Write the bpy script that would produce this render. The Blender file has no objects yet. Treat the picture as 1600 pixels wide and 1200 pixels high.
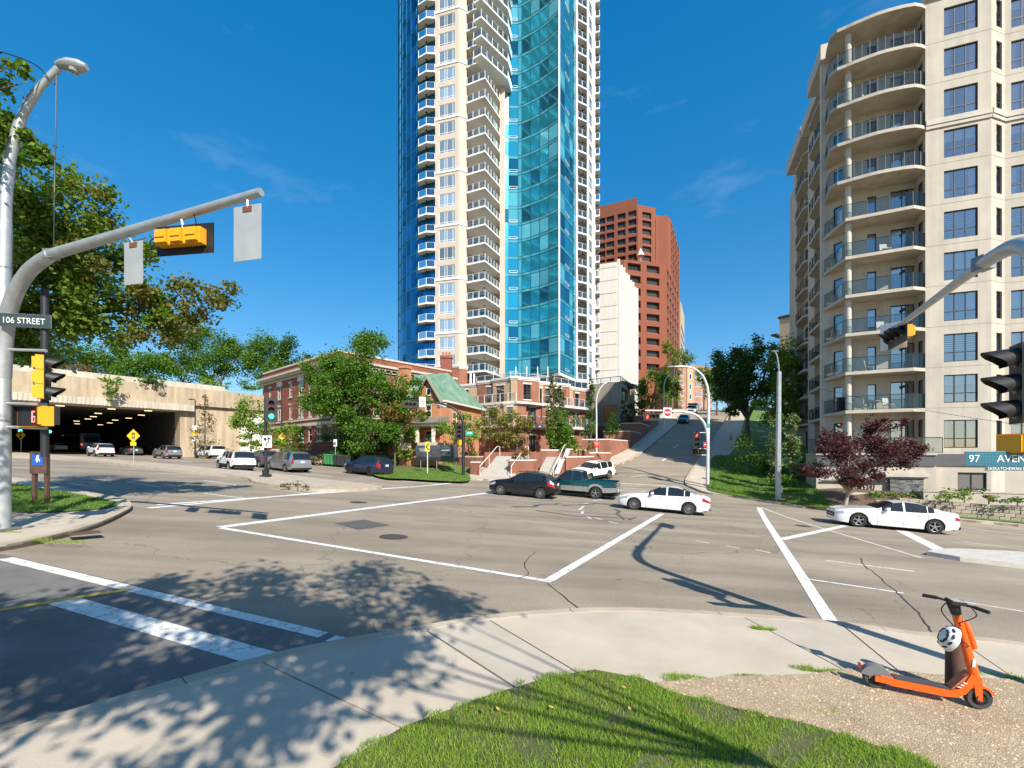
import bpy, bmesh, math, random
import numpy as np
from mathutils import Vector, Matrix
random.seed(7)
rng = np.random.default_rng(7)
PI = math.pi
SC = bpy.context.scene
COL = SC.collection

# ------------------------------------------------------------------ camera
cam_d = bpy.data.cameras.new('camera'); cam = bpy.data.objects.new('camera', cam_d); COL.objects.link(cam)
CZ = 2.65
cam.location = (0, 0, CZ); cam.rotation_euler = (PI/2, 0, 0)
cam_d.sensor_fit = 'HORIZONTAL'; cam_d.sensor_width = 36; cam_d.lens = 15.75
cam_d.shift_y = 110/1600; cam_d.clip_start = 0.05; cam_d.clip_end = 3000
SC.camera = cam
# ------------------------------------------------------------------ sky and sun
SUN_EL = math.radians(38); SHAZ = math.radians(28)          # shadows fall SHAZ to the left of straight ahead
to_sun = Vector((math.sin(SHAZ)*math.cos(SUN_EL), -math.cos(SHAZ)*math.cos(SUN_EL), math.sin(SUN_EL)))
world = bpy.data.worlds.new('World'); SC.world = world; world.use_nodes = True
wn = world.node_tree; wn.nodes.clear()
w_out = wn.nodes.new('ShaderNodeOutputWorld'); w_bg = wn.nodes.new('ShaderNodeBackground')
w_sky = wn.nodes.new('ShaderNodeTexSky'); w_sky.sky_type = 'NISHITA'; w_sky.sun_disc = False
w_sky.sun_elevation = SUN_EL; w_sky.sun_rotation = math.atan2(to_sun.x, to_sun.y)
w_sky.altitude = 600; w_sky.air_density = 1.0; w_sky.dust_density = 0.7; w_sky.ozone_density = 3.0
w_hsv = wn.nodes.new('ShaderNodeHueSaturation'); w_hsv.inputs['Saturation'].default_value = 1.87
w_gam = wn.nodes.new('ShaderNodeGamma'); w_gam.inputs[1].default_value = 0.6       # even, photographic tone of the blue
w_bg.inputs['Strength'].default_value = 0.118
w_mul = wn.nodes.new('ShaderNodeVectorMath'); w_mul.operation = 'SCALE'; w_mul.inputs['Scale'].default_value = 1.5
wn.links.new(w_sky.outputs[0], w_gam.inputs[0]); wn.links.new(w_gam.outputs[0], w_mul.inputs[0]); wn.links.new(w_mul.outputs[0], w_hsv.inputs['Color'])
# thin high cirrus, stretched along one direction over the whole dome
w_tc = wn.nodes.new('ShaderNodeTexCoord'); w_map = wn.nodes.new('ShaderNodeMapping')
w_map.inputs['Scale'].default_value = (1.4, 1.4, 4.0); w_map.inputs['Rotation'].default_value = (0.3, 0.5, 0.2)
w_noi = wn.nodes.new('ShaderNodeTexNoise'); w_noi.inputs['Scale'].default_value = 1.6; w_noi.inputs['Detail'].default_value = 8; w_noi.inputs['Roughness'].default_value = 0.62
w_rmp = wn.nodes.new('ShaderNodeValToRGB'); w_rmp.color_ramp.elements[0].position = 0.58; w_rmp.color_ramp.elements[1].position = 0.95
w_rmp.color_ramp.elements[1].color = (0.30, 0.30, 0.30, 1)
w_mix = wn.nodes.new('ShaderNodeMix'); w_mix.data_type = 'RGBA'
wn.links.new(w_tc.outputs['Generated'], w_map.inputs[0]); wn.links.new(w_map.outputs[0], w_noi.inputs['Vector'])
wn.links.new(w_noi.outputs['Fac'], w_rmp.inputs[0]); wn.links.new(w_rmp.outputs[0], w_mix.inputs[0])
wn.links.new(w_hsv.outputs[0], w_mix.inputs[6]); w_mix.inputs[7].default_value = (4.2, 5.2, 6.2, 1)
wn.links.new(w_mix.outputs[2], w_bg.inputs['Color']); wn.links.new(w_bg.outputs[0], w_out.inputs[0])
sun_d = bpy.data.lights.new('sun', 'SUN'); sun_d.energy = 4.2; sun_d.angle = math.radians(0.53); sun_d.color = (1.0, 0.94, 0.82)
sun = bpy.data.objects.new('sun', sun_d); COL.objects.link(sun); sun.location = (20, -40, 60)
sun.rotation_euler = to_sun.to_track_quat('Z', 'Y').to_euler()
SC.view_settings.view_transform = 'Standard'; SC.view_settings.look = 'None'
SC.view_settings.exposure = 0.85; SC.view_settings.gamma = 1.0; SC.view_settings.use_curve_mapping = False
SC.cycles.max_bounces = 6; SC.cycles.transparent_max_bounces = 12; SC.cycles.caustics_reflective = False; SC.cycles.caustics_refractive = False
SC.cycles.use_denoising = True

# ------------------------------------------------------------------ terrain
def sstep(a, b, t):
    t = np.clip((t-a)/(b-a), 0, 1); return t*t*(3-2*t)
def soft(t, k=2.0):
    return np.logaddexp(0, np.asarray(t, float)/k)*k
def gz(x, y):
    """height of the road surface / natural ground"""
    x = np.asarray(x, float); y = np.asarray(y, float)
    x = np.clip(x, -90, 90)
    z = -.06*x - .03*soft(-(x+28), 4)
    s = .349*x + .937*y; a = .937*x - .349*y
    z = z + .055*(soft(s-30, 1.5) - soft(s-46, 1.5))*sstep(-42, -28, x)
    w = sstep(-18, -10, a - .115*(s-43))
    z = z + w*.215*(soft(s-43, 2.5) - soft(s-122, 8))
    return z
F = 700.0
def GP(px, py, off=0.0, ymin=1.5, ymax=260):
    """where the sight line through photo pixel (px,py) meets the ground"""
    ys = np.concatenate([np.arange(ymin, 60, .25), np.arange(60, ymax, 1.0)])
    d = CZ - (py-710)/F*ys - gz((px-800)/F*ys, ys) - off
    k = np.argmax(d <= 0) if (d <= 0).any() else len(ys)-1
    lo, hi = ys[max(k-1, 0)], ys[k]
    for _ in range(30):
        m = (lo+hi)/2
        if CZ - (py-710)/F*m - gz((px-800)/F*m, m) - off > 0: lo = m
        else: hi = m
    return (float((px-800)/F*hi), float(hi))
def at(px, Y, py=None):
    """plan position (and height) of something seen at pixel px, Y metres away"""
    return ((px-800)/F*Y, Y) if py is None else ((px-800)/F*Y, Y, CZ-(py-710)/F*Y)
# ------------------------------------------------------------------ materials
MATS = {}
def mat(name, col, rough=.7, metal=0, var=0, vscale=3.0, bump=0, bscale=40, emit=None, estr=1, alpha=None, spec=.5, coat=0, stain=0, rnd=0, island=0, col2=None):
    if name in MATS: return MATS[name]
    m = bpy.data.materials.new(name); m.use_nodes = True; MATS[name] = m
    nt = m.node_tree; b = nt.nodes['Principled BSDF']; L = nt.links.new
    b.inputs['Base Color'].default_value = (*col, 1); b.inputs['Roughness'].default_value = rough
    b.inputs['Metallic'].default_value = metal; b.inputs['Specular IOR Level'].default_value = spec
    if coat: b.inputs['Coat Weight'].default_value = coat; b.inputs['Coat Roughness'].default_value = .04
    if emit: b.inputs['Emission Color'].default_value = (*emit, 1); b.inputs['Emission Strength'].default_value = estr
    if alpha is not None: b.inputs['Alpha'].default_value = alpha
    if var or bump or stain or rnd or island:
        tc = nt.nodes.new('ShaderNodeTexCoord'); src = tc.outputs['Object']
    cur = None
    def tint(fac_socket, lo, hi, mn=0., mx=1.):
        nonlocal cur
        mr = nt.nodes.new('ShaderNodeMapRange'); L(fac_socket, mr.inputs[0])
        mr.inputs[1].default_value = mn; mr.inputs[2].default_value = mx
        mr.inputs[3].default_value = lo; mr.inputs[4].default_value = hi
        vm = nt.nodes.new('ShaderNodeVectorMath'); vm.operation = 'SCALE'
        if cur is None: vm.inputs[0].default_value = col
        else: L(cur, vm.inputs[0])
        L(mr.outputs[0], vm.inputs['Scale']); cur = vm.outputs[0]
    if col2 is not None:
        n0 = nt.nodes.new('ShaderNodeTexNoise'); n0.inputs['Scale'].default_value = vscale*.6; n0.inputs['Detail'].default_value = 4
        tc0 = nt.nodes.new('ShaderNodeTexCoord'); L(tc0.outputs['Object'], n0.inputs['Vector'])
        mx = nt.nodes.new('ShaderNodeMix'); mx.data_type = 'RGBA'; mx.inputs[6].default_value = (*col, 1); mx.inputs[7].default_value = (*col2, 1)
        if island:
            g = nt.nodes.new('ShaderNodeNewGeometry'); L(g.outputs['Random Per Island'], mx.inputs[0])
        else:
            r0 = nt.nodes.new('ShaderNodeMapRange'); r0.inputs[1].default_value = .35; r0.inputs[2].default_value = .65
            L(n0.outputs['Fac'], r0.inputs[0]); L(r0.outputs[0], mx.inputs[0])
        cur = mx.outputs[2]
    if var:
        n1 = nt.nodes.new('ShaderNodeTexNoise'); n1.inputs['Scale'].default_value = vscale; n1.inputs['Detail'].default_value = 7; n1.inputs['Roughness'].default_value = .6
        L(src, n1.inputs['Vector']); tint(n1.outputs['Fac'], 1-var, 1+var, .25, .75)
    if stain:   # vertical weathering streaks
        mp = nt.nodes.new('ShaderNodeMapping'); mp.inputs['Scale'].default_value = (1.2, 1.2, .12); L(src, mp.inputs[0])
        n2 = nt.nodes.new('ShaderNodeTexNoise'); n2.inputs['Scale'].default_value = 1.5; n2.inputs['Detail'].default_value = 6
        L(mp.outputs[0], n2.inputs['Vector']); tint(n2.outputs['Fac'], 1-stain, 1+stain*.4, .3, .7)
    if rnd:
        oi = nt.nodes.new('ShaderNodeObjectInfo'); tint(oi.outputs['Random'], 1-rnd, 1+rnd)
    if island and col2 is None:
        g = nt.nodes.new('ShaderNodeNewGeometry'); tint(g.outputs['Random Per Island'], 1-island, 1+island)
    if cur is not None: L(cur, b.inputs['Base Color'])
    if bump:
        n3 = nt.nodes.new('ShaderNodeTexNoise'); n3.inputs['Scale'].default_value = bscale; n3.inputs['Detail'].default_value = 4
        L(src, n3.inputs['Vector']); bp = nt.nodes.new('ShaderNodeBump'); bp.inputs['Strength'].default_value = bump; bp.inputs['Distance'].default_value = .02
        L(n3.outputs['Fac'], bp.inputs['Height']); L(bp.outputs[0], b.inputs['Normal'])
    return m
def brick_mat(name, c1, c2, mortar, bw=.22, bh=.075, rough=.85, gap=.012):
    m = mat(name, c1, rough); nt = m.node_tree; L = nt.links.new; b = nt.nodes['Principled BSDF']
    tc = nt.nodes.new('ShaderNodeTexCoord'); sp = nt.nodes.new('ShaderNodeSeparateXYZ'); L(tc.outputs['Object'], sp.inputs[0])
    ad = nt.nodes.new('ShaderNodeMath'); L(sp.outputs[0], ad.inputs[0]); L(sp.outputs[1], ad.inputs[1])
    cb = nt.nodes.new('ShaderNodeCombineXYZ'); L(ad.outputs[0], cb.inputs[0]); L(sp.outputs[2], cb.inputs[1])
    br = nt.nodes.new('ShaderNodeTexBrick'); L(cb.outputs[0], br.inputs['Vector'])
    br.inputs['Color1'].default_value = (*c1, 1); br.inputs['Color2'].default_value = (*c2, 1); br.inputs['Mortar'].default_value = (*mortar, 1)
    br.inputs['Scale'].default_value = 1; br.inputs['Brick Width'].default_value = bw; br.inputs['Row Height'].default_value = bh; br.inputs['Mortar Size'].default_value = gap
    nz = nt.nodes.new('ShaderNodeTexNoise'); nz.inputs['Scale'].default_value = .7; nz.inputs['Detail'].default_value = 6; L(tc.outputs['Object'], nz.inputs['Vector'])
    mr = nt.nodes.new('ShaderNodeMapRange'); mr.inputs[1].default_value = .3; mr.inputs[2].default_value = .7; mr.inputs[3].default_value = .78; mr.inputs[4].default_value = 1.18; L(nz.outputs['Fac'], mr.inputs[0])
    vm = nt.nodes.new('ShaderNodeVectorMath'); vm.operation = 'SCALE'; L(br.outputs['Color'], vm.inputs[0]); L(mr.outputs[0], vm.inputs['Scale']); L(vm.outputs[0], b.inputs['Base Color'])
    bp = nt.nodes.new('ShaderNodeBump'); bp.inputs['Strength'].default_value = .4; bp.inputs['Distance'].default_value = .01; bp.invert = True
    L(br.outputs['Fac'], bp.inputs['Height']); L(bp.outputs[0], b.inputs['Normal'])
    return m
def leaf_mat(name, c1, c2, trans=.35):
    if name in MATS: return MATS[name]
    m = bpy.data.materials.new(name); m.use_nodes = True; MATS[name] = m; nt = m.node_tree; L = nt.links.new; nt.nodes.clear()
    out = nt.nodes.new('ShaderNodeOutputMaterial'); g = nt.nodes.new('ShaderNodeNewGeometry')
    mx = nt.nodes.new('ShaderNodeMix'); mx.data_type = 'RGBA'; mx.inputs[6].default_value = (*c1, 1); mx.inputs[7].default_value = (*c2, 1)
    L(g.outputs['Random Per Island'], mx.inputs[0])
    p = nt.nodes.new('ShaderNodeBsdfPrincipled'); p.inputs['Roughness'].default_value = .55; p.inputs['Specular IOR Level'].default_value = .3; L(mx.outputs[2], p.inputs['Base Color'])
    tr = nt.nodes.new('ShaderNodeBsdfTranslucent'); vm = nt.nodes.new('ShaderNodeVectorMath'); vm.operation = 'MULTIPLY'; vm.inputs[1].default_value = (1.5, 1.7, .6)
    L(mx.outputs[2], vm.inputs[0]); L(vm.outputs[0], tr.inputs['Color'])
    ms = nt.nodes.new('ShaderNodeMixShader'); ms.inputs[0].default_value = trans
    L(p.outputs[0], ms.inputs[1]); L(tr.outputs[0], ms.inputs[2]); L(ms.outputs[0], out.inputs[0])
    return m
def glass_mat(name, tint, refl=.35, rough=.02, rcol=(1, 1, 1), wav=0, fres=True):
    """thin pane: part mirror, part see-through"""
    if name in MATS: return MATS[name]
    m = bpy.data.materials.new(name); m.use_nodes = True; MATS[name] = m; nt = m.node_tree; L = nt.links.new; nt.nodes.clear()
    out = nt.nodes.new('ShaderNodeOutputMaterial'); t = nt.nodes.new('ShaderNodeBsdfTransparent'); t.inputs[0].default_value = (*tint, 1)
    gl = nt.nodes.new('ShaderNodeBsdfGlossy'); gl.inputs['Roughness'].default_value = rough; gl.inputs['Color'].default_value = (*rcol, 1)
    fr = nt.nodes.new('ShaderNodeFresnel'); fr.inputs[0].default_value = 1.5
    ad = nt.nodes.new('ShaderNodeMath'); ad.operation = 'ADD'; ad.use_clamp = True; ad.inputs[1].default_value = refl; L(fr.outputs[0], ad.inputs[0])
    if not fres: ad.inputs[0].default_value = 0; nt.links.remove(ad.inputs[0].links[0])
    if wav:
        tc = nt.nodes.new('ShaderNodeTexCoord'); n = nt.nodes.new('ShaderNodeTexNoise'); n.inputs['Scale'].default_value = .6; L(tc.outputs['Object'], n.inputs['Vector'])
        bp = nt.nodes.new('ShaderNodeBump'); bp.inputs['Strength'].default_value = wav; bp.inputs['Distance'].default_value = .05; L(n.outputs['Fac'], bp.inputs['Height']); L(bp.outputs[0], gl.inputs['Normal'])
    ms = nt.nodes.new('ShaderNodeMixShader'); L(ad.outputs[0], ms.inputs[0]); L(t.outputs[0], ms.inputs[1]); L(gl.outputs[0], ms.inputs[2]); L(ms.outputs[0], out.inputs[0])
    return m

# ------------------------------------------------------------------ mesh builder
class MB:
    def __init__(s): s.v = []; s.f = []; s.mi = []; s.M = None; s.m = 0
    def add(s, vs, fs):
        o = len(s.v)
        if s.M is not None: vs = [s.M @ Vector(p) for p in vs]
        s.v += [tuple(p) for p in vs]; s.f += [tuple(i+o for i in f) for f in fs]; s.mi += [s.m]*len(fs)
        return s
    def box(s, x0, y0, z0, x1, y1, z1):
        if x0 > x1: x0, x1 = x1, x0
        if y0 > y1: y0, y1 = y1, y0
        if z0 > z1: z0, z1 = z1, z0
        return s.add([(x0,y0,z0),(x1,y0,z0),(x1,y1,z0),(x0,y1,z0),(x0,y0,z1),(x1,y0,z1),(x1,y1,z1),(x0,y1,z1)],
              [(3,2,1,0),(4,5,6,7),(0,1,5,4),(1,2,6,5),(2,3,7,6),(3,0,4,7)])
    def cbox(s, c, d): return s.box(c[0]-d[0]/2, c[1]-d[1]/2, c[2]-d[2]/2, c[0]+d[0]/2, c[1]+d[1]/2, c[2]+d[2]/2)
    def quad(s, a, b, c, d): return s.add([a, b, c, d], [(0, 1, 2, 3)])
    def prism(s, pts, z0, z1, cap=True):
        if sum(pts[i-1][0]*pts[i][1]-pts[i][0]*pts[i-1][1] for i in range(len(pts))) < 0: pts = pts[::-1]
        n = len(pts); vs = [(p[0], p[1], z0) for p in pts] + [(p[0], p[1], z1) for p in pts]
        fs = [(i, (i+1) % n, n+(i+1) % n, n+i) for i in range(n)]
        if cap: fs += [tuple(range(n-1, -1, -1)), tuple(range(n, 2*n))]
        return s.add(vs, fs)
    def yprism(s, pts, y0, y1):
        """polygon in x,z extruded along y"""
        n = len(pts); ar = sum(pts[i-1][0]*pts[i][1]-pts[i][0]*pts[i-1][1] for i in range(n))
        if ar < 0: pts = pts[::-1]
        vs = [(p[0], y0, p[1]) for p in pts] + [(p[0], y1, p[1]) for p in pts]
        fs = [((i+1) % n, i, n+i, n+(i+1) % n) for i in range(n)] + [tuple(range(n)), tuple(range(2*n-1, n-1, -1))]
        return s.add(vs, fs)
    def tube(s, pts, r, n=8, cap=True):
        P = [Vector(p) for p in pts]; rs = r if isinstance(r, (list, tuple)) else [r]*len(P); vs = []; fs = []
        up = None
        for i, p in enumerate(P):
            d = (P[min(i+1, len(P)-1)] - P[max(i-1, 0)]).normalized()
            if up is None: up = Vector((0, 0, 1)) if abs(d.z) < .9 else Vector((1, 0, 0))
            a = d.cross(up).normalized(); b = a.cross(d).normalized(); up = b
            for k in range(n):
                t = 2*PI*k/n; vs.append(p + a*(math.cos(t)*rs[i]) + b*(math.sin(t)*rs[i]))
        for i in range(len(P)-1):
            for k in range(n): fs.append((i*n+k, (i+1)*n+k, (i+1)*n+(k+1) % n, i*n+(k+1) % n))
        if cap: fs += [tuple(range(n)), tuple(range(len(P)*n-1, (len(P)-1)*n-1, -1))]
        return s.add(vs, fs)
    def lathe(s, prof, n=16, axis='z', c=(0, 0, 0)):
        vs = []; fs = []
        for (r, h) in prof:
            for k in range(n):
                t = 2*PI*k/n; a, b = r*math.cos(t), r*math.sin(t)
                q = (a, b, h) if axis == 'z' else ((a, h, b) if axis == 'y' else (h, a, b))
                vs.append((q[0]+c[0], q[1]+c[1], q[2]+c[2]))
        flip = axis == 'y'
        for i in range(len(prof)-1):
            for k in range(n):
                f = (i*n+k, i*n+(k+1) % n, (i+1)*n+(k+1) % n, (i+1)*n+k); fs.append(f[::-1] if flip else f)
        return s.add(vs, fs)
    def mesh(s, name, mats, smooth=None):
        me = bpy.data.meshes.new(name); me.from_pydata(s.v, [], s.f)
        for m in (mats if isinstance(mats, (list, tuple)) else [mats]): me.materials.append(m)
        if any(s.mi): me.polygons.foreach_set('material_index', s.mi)
        if smooth is not None:
            me.polygons.foreach_set('use_smooth', [True]*len(me.polygons)); me.set_sharp_from_angle(angle=math.radians(smooth))
        me.update(); return me
    def build(s, name, mats, parent=None, smooth=None, loc=(0, 0, 0), rz=0):
        return ob(name, s.mesh(name, mats, smooth), parent, loc, rz)
def ob(name, me, parent=None, loc=(0, 0, 0), rz=0):
    o = bpy.data.objects.new(name, me); COL.objects.link(o)
    o.location = loc
    if rz: o.rotation_euler = (0, 0, rz)
    if parent is not None: o.parent = parent
    return o
def tag(o, label=None, cat=None, group=None, kind=None):
    if label: o['label'] = label
    if cat: o['category'] = cat
    if group: o['group'] = group
    if kind: o['kind'] = kind
    return o
def thing(name, label, cat, loc=(0, 0, 0), rz=0, group=None):
    o = bpy.data.objects.new(name, None); COL.objects.link(o); o.empty_display_size = .3
    o.location = loc; o.rotation_euler = (0, 0, rz)
    return tag(o, label, cat, group)
def copy_tree(o, parent=None):
    c = o.copy(); COL.objects.link(c)
    if parent is not None: c.parent = parent
    for ch in list(o.children): copy_tree(ch, c)
    return c
def bulk(name, V, Fq, mats, parent=None, mi=None):
    """numpy vertices (n,3) and faces (m,k) -> object, fast"""
    me = bpy.data.meshes.new(name); n = len(V); m, k = Fq.shape
    me.vertices.add(n); me.vertices.foreach_set('co', np.asarray(V, np.float32).ravel())
    me.loops.add(m*k); me.loops.foreach_set('vertex_index', Fq.astype(np.int32).ravel())
    me.polygons.add(m); me.polygons.foreach_set('loop_start', np.arange(0, m*k, k, dtype=np.int32))
    for x in (mats if isinstance(mats, (list, tuple)) else [mats]): me.materials.append(x)
    if mi is not None: me.polygons.foreach_set('material_index', mi.astype(np.int32))
    me.update(calc_edges=True); me.validate()
    return ob(name, me, parent)
def crom(pts, n=6, closed=False):
    P = [Vector(p) for p in pts]; out = []; N = len(P); seg = N if closed else N-1
    for i in range(seg):
        g = (lambda k: P[k % N]) if closed else (lambda k: P[min(max(k, 0), N-1)])
        p0, p1, p2, p3 = g(i-1), g(i), g(i+1), g(i+2)
        for j in range(n):
            t = j/n
            out.append(.5*((2*p1) + (p2-p0)*t + (2*p0-5*p1+4*p2-p3)*t*t + (3*p1-p0-3*p2+p3)*t*t*t))
    if not closed: out.append(P[-1])
    return [tuple(p) for p in out]
def drape(name, pts, off, m, parent=None, skirt=0, res=2.0, kind=None, label=None, zfun=None, build=True):
    """flat polygon laid over the ground, with a vertical edge of height skirt"""
    bm = bmesh.new(); pts = [p[:2] for p in pts]
    if sum(pts[i-1][0]*pts[i][1]-pts[i][0]*pts[i-1][1] for i in range(len(pts))) < 0: pts = pts[::-1]
    f = bm.faces.new([bm.verts.new((p[0], p[1], 0)) for p in pts])
    bmesh.ops.triangulate(bm, faces=[f])
    xs = [p[0] for p in pts]; ys = [p[1] for p in pts]
    for ax, lo, hi in ((0, min(xs), max(xs)), (1, min(ys), max(ys))):
        k = math.ceil((lo+1e-3)/res)
        while k*res < hi:
            co = [0, 0, 0]; no = [0, 0, 0]; co[ax] = k*res; no[ax] = 1
            bmesh.ops.bisect_plane(bm, geom=bm.verts[:]+bm.edges[:]+bm.faces[:], plane_co=co, plane_no=no, dist=1e-5); k += 1
    zf = zfun or gz
    V = np.array([v.co[:] for v in bm.verts]); z = zf(V[:, 0], V[:, 1]) + off
    for v, h in zip(bm.verts, z): v.co.z = h
    if skirt:
        be = [e for e in bm.edges if e.is_boundary]
        r = bmesh.ops.extrude_edge_only(bm, edges=be)
        for v in r['geom']:
            if isinstance(v, bmesh.types.BMVert): v.co.z -= skirt
    bmesh.ops.recalc_face_normals(bm, faces=bm.faces[:])
    if sum(fc.normal.z*fc.calc_area() for fc in bm.faces) < 0: bmesh.ops.reverse_faces(bm, faces=bm.faces[:])
    me = bpy.data.meshes.new(name); bm.to_mesh(me); bm.free(); me.materials.append(m)
    o = ob(name, me, parent)
    if kind: o['kind'] = kind
    if label: o['label'] = label
    return o
def strip(name, p0, p1, w0, w1, off, m, parent, label=None, res=2.0, zfun=None):
    a, b = Vector(p0[:2]), Vector(p1[:2]); d = (b-a).normalized(); n = Vector((-d.y, d.x))
    return drape(name, [a+n*w0/2, a-n*w0/2, b-n*w1/2, b+n*w1/2], off, m, parent, res=res, label=label, zfun=zfun)
# ------------------------------------------------------------------ ground
M_asph = mat('asphalt', (.285, .236, .178), .92, var=.2, vscale=.35, bump=.5, bscale=60)
nt = M_asph.node_tree; _b = nt.nodes['Principled BSDF']
# fine aggregate speckle, long tyre-worn bands along the avenue and hairline cracks
_tc = nt.nodes.new('ShaderNodeTexCoord'); _old = _b.inputs['Base Color'].links[0].from_socket
_sp = nt.nodes.new('ShaderNodeTexNoise'); _sp.inputs['Scale'].default_value = 55; _sp.inputs['Detail'].default_value = 3; nt.links.new(_tc.outputs['Object'], _sp.inputs['Vector'])
_mp = nt.nodes.new('ShaderNodeMapping'); _mp.inputs['Rotation'].default_value = (0, 0, math.radians(20)); _mp.inputs['Scale'].default_value = (.05, .9, 1); nt.links.new(_tc.outputs['Object'], _mp.inputs[0])
_bd = nt.nodes.new('ShaderNodeTexNoise'); _bd.inputs['Scale'].default_value = 1.0; _bd.inputs['Detail'].default_value = 5; nt.links.new(_mp.outputs[0], _bd.inputs['Vector'])
_nw = nt.nodes.new('ShaderNodeTexNoise'); _nw.inputs['Scale'].default_value = .9; _nw.inputs['Detail'].default_value = 6; nt.links.new(_tc.outputs['Object'], _nw.inputs['Vector'])
_va = nt.nodes.new('ShaderNodeVectorMath'); _va.operation = 'MULTIPLY_ADD'; _va.inputs[1].default_value = (1.6, 1.6, 0); nt.links.new(_nw.outputs['Color'], _va.inputs[0]); nt.links.new(_tc.outputs['Object'], _va.inputs[2])
_vo = nt.nodes.new('ShaderNodeTexVoronoi'); _vo.feature = 'DISTANCE_TO_EDGE'; _vo.inputs['Scale'].default_value = .16; nt.links.new(_va.outputs[0], _vo.inputs['Vector'])
def _rng(sock, a, b, lo, hi):
    r = nt.nodes.new('ShaderNodeMapRange'); nt.links.new(sock, r.inputs[0])
    for k, v in enumerate((a, b, lo, hi)): r.inputs[k+1].default_value = v
    return r.outputs[0]
for sck in (_rng(_sp.outputs['Fac'], .3, .7, .72, 1.24), _rng(_bd.outputs['Fac'], .3, .7, .76, 1.16), _rng(_vo.outputs['Distance'], .0, .004, .62, 1.0)):
    vm = nt.nodes.new('ShaderNodeVectorMath'); vm.operation = 'SCALE'; nt.links.new(_old, vm.inputs[0]); nt.links.new(sck, vm.inputs['Scale']); _old = vm.outputs[0]
nt.links.new(_old, _b.inputs['Base Color'])
M_asph2 = mat('worn_grey_asphalt', (.165, .152, .142), .92, var=.28, vscale=1.2, bump=.6, bscale=45)  # old grey asphalt, colour lowered further to deepen the tree shade on it
M_patch = mat('tar_patch', (.09, .085, .08), .9, var=.2, vscale=2, bump=.3)
M_conc = mat('sidewalk_concrete', (.48, .41, .325), .9, var=.16, vscale=.9, bump=.25, bscale=70)
M_conc_b = mat('sidewalk_concrete_grey', (.44, .385, .315), .9, var=.16, vscale=1.1, bump=.25, bscale=70)
M_kerb = mat('kerb_concrete', (.42, .35, .27), .9, var=.22, vscale=1.5, bump=.3, bscale=30)
M_joint = mat('joint_dirt', (.09, .075, .055), .95, var=.3, vscale=6)
M_paint = mat('road_paint_white', (.74, .73, .70), .7, var=.14, vscale=7, bump=.2, bscale=60)
nt = M_paint.node_tree; _b = nt.nodes['Principled BSDF']; _o = _b.inputs['Base Color'].links[0].from_socket     # worn through to the asphalt in places
_tc = nt.nodes.new('ShaderNodeTexCoord'); _n = nt.nodes.new('ShaderNodeTexNoise'); _n.inputs['Scale'].default_value = 7; _n.inputs['Detail'].default_value = 9; _n.inputs['Roughness'].default_value = .72; nt.links.new(_tc.outputs['Object'], _n.inputs['Vector'])
_r = nt.nodes.new('ShaderNodeMapRange'); _r.inputs[1].default_value = .51; _r.inputs[2].default_value = .60; _r.inputs[4].default_value = .75; nt.links.new(_n.outputs['Fac'], _r.inputs[0])
_m = nt.nodes.new('ShaderNodeMix'); _m.data_type = 'RGBA'; nt.links.new(_r.outputs[0], _m.inputs[0]); nt.links.new(_o, _m.inputs[6]); _m.inputs[7].default_value = (.27, .235, .19, 1); nt.links.new(_m.outputs[2], _b.inputs['Base Color'])
M_thinpaint = mat('road_paint_worn', (.56, .54, .50), .8, var=.35, vscale=9)
M_yel = mat('road_paint_yellow', (.65, .40, .05), .7, var=.3, vscale=6)
M_soil = mat('lawn_soil', (.075, .10, .03), .95, var=.4, vscale=4, col2=(.10, .09, .045))
M_lawn = mat('lawn_turf', (.085, .165, .028), .9, var=.35, vscale=2.2, bump=.8, bscale=50, col2=(.12, .19, .035))
M_gravel = mat('pea_gravel', (.42, .315, .205), .95, var=.25, vscale=3, bump=1.0, bscale=75)
M_mulch = mat('planting_bed_mulch', (.13, .085, .055), .95, var=.35, vscale=5, bump=.8, bscale=25)
M_earth = mat('far_earth', (.12, .13, .06), .95, var=.3, vscale=.3)

# road: one sheet under the intersection, the avenue, the side street and the hill
nx, ny = 141, 121
X, Y = np.meshgrid(np.linspace(-105, 105, nx), np.concatenate([np.linspace(-14, 60, 75), np.linspace(61.5, 130, 46)]))
V = np.stack([X, Y, gz(X, Y)], -1).reshape(-1, 3)
ii = np.arange(nx*ny).reshape(ny, nx)
Q = np.stack([ii[:-1, :-1], ii[:-1, 1:], ii[1:, 1:], ii[1:, :-1]], -1).reshape(-1, 4)
road = bulk('road', V, Q, M_asph); tag(road, 'worn tan asphalt of the wide intersection and its streets', kind='structure')
# far ground out to the horizon
nx, ny = 81, 81
X, Y = np.meshgrid(np.linspace(-900, 900, nx), np.linspace(-300, 1400, ny))
Z = gz(X, np.clip(Y, -20, 128)) - .9 - 1.5*sstep(100, 300, np.abs(X))
V = np.stack([X, Y, Z], -1).reshape(-1, 3); ii = np.arange(nx*ny).reshape(ny, nx)
Q = np.stack([ii[:-1, :-1], ii[:-1, 1:], ii[1:, 1:], ii[1:, :-1]], -1).reshape(-1, 4)
tag(bulk('terrain', V, Q, M_earth), 'green and brown ground spreading out beyond the streets', kind='structure')

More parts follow.
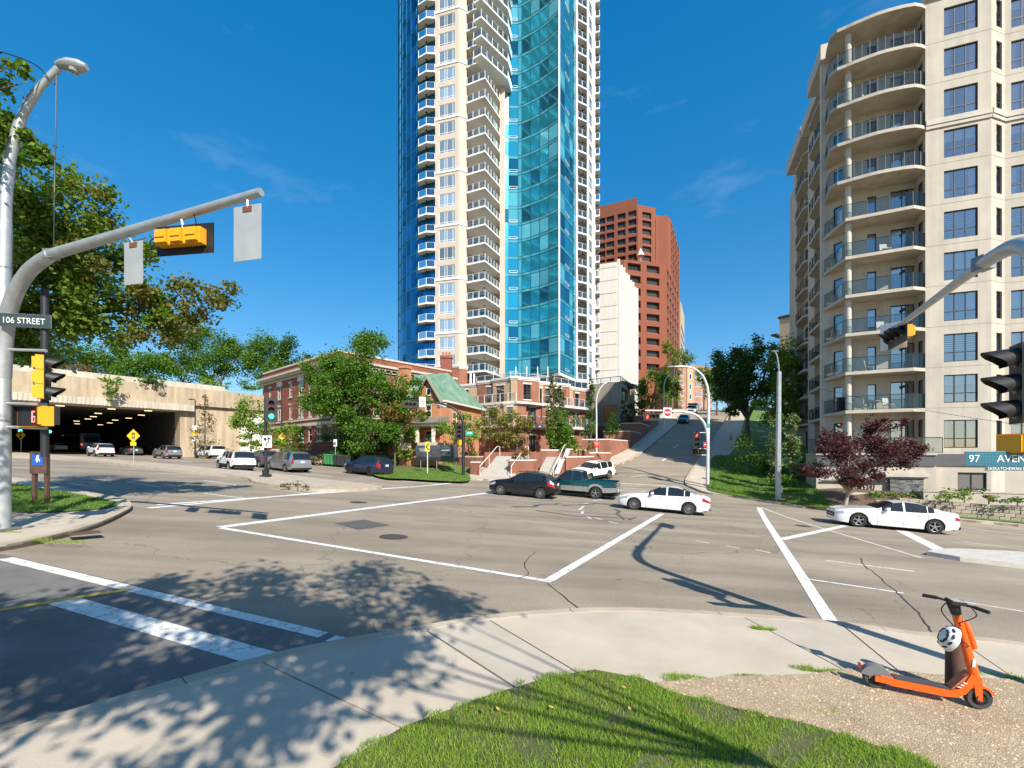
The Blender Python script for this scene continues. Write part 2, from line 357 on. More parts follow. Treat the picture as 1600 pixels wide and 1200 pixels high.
def clip_half(poly, p, n):
    out = []; N = len(poly)
    for i in range(N):
        a, b = poly[i], poly[(i+1) % N]
        da = (a[0]-p[0])*n[0]+(a[1]-p[1])*n[1]; db = (b[0]-p[0])*n[0]+(b[1]-p[1])*n[1]
        if da >= 0: out.append(a)
        if (da >= 0) != (db >= 0):
            t = da/(da-db); out.append((a[0]+(b[0]-a[0])*t, a[1]+(b[1]-a[1])*t))
    return out
def slabs(parent, poly, joints, off, mats, gap=.014, res=1.0, zfun=None):
    """joints: ordered lines (point, point); pieces lie between one line and the next"""
    L = []
    for a, b in joints:
        d = Vector((b[0]-a[0], b[1]-a[1])).normalized(); L.append((a, (d.y, -d.x)))
    for i in range(len(L)+1):
        q = list(poly)
        if i > 0: (a, n) = L[i-1]; q = clip_half(q, (a[0]+n[0]*gap, a[1]+n[1]*gap), n)
        if i < len(L): (a, n) = L[i]; q = clip_half(q, (a[0]-n[0]*gap, a[1]-n[1]*gap), (-n[0], -n[1]))
        if len(q) > 2: drape('concrete_slab', q, off + random.uniform(-.004, .004), mats[i % len(mats)], parent, skirt=.06, res=res, zfun=zfun)

# --- near sidewalk, on the camera's side
kerb_near = crom([(-13, -6), (-7, .5)] + [GP(*p) for p in [(-60, 1200), (155, 1133), (440, 1045), (660, 1000), (800, 977), (960, 967), (1100, 972), (1300, 987), (1450, 1007), (1600, 1022)]] + [(14, 5.2), (25, 1.5)], 5)
near_poly = kerb_near + [(25, -9), (-13, -9)]
sw = drape('sidewalk', near_poly, .085, M_joint, skirt=.3, kind='structure', label='pale concrete sidewalk round the near corner')
J = [((440, 1049), (606, 1127)), ((690, 1000), (830, 1090)), ((792, 985), (905, 1052)), ((1185, 976), (1312, 1043)), ((1334, 991), (1400, 1045)), ((1520, 1015), (1600, 1070))]
jl = []
for a, b in J:
    A, B = GP(*a, .13), GP(*b, .13); jl.append((B, A))
jl = [((-7.5, -3), (-8.5, -1)), ((-4.2, -1.0), (-5.6, 1.6))] + jl + [((9, 2), (12, 5.6)), ((12, 0), (16, 4.5))]
slabs(sw, near_poly, jl, .13, [M_conc, M_conc_b, M_conc, M_conc, M_conc_b])
gravel_px = [(1025, 1066), (1130, 1058), (1270, 1053), (1345, 1041), (1450, 1053), (1600, 1063), (1750, 1075)]
gravel_poly = [GP(*p, .15) for p in gravel_px] + [(14, 1), (14, -6), (1, -6)]
tag(drape('gravel_strip', gravel_poly, .155, M_gravel, res=.8), 'tan pea gravel bed where the orange scooter is parked', kind='structure')
lawn_px = [(520, 1200), (630, 1135), (760, 1087), (860, 1057), (930, 1046), (1010, 1061), (1050, 1081), (1150, 1106), (1270, 1133), (1420, 1180), (1560, 1240)]
lawn_poly = [GP(*p, .17) for p in lawn_px] + [(5, -5), (-4, -5)]
tag(drape('lawn_soil', lawn_poly, .17, M_soil, res=.8), 'dark soil below the near grass', kind='structure')
# --- left corner
lc = crom([GP(*p) for p in [(-130, 880), (0, 862), (80, 846), (150, 826), (190, 808), (206, 796), (195, 786), (150, 776), (60, 758), (0, 746), (-120, 728)]], 5)
lc_poly = lc + [(-60, 26), (-60, 6)]
sl = drape('corner_sidewalk', lc_poly, .10, M_joint, skirt=.3, kind='structure', label='rounded concrete sidewalk corner under the left signal pole')
slabs(sl, lc_poly, [(GP(-20, 800, .14), GP(20, 870, .14)), (GP(60, 797, .14), GP(130, 845, .14))], .14, [M_conc, M_conc_b, M_conc])
ll_poly = crom([GP(*p, .17) for p in [(-160, 735), (0, 754), (60, 762), (120, 772), (172, 783), (182, 789), (160, 794), (100, 799), (40, 800), (0, 799), (-150, 796)]], 4) + [(-50, 16), (-50, 22)]
tag(drape('corner_lawn', ll_poly, .175, M_lawn, res=1), 'small dark green lawn on the left corner', kind='structure')
# --- medians
med = crom([GP(*p) for p in [(6, 707), (100, 714), (210, 723), (330, 734), (412, 741), (530, 755), (597, 763), (560, 768), (480, 768), (400, 757), (374, 748), (250, 735), (100, 719), (6, 715)]], 4)
md = drape('median_island', med, .17, M_kerb, skirt=.3, kind='structure', label='long concrete median island dividing the avenue')
med2 = crom([GP(*p) for p in [(1448, 868), (1480, 863), (1560, 866), (1700, 874), (1900, 886)]], 4) + [GP(1900, 912), GP(1700, 898), GP(1600, 889), GP(1500, 877)]
tag(drape('median_nose', med2, .15, mat('median_paint', (.50, .47, .42), .8, var=.2, vscale=4), skirt=.3, kind='structure'), 'pale concrete median tip at the right road')
# --- far lots
def s_of(x, y): return .349*x + .937*y
def z_left(x, y): return gz(x, y) + .85*sstep(37.6, 42.5, s_of(x, y)) * sstep(-1.5, -6, np.asarray(x, float))
def z_right(x, y):
    a = .937*np.asarray(x)-.349*np.asarray(y)
    return gz(x, y)*1.0 + .75*sstep(35.6, 39.5, s_of(x, y))*sstep(6, 12, a)
hillL = [GP(*p) for p in [(950, 733), (1000, 711), (1050, 669)]]
hl_end = (50.0, 118.0)
far_left = crom([GP(*p) for p in [(420, 716), (484, 724), (560, 733), (640, 745), (735, 750), (800, 752), (860, 750), (905, 742)]] + hillL, 4) + [hl_end, (40, 122), (-40, 122), (-36, 70), (-33, 62)]
fl = drape('far_left_sidewalk', far_left, .14, M_conc, skirt=.35, res=2.0, zfun=z_left, kind='structure', label='concrete sidewalk along the brick buildings and up the hill')
hillR = [GP(*p) for p in [(1108, 698), (1094, 716), (1070, 752)]]
hr_end = (60.0, 118.0)
far_right = [hr_end] + crom([GP(1118, 680)] + hillR + [GP(*p) for p in [(1085, 765), (1105, 772), (1150, 778), (1215, 788), (1300, 799), (1400, 806), (1600, 824), (1800, 842)]] + [(60, 14)], 4) + [(100, 20), (100, 122)]
fr = drape('far_right_sidewalk', far_right, .14, M_conc, skirt=.35, res=2.0, zfun=z_right, kind='structure', label='concrete sidewalk below the balconied apartment block and beside the hill street')
def kerb_line(parent, pts, w, off, zfun=None, piece=2.6):
    """kerb stones about piece metres long, following the line with narrow joints"""
    P = [Vector(p[:2]) for p in pts]; P = [p for k, p in enumerate(P) if k == 0 or (p-P[k-1]).length > .03]
    L = [0]
    for k in range(1, len(P)): L.append(L[-1]+(P[k]-P[k-1]).length)
    def at_(t):
        k = min(max(1, int(np.searchsorted(L, t))), len(P)-1); f = (t-L[k-1])/(L[k]-L[k-1]); d = (P[k]-P[k-1]).normalized(); return P[k-1].lerp(P[k], f), Vector((-d.y, d.x))
    n = max(1, round(L[-1]/piece)); q = L[-1]/n
    for i in range(n):
        ts = np.linspace(i*q+.006, (i+1)*q-.006, 6); A = [at_(t) for t in ts]; N = [sum((A[max(0, min(5, m+e))][1] for e in (-1, 0, 1)), Vector((0, 0))).normalized() for m in range(6)]
        drape('kerb', [a[0] for a in A]+[a[0]+nn*w for a, nn in list(zip(A, N))[::-1]], off, M_kerb, parent, skirt=.17, res=6, zfun=zfun)
kerb_line(fl, far_left[4:44], .3, .15, z_left)
kerb_line(fr, far_right[1:-3], .3, .15, z_right)
kerb_line(sl, lc[3:-4], .22, .15); kerb_line(sw, kerb_near[8:-4], .17, .139)
# lawns on the far side
rl1 = [GP(*p, .15) for p in [(1104, 760), (1110, 735), (1118, 712), (1180, 718), (1215, 735), (1260, 765), (1300, 788), (1300, 796), (1215, 784), (1150, 775), (1112, 768)]]
rl2 = [GP(*p, .15) for p in [(1122, 706), (1131, 672), (1175, 668), (1200, 690), (1190, 708)]]
tag(drape('hillside_lawn', crom(rl1, 3, True), .19, M_lawn, res=1.5, zfun=z_right), 'mown grass corner round the white signal pole', kind='structure')
tag(drape('lot_lawn', [(18.6, 40.5), (24.6, 51), (29.2, 58), (45, 86), (62.5, 118), (100, 121), (100, 30), (62, 17), (36, 27.5), (22, 36)], .165, M_lawn, res=2.5, zfun=z_right), 'shaded grass under the trees beside the apartment block', kind='structure')
0 and tag(drape('hillside_lawn', crom(rl2, 3, True), .19, M_lawn, res=1.5, zfun=z_right), 'shaded grass beside the hill street, above the brick driveway', kind='structure')
rl3 = [(24, 28.4), (32, 24.7), (60, 15.0), (60, 16.2), (32.4, 26), (24.3, 29.6)]
tag(drape('verge', rl3, .19, M_lawn, res=1.5, zfun=z_right), 'grass verge at the foot of the block retaining wall', kind='structure')
tag(drape('planting_bed', [(19.5, 31), (24.3, 29.6), (31, 27.2), (42, 23), (46, 30), (31, 37), (22, 42), (20, 38)], .18, M_mulch, res=1.5, zfun=z_right), 'brown mulch bed under the purple tree and the apartment block', kind='structure')
ll = [GP(*p, .3) for p in [(590, 742), (640, 746), (690, 749), (733, 749), (732, 736), (728, 722), (660, 714), (600, 718), (560, 722)]]
tag(drape('front_lawn', crom(ll, 3, True), .19, M_lawn, res=1.5, zfun=z_left), 'bright grass bank in front of the orange brick house', kind='structure')
tag(drape('hedge_bed', [(-34, 62), (-22, 50.5), (-13.5, 44.6), (-8, 42), (-6, 47), (-12, 52), (-20, 56), (-30, 66)], .185, M_mulch, res=2, zfun=z_left), 'brown earth bed along the front of the brick buildings', kind='structure')

# --- road markings, each a thin sheet on the asphalt
def mark(a, b, w0, w1=None, m=None, off=.006, nm='lane_line'):
    return strip(nm, GP(*a), GP(*b), w0, w1 or w0, off, m or M_paint, road, res=1.5)
drape('asphalt_patch', [GP(*p) for p in [(5, 866), (300, 935), (600, 1012), (660, 1003), (440, 1047), (155, 1135), (-60, 1202)]] + [(-7, .5), (-13, -6), (-22, -2), (-12, 8.2)], .004, M_asph2, road, res=1)
mark((8, 873), (505, 993), .23, .20, nm='crosswalk_line', off=.009); mark((517, 998), (574, 1012), .20, nm='crosswalk_line', off=.009)
mark((98, 939), (450, 1040), .36, .36, nm='stop_line', off=.009)
mark((-40, 961), (205, 921), .13, m=M_yel, nm='centre_line', off=.011)
mark((345, 825), (862, 909), .2, .17, nm='crosswalk_line'); mark((858, 907), (1034, 803), .22, .26, nm='crosswalk_line', off=.009)
mark((343, 824), (770, 769), .35, .4, nm='crosswalk_line', off=.008)
mark((232, 794), (560, 764), .3, nm='crosswalk_line'); mark((245, 789), (722, 752), .3, .3, nm='crosswalk_line', off=.008); mark((560, 766), (722, 753), .25, nm='crosswalk_line', off=.01)
mark((1186, 793), (1303, 979), .30, .24, nm='crosswalk_line', off=.009)
mark((1220, 843), (1322, 821), .3, nm='crosswalk_line'); mark((1190, 793), (1440, 872), .14, m=M_thinpaint); mark((1408, 829), (1482, 866), .5, nm='crosswalk_line', off=.008)
mark((1262, 905), (1412, 927), .11); mark((1290, 876), (1428, 893), .11); mark((1440, 930), (1600, 956), .1, m=M_thinpaint)
mark((1470, 820), (1600, 836), .12, m=M_thinpaint); mark((1500, 845), (1640, 866), .12, m=M_thinpaint)
for a, b in (((1087, 845), (1107, 849)), ((1134, 853), (1156, 857)), ((1180, 859), (1204, 864))): mark(a, b, .11, m=M_thinpaint)
for k, (a, b) in enumerate([((905, 789), (920, 786)), ((926, 783), (940, 780)), ((905, 797), (912, 791)), ((909, 803), (911, 799)), ((917, 807), (924, 811)), ((930, 809), (940, 812)), ((951, 815), (964, 818))]): mark(a, b, .13, m=M_thinpaint)
mark((75, 752), (95, 755), .12); mark((107, 755), (140, 760), .12); mark((198, 753), (250, 761), .12); mark((318, 751), (370, 758), .12); mark((318, 771), (385, 779), .12)
mark((130, 747), (176, 752), .12, m=M_thinpaint)
mark((425, 764), (475, 771), .13, m=M_thinpaint); mark((450, 738), (520, 745), .14); mark((560, 745), (690, 757), .14); mark((580, 755), (650, 762), .14); mark((610, 741), (690, 753), .12, m=M_thinpaint)
mark((235, 717), (300, 722), .15); mark((90, 706), (140, 712), .15); mark((160, 716), (235, 725), .15, m=M_thinpaint); mark((300, 732), (345, 737), .15, m=M_thinpaint)
mark((700, 763), (770, 768), .12, m=M_thinpaint); mark((945, 754), (1060, 760), .3, m=M_thinpaint, nm='crosswalk_line'); mark((985, 745), (1010, 742), .1, m=M_thinpaint)
mark((1052, 700), (1060, 695), .16); mark((1035, 720), (1044, 714), .16); mark((945, 766), (1020, 768), .2, m=M_thinpaint)
drape('tar_patch', [GP(*p) for p in [(522, 818), (570, 812), (610, 821), (560, 828)]], .006, M_patch, road, res=1)
for p, r in (((615, 839), .42), ((1255, 822), .35), ((560, 785), .4)):
    c = GP(*p); drape('manhole_cover', [(c[0]+r*math.cos(t*.4488), c[1]+r*math.sin(t*.4488)) for t in range(14)], .008, mat('iron_cover', (.06, .05, .045), .7, var=.3, vscale=20), road, res=1)
# tyre marks and sealed cracks
def wiggle(pts, w, m, off=.007, nm='sealed_crack'):
    P = crom([GP(*p) for p in pts], 4); A = []; B = []
    for i, p in enumerate(P):
        d = Vector(P[min(i+1, len(P)-1)][:2])-Vector(P[max(i-1, 0)][:2]); d.normalize(); n = Vector((-d.y, d.x))*w*random.uniform(.5, 1.2)/2; j = Vector((random.uniform(-1, 1), random.uniform(-1, 1)))*w*.9
        A.append(Vector(p[:2])+n+j); B.append(Vector(p[:2])-n+j)
    V = [(q.x, q.y, float(gz(q.x, q.y))+off) for q in A+B]; n = len(A)
    mb = MB(); mb.add(V, [(i+n, i+n+1, i+1, i) for i in range(n-1)]); mb.build(nm, m, road)
M_skid = mat('tyre_mark', (.085, .078, .072), .9, var=.4, vscale=3)
M_crk = mat('crack_line', (.05, .04, .033), .95, var=.3, vscale=4)
wiggle([(808, 792), (850, 789), (880, 787)], .35, M_skid, nm='tyre_mark'); wiggle([(840, 798), (900, 806), (985, 810)], .22, M_skid, nm='tyre_mark'); wiggle([(880, 790), (935, 786), (950, 789)], .3, M_skid, nm='tyre_mark'); wiggle([(960, 795), (975, 812), (990, 808)], .2, M_skid, nm='tyre_mark')
wiggle([(1355, 887), (1368, 896), (1380, 908), (1396, 920), (1410, 935), (1428, 950), (1440, 965), (1455, 985), (1465, 1005)], .028, M_crk); wiggle([(1345, 872), (1356, 890)], .035, M_crk)
wiggle([(838, 862), (820, 880), (825, 897), (810, 905)], .03, M_crk); wiggle([(855, 912), (890, 940), (920, 965)], .025, M_crk); wiggle([(640, 1000), (720, 980), (800, 968), (960, 960), (1120, 968), (1290, 982)], .03, M_crk)
for a, b, w_ in (((620, 790), (1440, 902), .018), ((520, 775), (1300, 845), .025)):
    wiggle([(a[0]+(b[0]-a[0])*t_/14+random.uniform(-2, 2), a[1]+(b[1]-a[1])*t_/14+random.uniform(-1, 1)) for t_ in range(15)], w_, M_crk, nm='paving_seam')
# ------------------------------------------------------------------ building helpers
class Fac:
    """a facade in its building's own frame: u runs from a to b (left to right seen from outside), y goes inwards"""
    def __init__(s, a, b):
        s.a = Vector((a[0], a[1], 0)); d = Vector((b[0]-a[0], b[1]-a[1], 0)); s.L = d.length; s.rz = math.atan2(d.y, d.x)
        s.M = Matrix.Translation(s.a) @ Matrix.Rotation(s.rz, 4, 'Z')
    def p(s, u, y, z): return s.M @ Vector((u, y, z))
def wall(mb, fc, z0, z1, holes=(), th=.22, u0=0, u1=None):
    """outer skin of a facade with real openings; holes are (u0,z0,u1,z1)"""
    u1 = fc.L if u1 is None else u1
    us = sorted({u0, u1, *[h[0] for h in holes], *[h[2] for h in holes]}); zs = sorted({z0, z1, *[h[1] for h in holes], *[h[3] for h in holes]})
    us = [u for u in us if u0-1e-6 <= u <= u1+1e-6]; zs = [z for z in zs if z0-1e-6 <= z <= z1+1e-6]
    old = mb.M; mb.M = fc.M if old is None else old @ fc.M
    H = np.array(holes) if len(holes) else np.zeros((0, 4))
    for j in range(len(zs)-1):
        zm = (zs[j]+zs[j+1])/2; run = None
        for i in range(len(us)-1):
            um = (us[i]+us[i+1])/2
            hole = len(H) and ((H[:, 0] < um) & (H[:, 2] > um) & (H[:, 1] < zm) & (H[:, 3] > zm)).any()
            if not hole and run is None: run = us[i]
            if run is not None and (hole or i == len(us)-2):
                e = us[i] if hole else us[i+1]
                mb.quad((run, 0, zs[j]), (e, 0, zs[j]), (e, 0, zs[j+1]), (run, 0, zs[j+1])); run = None
    for a, b, c, d in holes:
        mb.quad((a, 0, b), (a, th, b), (c, th, b), (c, 0, b)); mb.quad((a, 0, d), (c, 0, d), (c, th, d), (a, th, d))
        mb.quad((a, 0, b), (a, 0, d), (a, th, d), (a, th, b)); mb.quad((c, 0, b), (c, th, b), (c, th, d), (c, 0, d))
    mb.M = old
WC = {}
def win_mesh(w, h, vs, hs, t, fm, pm, fy=.10, dep=.07):
    """window frame and pane meshes: vs / hs are mullion positions as fractions"""
    key = (round(w, 3), round(h, 3), tuple(vs), tuple(hs), t, fm.name, pm.name, fy)
    if key not in WC:
        m = MB(); y0, y1 = fy, fy+dep
        m.box(0, y0, 0, w, y1, t); m.box(0, y0, h-t, w, y1, h); m.box(0, y0, t, t, y1, h-t); m.box(w-t, y0, t, w, y1, h-t)
        for k in vs: m.box(w*k-t/2, y0+.004, t, w*k+t/2, y1-.004, h-t)
        for k in hs: m.box(t, y0+.006, h*k-t/2, w-t, y1-.006, h*k+t/2)
        p = MB(); yy = fy+dep*.5; p.quad((t*.5, yy, t*.5), (w-t*.5, yy, t*.5), (w-t*.5, yy, h-t*.5), (t*.5, yy, h-t*.5))
        WC[key] = (m.mesh('window', fm), p.mesh('pane', pm))
    return WC[key]
def window(parent, fc, u, z, w, h, vs=(), hs=(), t=.06, fm=None, pm=None, fy=.10, name='window'):
    a, b = win_mesh(w, h, vs, hs, t, fm, pm, fy)
    o = ob(name, a, parent, fc.p(u, 0, z), fc.rz); ob('pane', b, o); return o
def railing(parent, pts, z, h, postm, glassm, name='balcony_railing', seg=1.2, posts=True, gap=.06, topr=.03, pr=.022, solid=None):
    """posts, top rail and glass panels following a plan line"""
    m = MB(); g = MB()
    P = [Vector((p[0], p[1], 0)) for p in pts]
    for i in range(len(P)-1):
        a, b = P[i], P[i+1]; L = (b-a).length; n = max(1, round(L/seg)); d = (b-a)/n; dn = d.normalized(); nn = Vector((-dn.y, dn.x, 0))
        for k in range(n):
            p, q = a+d*k, a+d*(k+1)
            if posts: m.cbox((p.x, p.y, z+h/2), (pr*2, pr*2, h))
            gp, gq = p+dn*.05, q-dn*.05
            g.quad((gp.x, gp.y, z+gap), (gq.x, gq.y, z+gap), (gq.x, gq.y, z+h-.03), (gp.x, gp.y, z+h-.03))
        m.tube([(a.x, a.y, z+h), (b.x, b.y, z+h)], topr, 4); m.tube([(a.x, a.y, z+gap), (b.x, b.y, z+gap)], topr*.7, 4)
    e = P[-1]; m.cbox((e.x, e.y, z+h/2), (pr*2, pr*2, h))
    o = m.build(name, postm, parent); g.build('glass_panel', glassm, o); return o
M_dark = mat('interior_dark', (.05, .05, .055), .9)
M_room = mat('interior_wall', (.22, .20, .18), .9)
M_blind = mat('window_blind', (.80, .80, .76), .8, rnd=.2)
M_curtain = mat('curtain', (.85, .83, .80), .85, var=.2, vscale=3)
def curtain(parent, w, h, kind, rs, y=.28):
    """what hangs behind a pane: a blind part-way down, two curtains, or nothing"""
    m = MB()
    if kind == 'blind':
        d = h*rs.uniform(.25, .8); m.box(.05, y, h-d, w-.05, y+.02, h)
    elif kind == 'panel':
        k = rs.choice([0, 1, 2]); m.box(.05+w/3*k, y, h*rs.uniform(.35, .6), w/3*(k+1)-.05, y+.02, h)
    elif kind == 'curtains':
        for s0, s1 in ((.04, .04+w*rs.uniform(.12, .28)), (w-.04-w*rs.uniform(.12, .28), w-.04)):
            n = 7; xs = [s0+(s1-s0)*i/n for i in range(n+1)]
            for i in range(n):
                ya, yb = y+.05*(i % 2), y+.05*((i+1) % 2)
                m.quad((xs[i], ya, .03), (xs[i+1], yb, .03), (xs[i+1], yb, h-.03), (xs[i], ya, h-.03))
            m.build('curtain', M_curtain, parent); m = MB()
    elif kind == 'slats':
        n = 9
        for i in range(n):
            z = h*.28+i*(h*.7/n); m.box(.05, y, z, w-.05, y+.03, z+h*.04)
    if m.v: m.build('curtain' if kind == 'curtains' else 'blind', M_blind if kind != 'curtains' else M_curtain, parent)
# ------------------------------------------------------------------ balconied apartment block on the right
M_stucco = mat('stucco_cream', (.50, .445, .375), .9, var=.10, vscale=.8, bump=.25, bscale=60, stain=.14)
M_stucco_l = mat('stucco_pale', (.54, .49, .42), .9, var=.08, vscale=1, stain=.1)
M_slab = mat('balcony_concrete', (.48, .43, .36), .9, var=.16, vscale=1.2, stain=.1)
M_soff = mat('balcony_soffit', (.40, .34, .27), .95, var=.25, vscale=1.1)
M_band = mat('grey_band', (.105, .105, .115), .8, var=.1, vscale=2)
M_frame_d = mat('window_frame_dark', (.02, .02, .024), .5)
M_glassR = glass_mat('apartment_glass', (.84, .91, .94), .34, .015, (1.0, 1.0, 1.0), wav=.03)
M_glassB = glass_mat('balcony_glass', (.60, .68, .68), .10, .02, (.7, .75, .75), fres=False)
M_rail_d = mat('railing_dark', (.03, .035, .035), .45)
M_louver = mat('basement_louver', (.16, .15, .14), .7)
RB_rz = math.atan2(-.354, .935)
rb = thing('apartment_building', 'cream stucco apartment block with rounded glass balconies, tall on the right', 'building', (30.45, 33.0, 0), RB_rz)
RS = random.Random(4)
ST = 2.97; Z0 = 6.04; ZR = 36.6; GB = -1.8
zk = [Z0+ST*k for k in range(-1, 11)]           # storey lines
fa, fch, fcc = Fac((0, 0), (3.7, 0)), Fac((3.7, 0), (4.88, .93)), Fac((4.88, .93), (13.5, .93))
fret, fback, fang, fside = Fac((0, 1.5), (0, 0)), Fac((-3.9, 1.5), (0, 1.5)), Fac((-5.55, 3.1), (-3.9, 1.5)), Fac((-3.4, 27), (-3.4, 3.0))
w = MB(); hA = []; hC = []; hc2 = []; hB = []; hR = []; hG = []; hS = []
for k in range(-1, 10):
    z = Z0+ST*k
    zz = z+.36 if k >= 0 else 3.12
    hA.append((1.07, zz, 2.97, zz+2.02)); hC.append((.55, zz, 1.2, zz+1.95)); hc2 += [(.35, zz, 2.25, zz+2.02), (4.2, zz, 6.1, zz+2.02)]
    f = z+.10
    hB += [(.85, f, 1.45, f+2.05), (2.35, f, 3.85, f+2.15)]; hR.append((.25, f, 1.1, f+2.1)); hG.append((.75, f, 1.45, f+2.05))
    for u in (3.4, 8.0, 13.0, 18.2): hS.append((u, f+.1, u+1.5, f+2.1))
wall(w, fa, GB, ZR, hA+[(1.85, .1, 3.45, 1.35)]); wall(w, fch, GB, ZR, hC); wall(w, fcc, GB, ZR, hc2)
wall(w, fret, 2.6, ZR, hR); wall(w, fback, 2.6, ZR, hB); wall(w, fang, GB, ZR, hG); wall(w, fside, GB, ZR, hS)
wall(w, Fac((13.5, .93), (13.5, 27)), GB, ZR); wall(w, Fac((13.5, 27), (-3.4, 27)), GB, ZR)
w.add([(-3.4, 3, ZR-.5), (13.5, .93, ZR-.5), (13.5, 27, ZR-.5), (-3.4, 27, ZR-.5)], [(0, 1, 2, 3)])
w.box(-5.55, 3.1, GB, -3.38, 3.6, ZR)                        # back of the corner bay
w.build('wall', M_stucco, rb)
# joints, cornices, band
tr = MB(); gr = MB()
for k in range(0, 10):
    z = Z0+ST*k
    for fc, ua, ub in ((fa, 0, 3.7), (fch, 0, fch.L), (fcc, 0, 8.6)):
        tr.M = fc.M; gr.M = fc.M
        if k == 7:
            tr.box(ua, -.16, z-.08, ub, -.004, z+.30); tr.box(ua, -.10, z-.34, ub, -.004, z-.08)
        else: gr.box(ua, -.006, z-.02, ub, .02, z+.02)
tr.M = None
for fc in (fa, fch, fcc): tr.M = fc.M; tr.box(-.05, -.25, ZR-.55, fc.L+.05, -.005, ZR+.05)
tr.M = None
tr.build('cornice', M_stucco_l, rb)['kind'] = 'stuff'; gr.build('storey_joint', mat('stucco_joint', (.3, .27, .23), .9), rb)['kind'] = 'stuff'
bd = MB(); bd.box(.03, -.10, 1.83, 3.7, -.004, 2.68); bd.M = fch.M; bd.box(0, -.1, 1.83, fch.L, -.004, 2.68); bd.M = fcc.M; bd.box(0, -.1, 1.83, 8.6, -.004, 2.68); bd.M = None
bd.box(-7.2, -1.6, 1.83, -.04, -1.55, 2.62)
bd.build('grey_band', M_band, rb)
def cur(o, wd, ht):
    k = RS.choice(['blind', 'curtains', 'curtains', 'panel', 'curtains', 'slats', 'blind']); curtain(o, wd, ht, k, RS)
for k in range(-1, 10):
    z = Z0+ST*k; zz = z+.36 if k >= 0 else 3.12
    o = window(rb, fa, 1.07, zz, 1.90, 2.02, (1/3, 2/3), (.34,), .065, M_frame_d, M_glassR); cur(o, 1.9, 2.02)
    o = window(rb, fch, .55, zz, .65, 1.95, (), (.34,), .06, M_frame_d, M_glassR); cur(o, .65, 1.95)
    for u in (.35, 4.2): o = window(rb, fcc, u, zz, 1.90, 2.02, (1/3, 2/3), (.34,), .065, M_frame_d, M_glassR); cur(o, 1.9, 2.02)
    f = z+.10
    window(rb, fback, .85, f, .60, 2.05, (), (.3,), .06, M_frame_d, M_glassR)
    o = window(rb, fback, 2.35, f, 1.50, 2.15, (.5,), (), .07, M_frame_d, M_glassR, name='balcony_door'); cur(o, 1.5, 2.15)
    window(rb, fret, .25, f, .85, 2.1, (), (), .07, M_frame_d, M_glassR, name='balcony_door')
    window(rb, fang, .75, f, .7, 2.05, (), (), .06, M_frame_d, M_glassR)
    for u in (3.4, 8.0, 13.0, 18.2): window(rb, fside, u, f+.1, 1.5, 2.0, (.5,), (), .06, M_frame_d, M_glassR)
    lm = MB(); lm.lathe([(.0, -.1), (.1, -.1), (.12, 0), (.1, .1), (0, .1)], 8, 'z'); lm.build('wall_lamp', M_dark, rb, loc=(-.75, 1.38, f+1.75))
window(rb, fa, 1.85, .1, 1.6, 1.25, (.5,), (), .07, M_frame_d, M_louver, name='basement_window')
# dark rooms behind the glass
rm = MB()
for fc, d in ((fa, 1.6), (fch, .8), (fcc, 2.2), (fback, 2.6), (fside, 2.5)):
    rm.M = fc.M; rm.quad((-.4, d, GB), (fc.L+.4, d, GB), (fc.L+.4, d, ZR-.6), (-.4, d, ZR-.6))
    for k in range(-1, 11): z = Z0+ST*k; rm.box(-.2, .26, z-.2, fc.L+.2, d, z-.02)
rm.build('interior', M_room, rb)
# balconies: the lower ones faceted, the upper ones rounded
PF = [(0, 0), (-.91, -.61), (-4.96, -.17), (-5.64, 3.0)]
PC = crom([(0, 0), (-.8, -.52), (-2.1, -.66), (-3.07, -.63), (-3.99, -.44), (-4.94, -.19), (-5.83, .36), (-5.5, 3.1)], 2)
for k in range(0, 11):
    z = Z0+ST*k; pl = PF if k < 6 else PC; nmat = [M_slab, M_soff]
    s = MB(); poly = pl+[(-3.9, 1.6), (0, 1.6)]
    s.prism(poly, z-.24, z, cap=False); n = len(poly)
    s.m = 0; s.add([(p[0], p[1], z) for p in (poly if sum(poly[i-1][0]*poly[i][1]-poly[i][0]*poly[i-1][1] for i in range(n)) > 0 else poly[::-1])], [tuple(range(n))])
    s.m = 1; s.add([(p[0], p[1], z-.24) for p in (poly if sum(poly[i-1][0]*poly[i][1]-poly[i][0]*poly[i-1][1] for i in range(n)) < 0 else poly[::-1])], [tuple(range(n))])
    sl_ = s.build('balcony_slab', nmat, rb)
    if k < 10:
        inn = [(p[0]*.985-.03, p[1]+.10) for p in pl]
        railing(sl_, inn, z, 1.07, M_rail_d, M_glassB, seg=1.35 if k < 6 else .95, topr=.025, pr=.03)
    cm = MB(); cm.lathe([(.21, 0), (.21, ST-.24)], 14); cm.build('column', M_stucco_l, rb, smooth=40, loc=(-4.6, .45, z-ST))
    for (ya, yb, xa) in ((7, 12, -4.8), (15, 20, -4.35)):
        s = MB(); pts = [(-3.4, ya), (xa+.5, ya), (xa, ya+.8), (xa, yb-.8), (xa+.5, yb), (-3.4, yb)]
        s.prism(pts, z-.24, z); q = s.build('balcony_slab', M_slab, rb)
        if k < 10: railing(q, [(p[0]+.06, p[1]) for p in pts], z, 1.07, M_rail_d, M_glassB, seg=1.3, topr=.025, pr=.03)
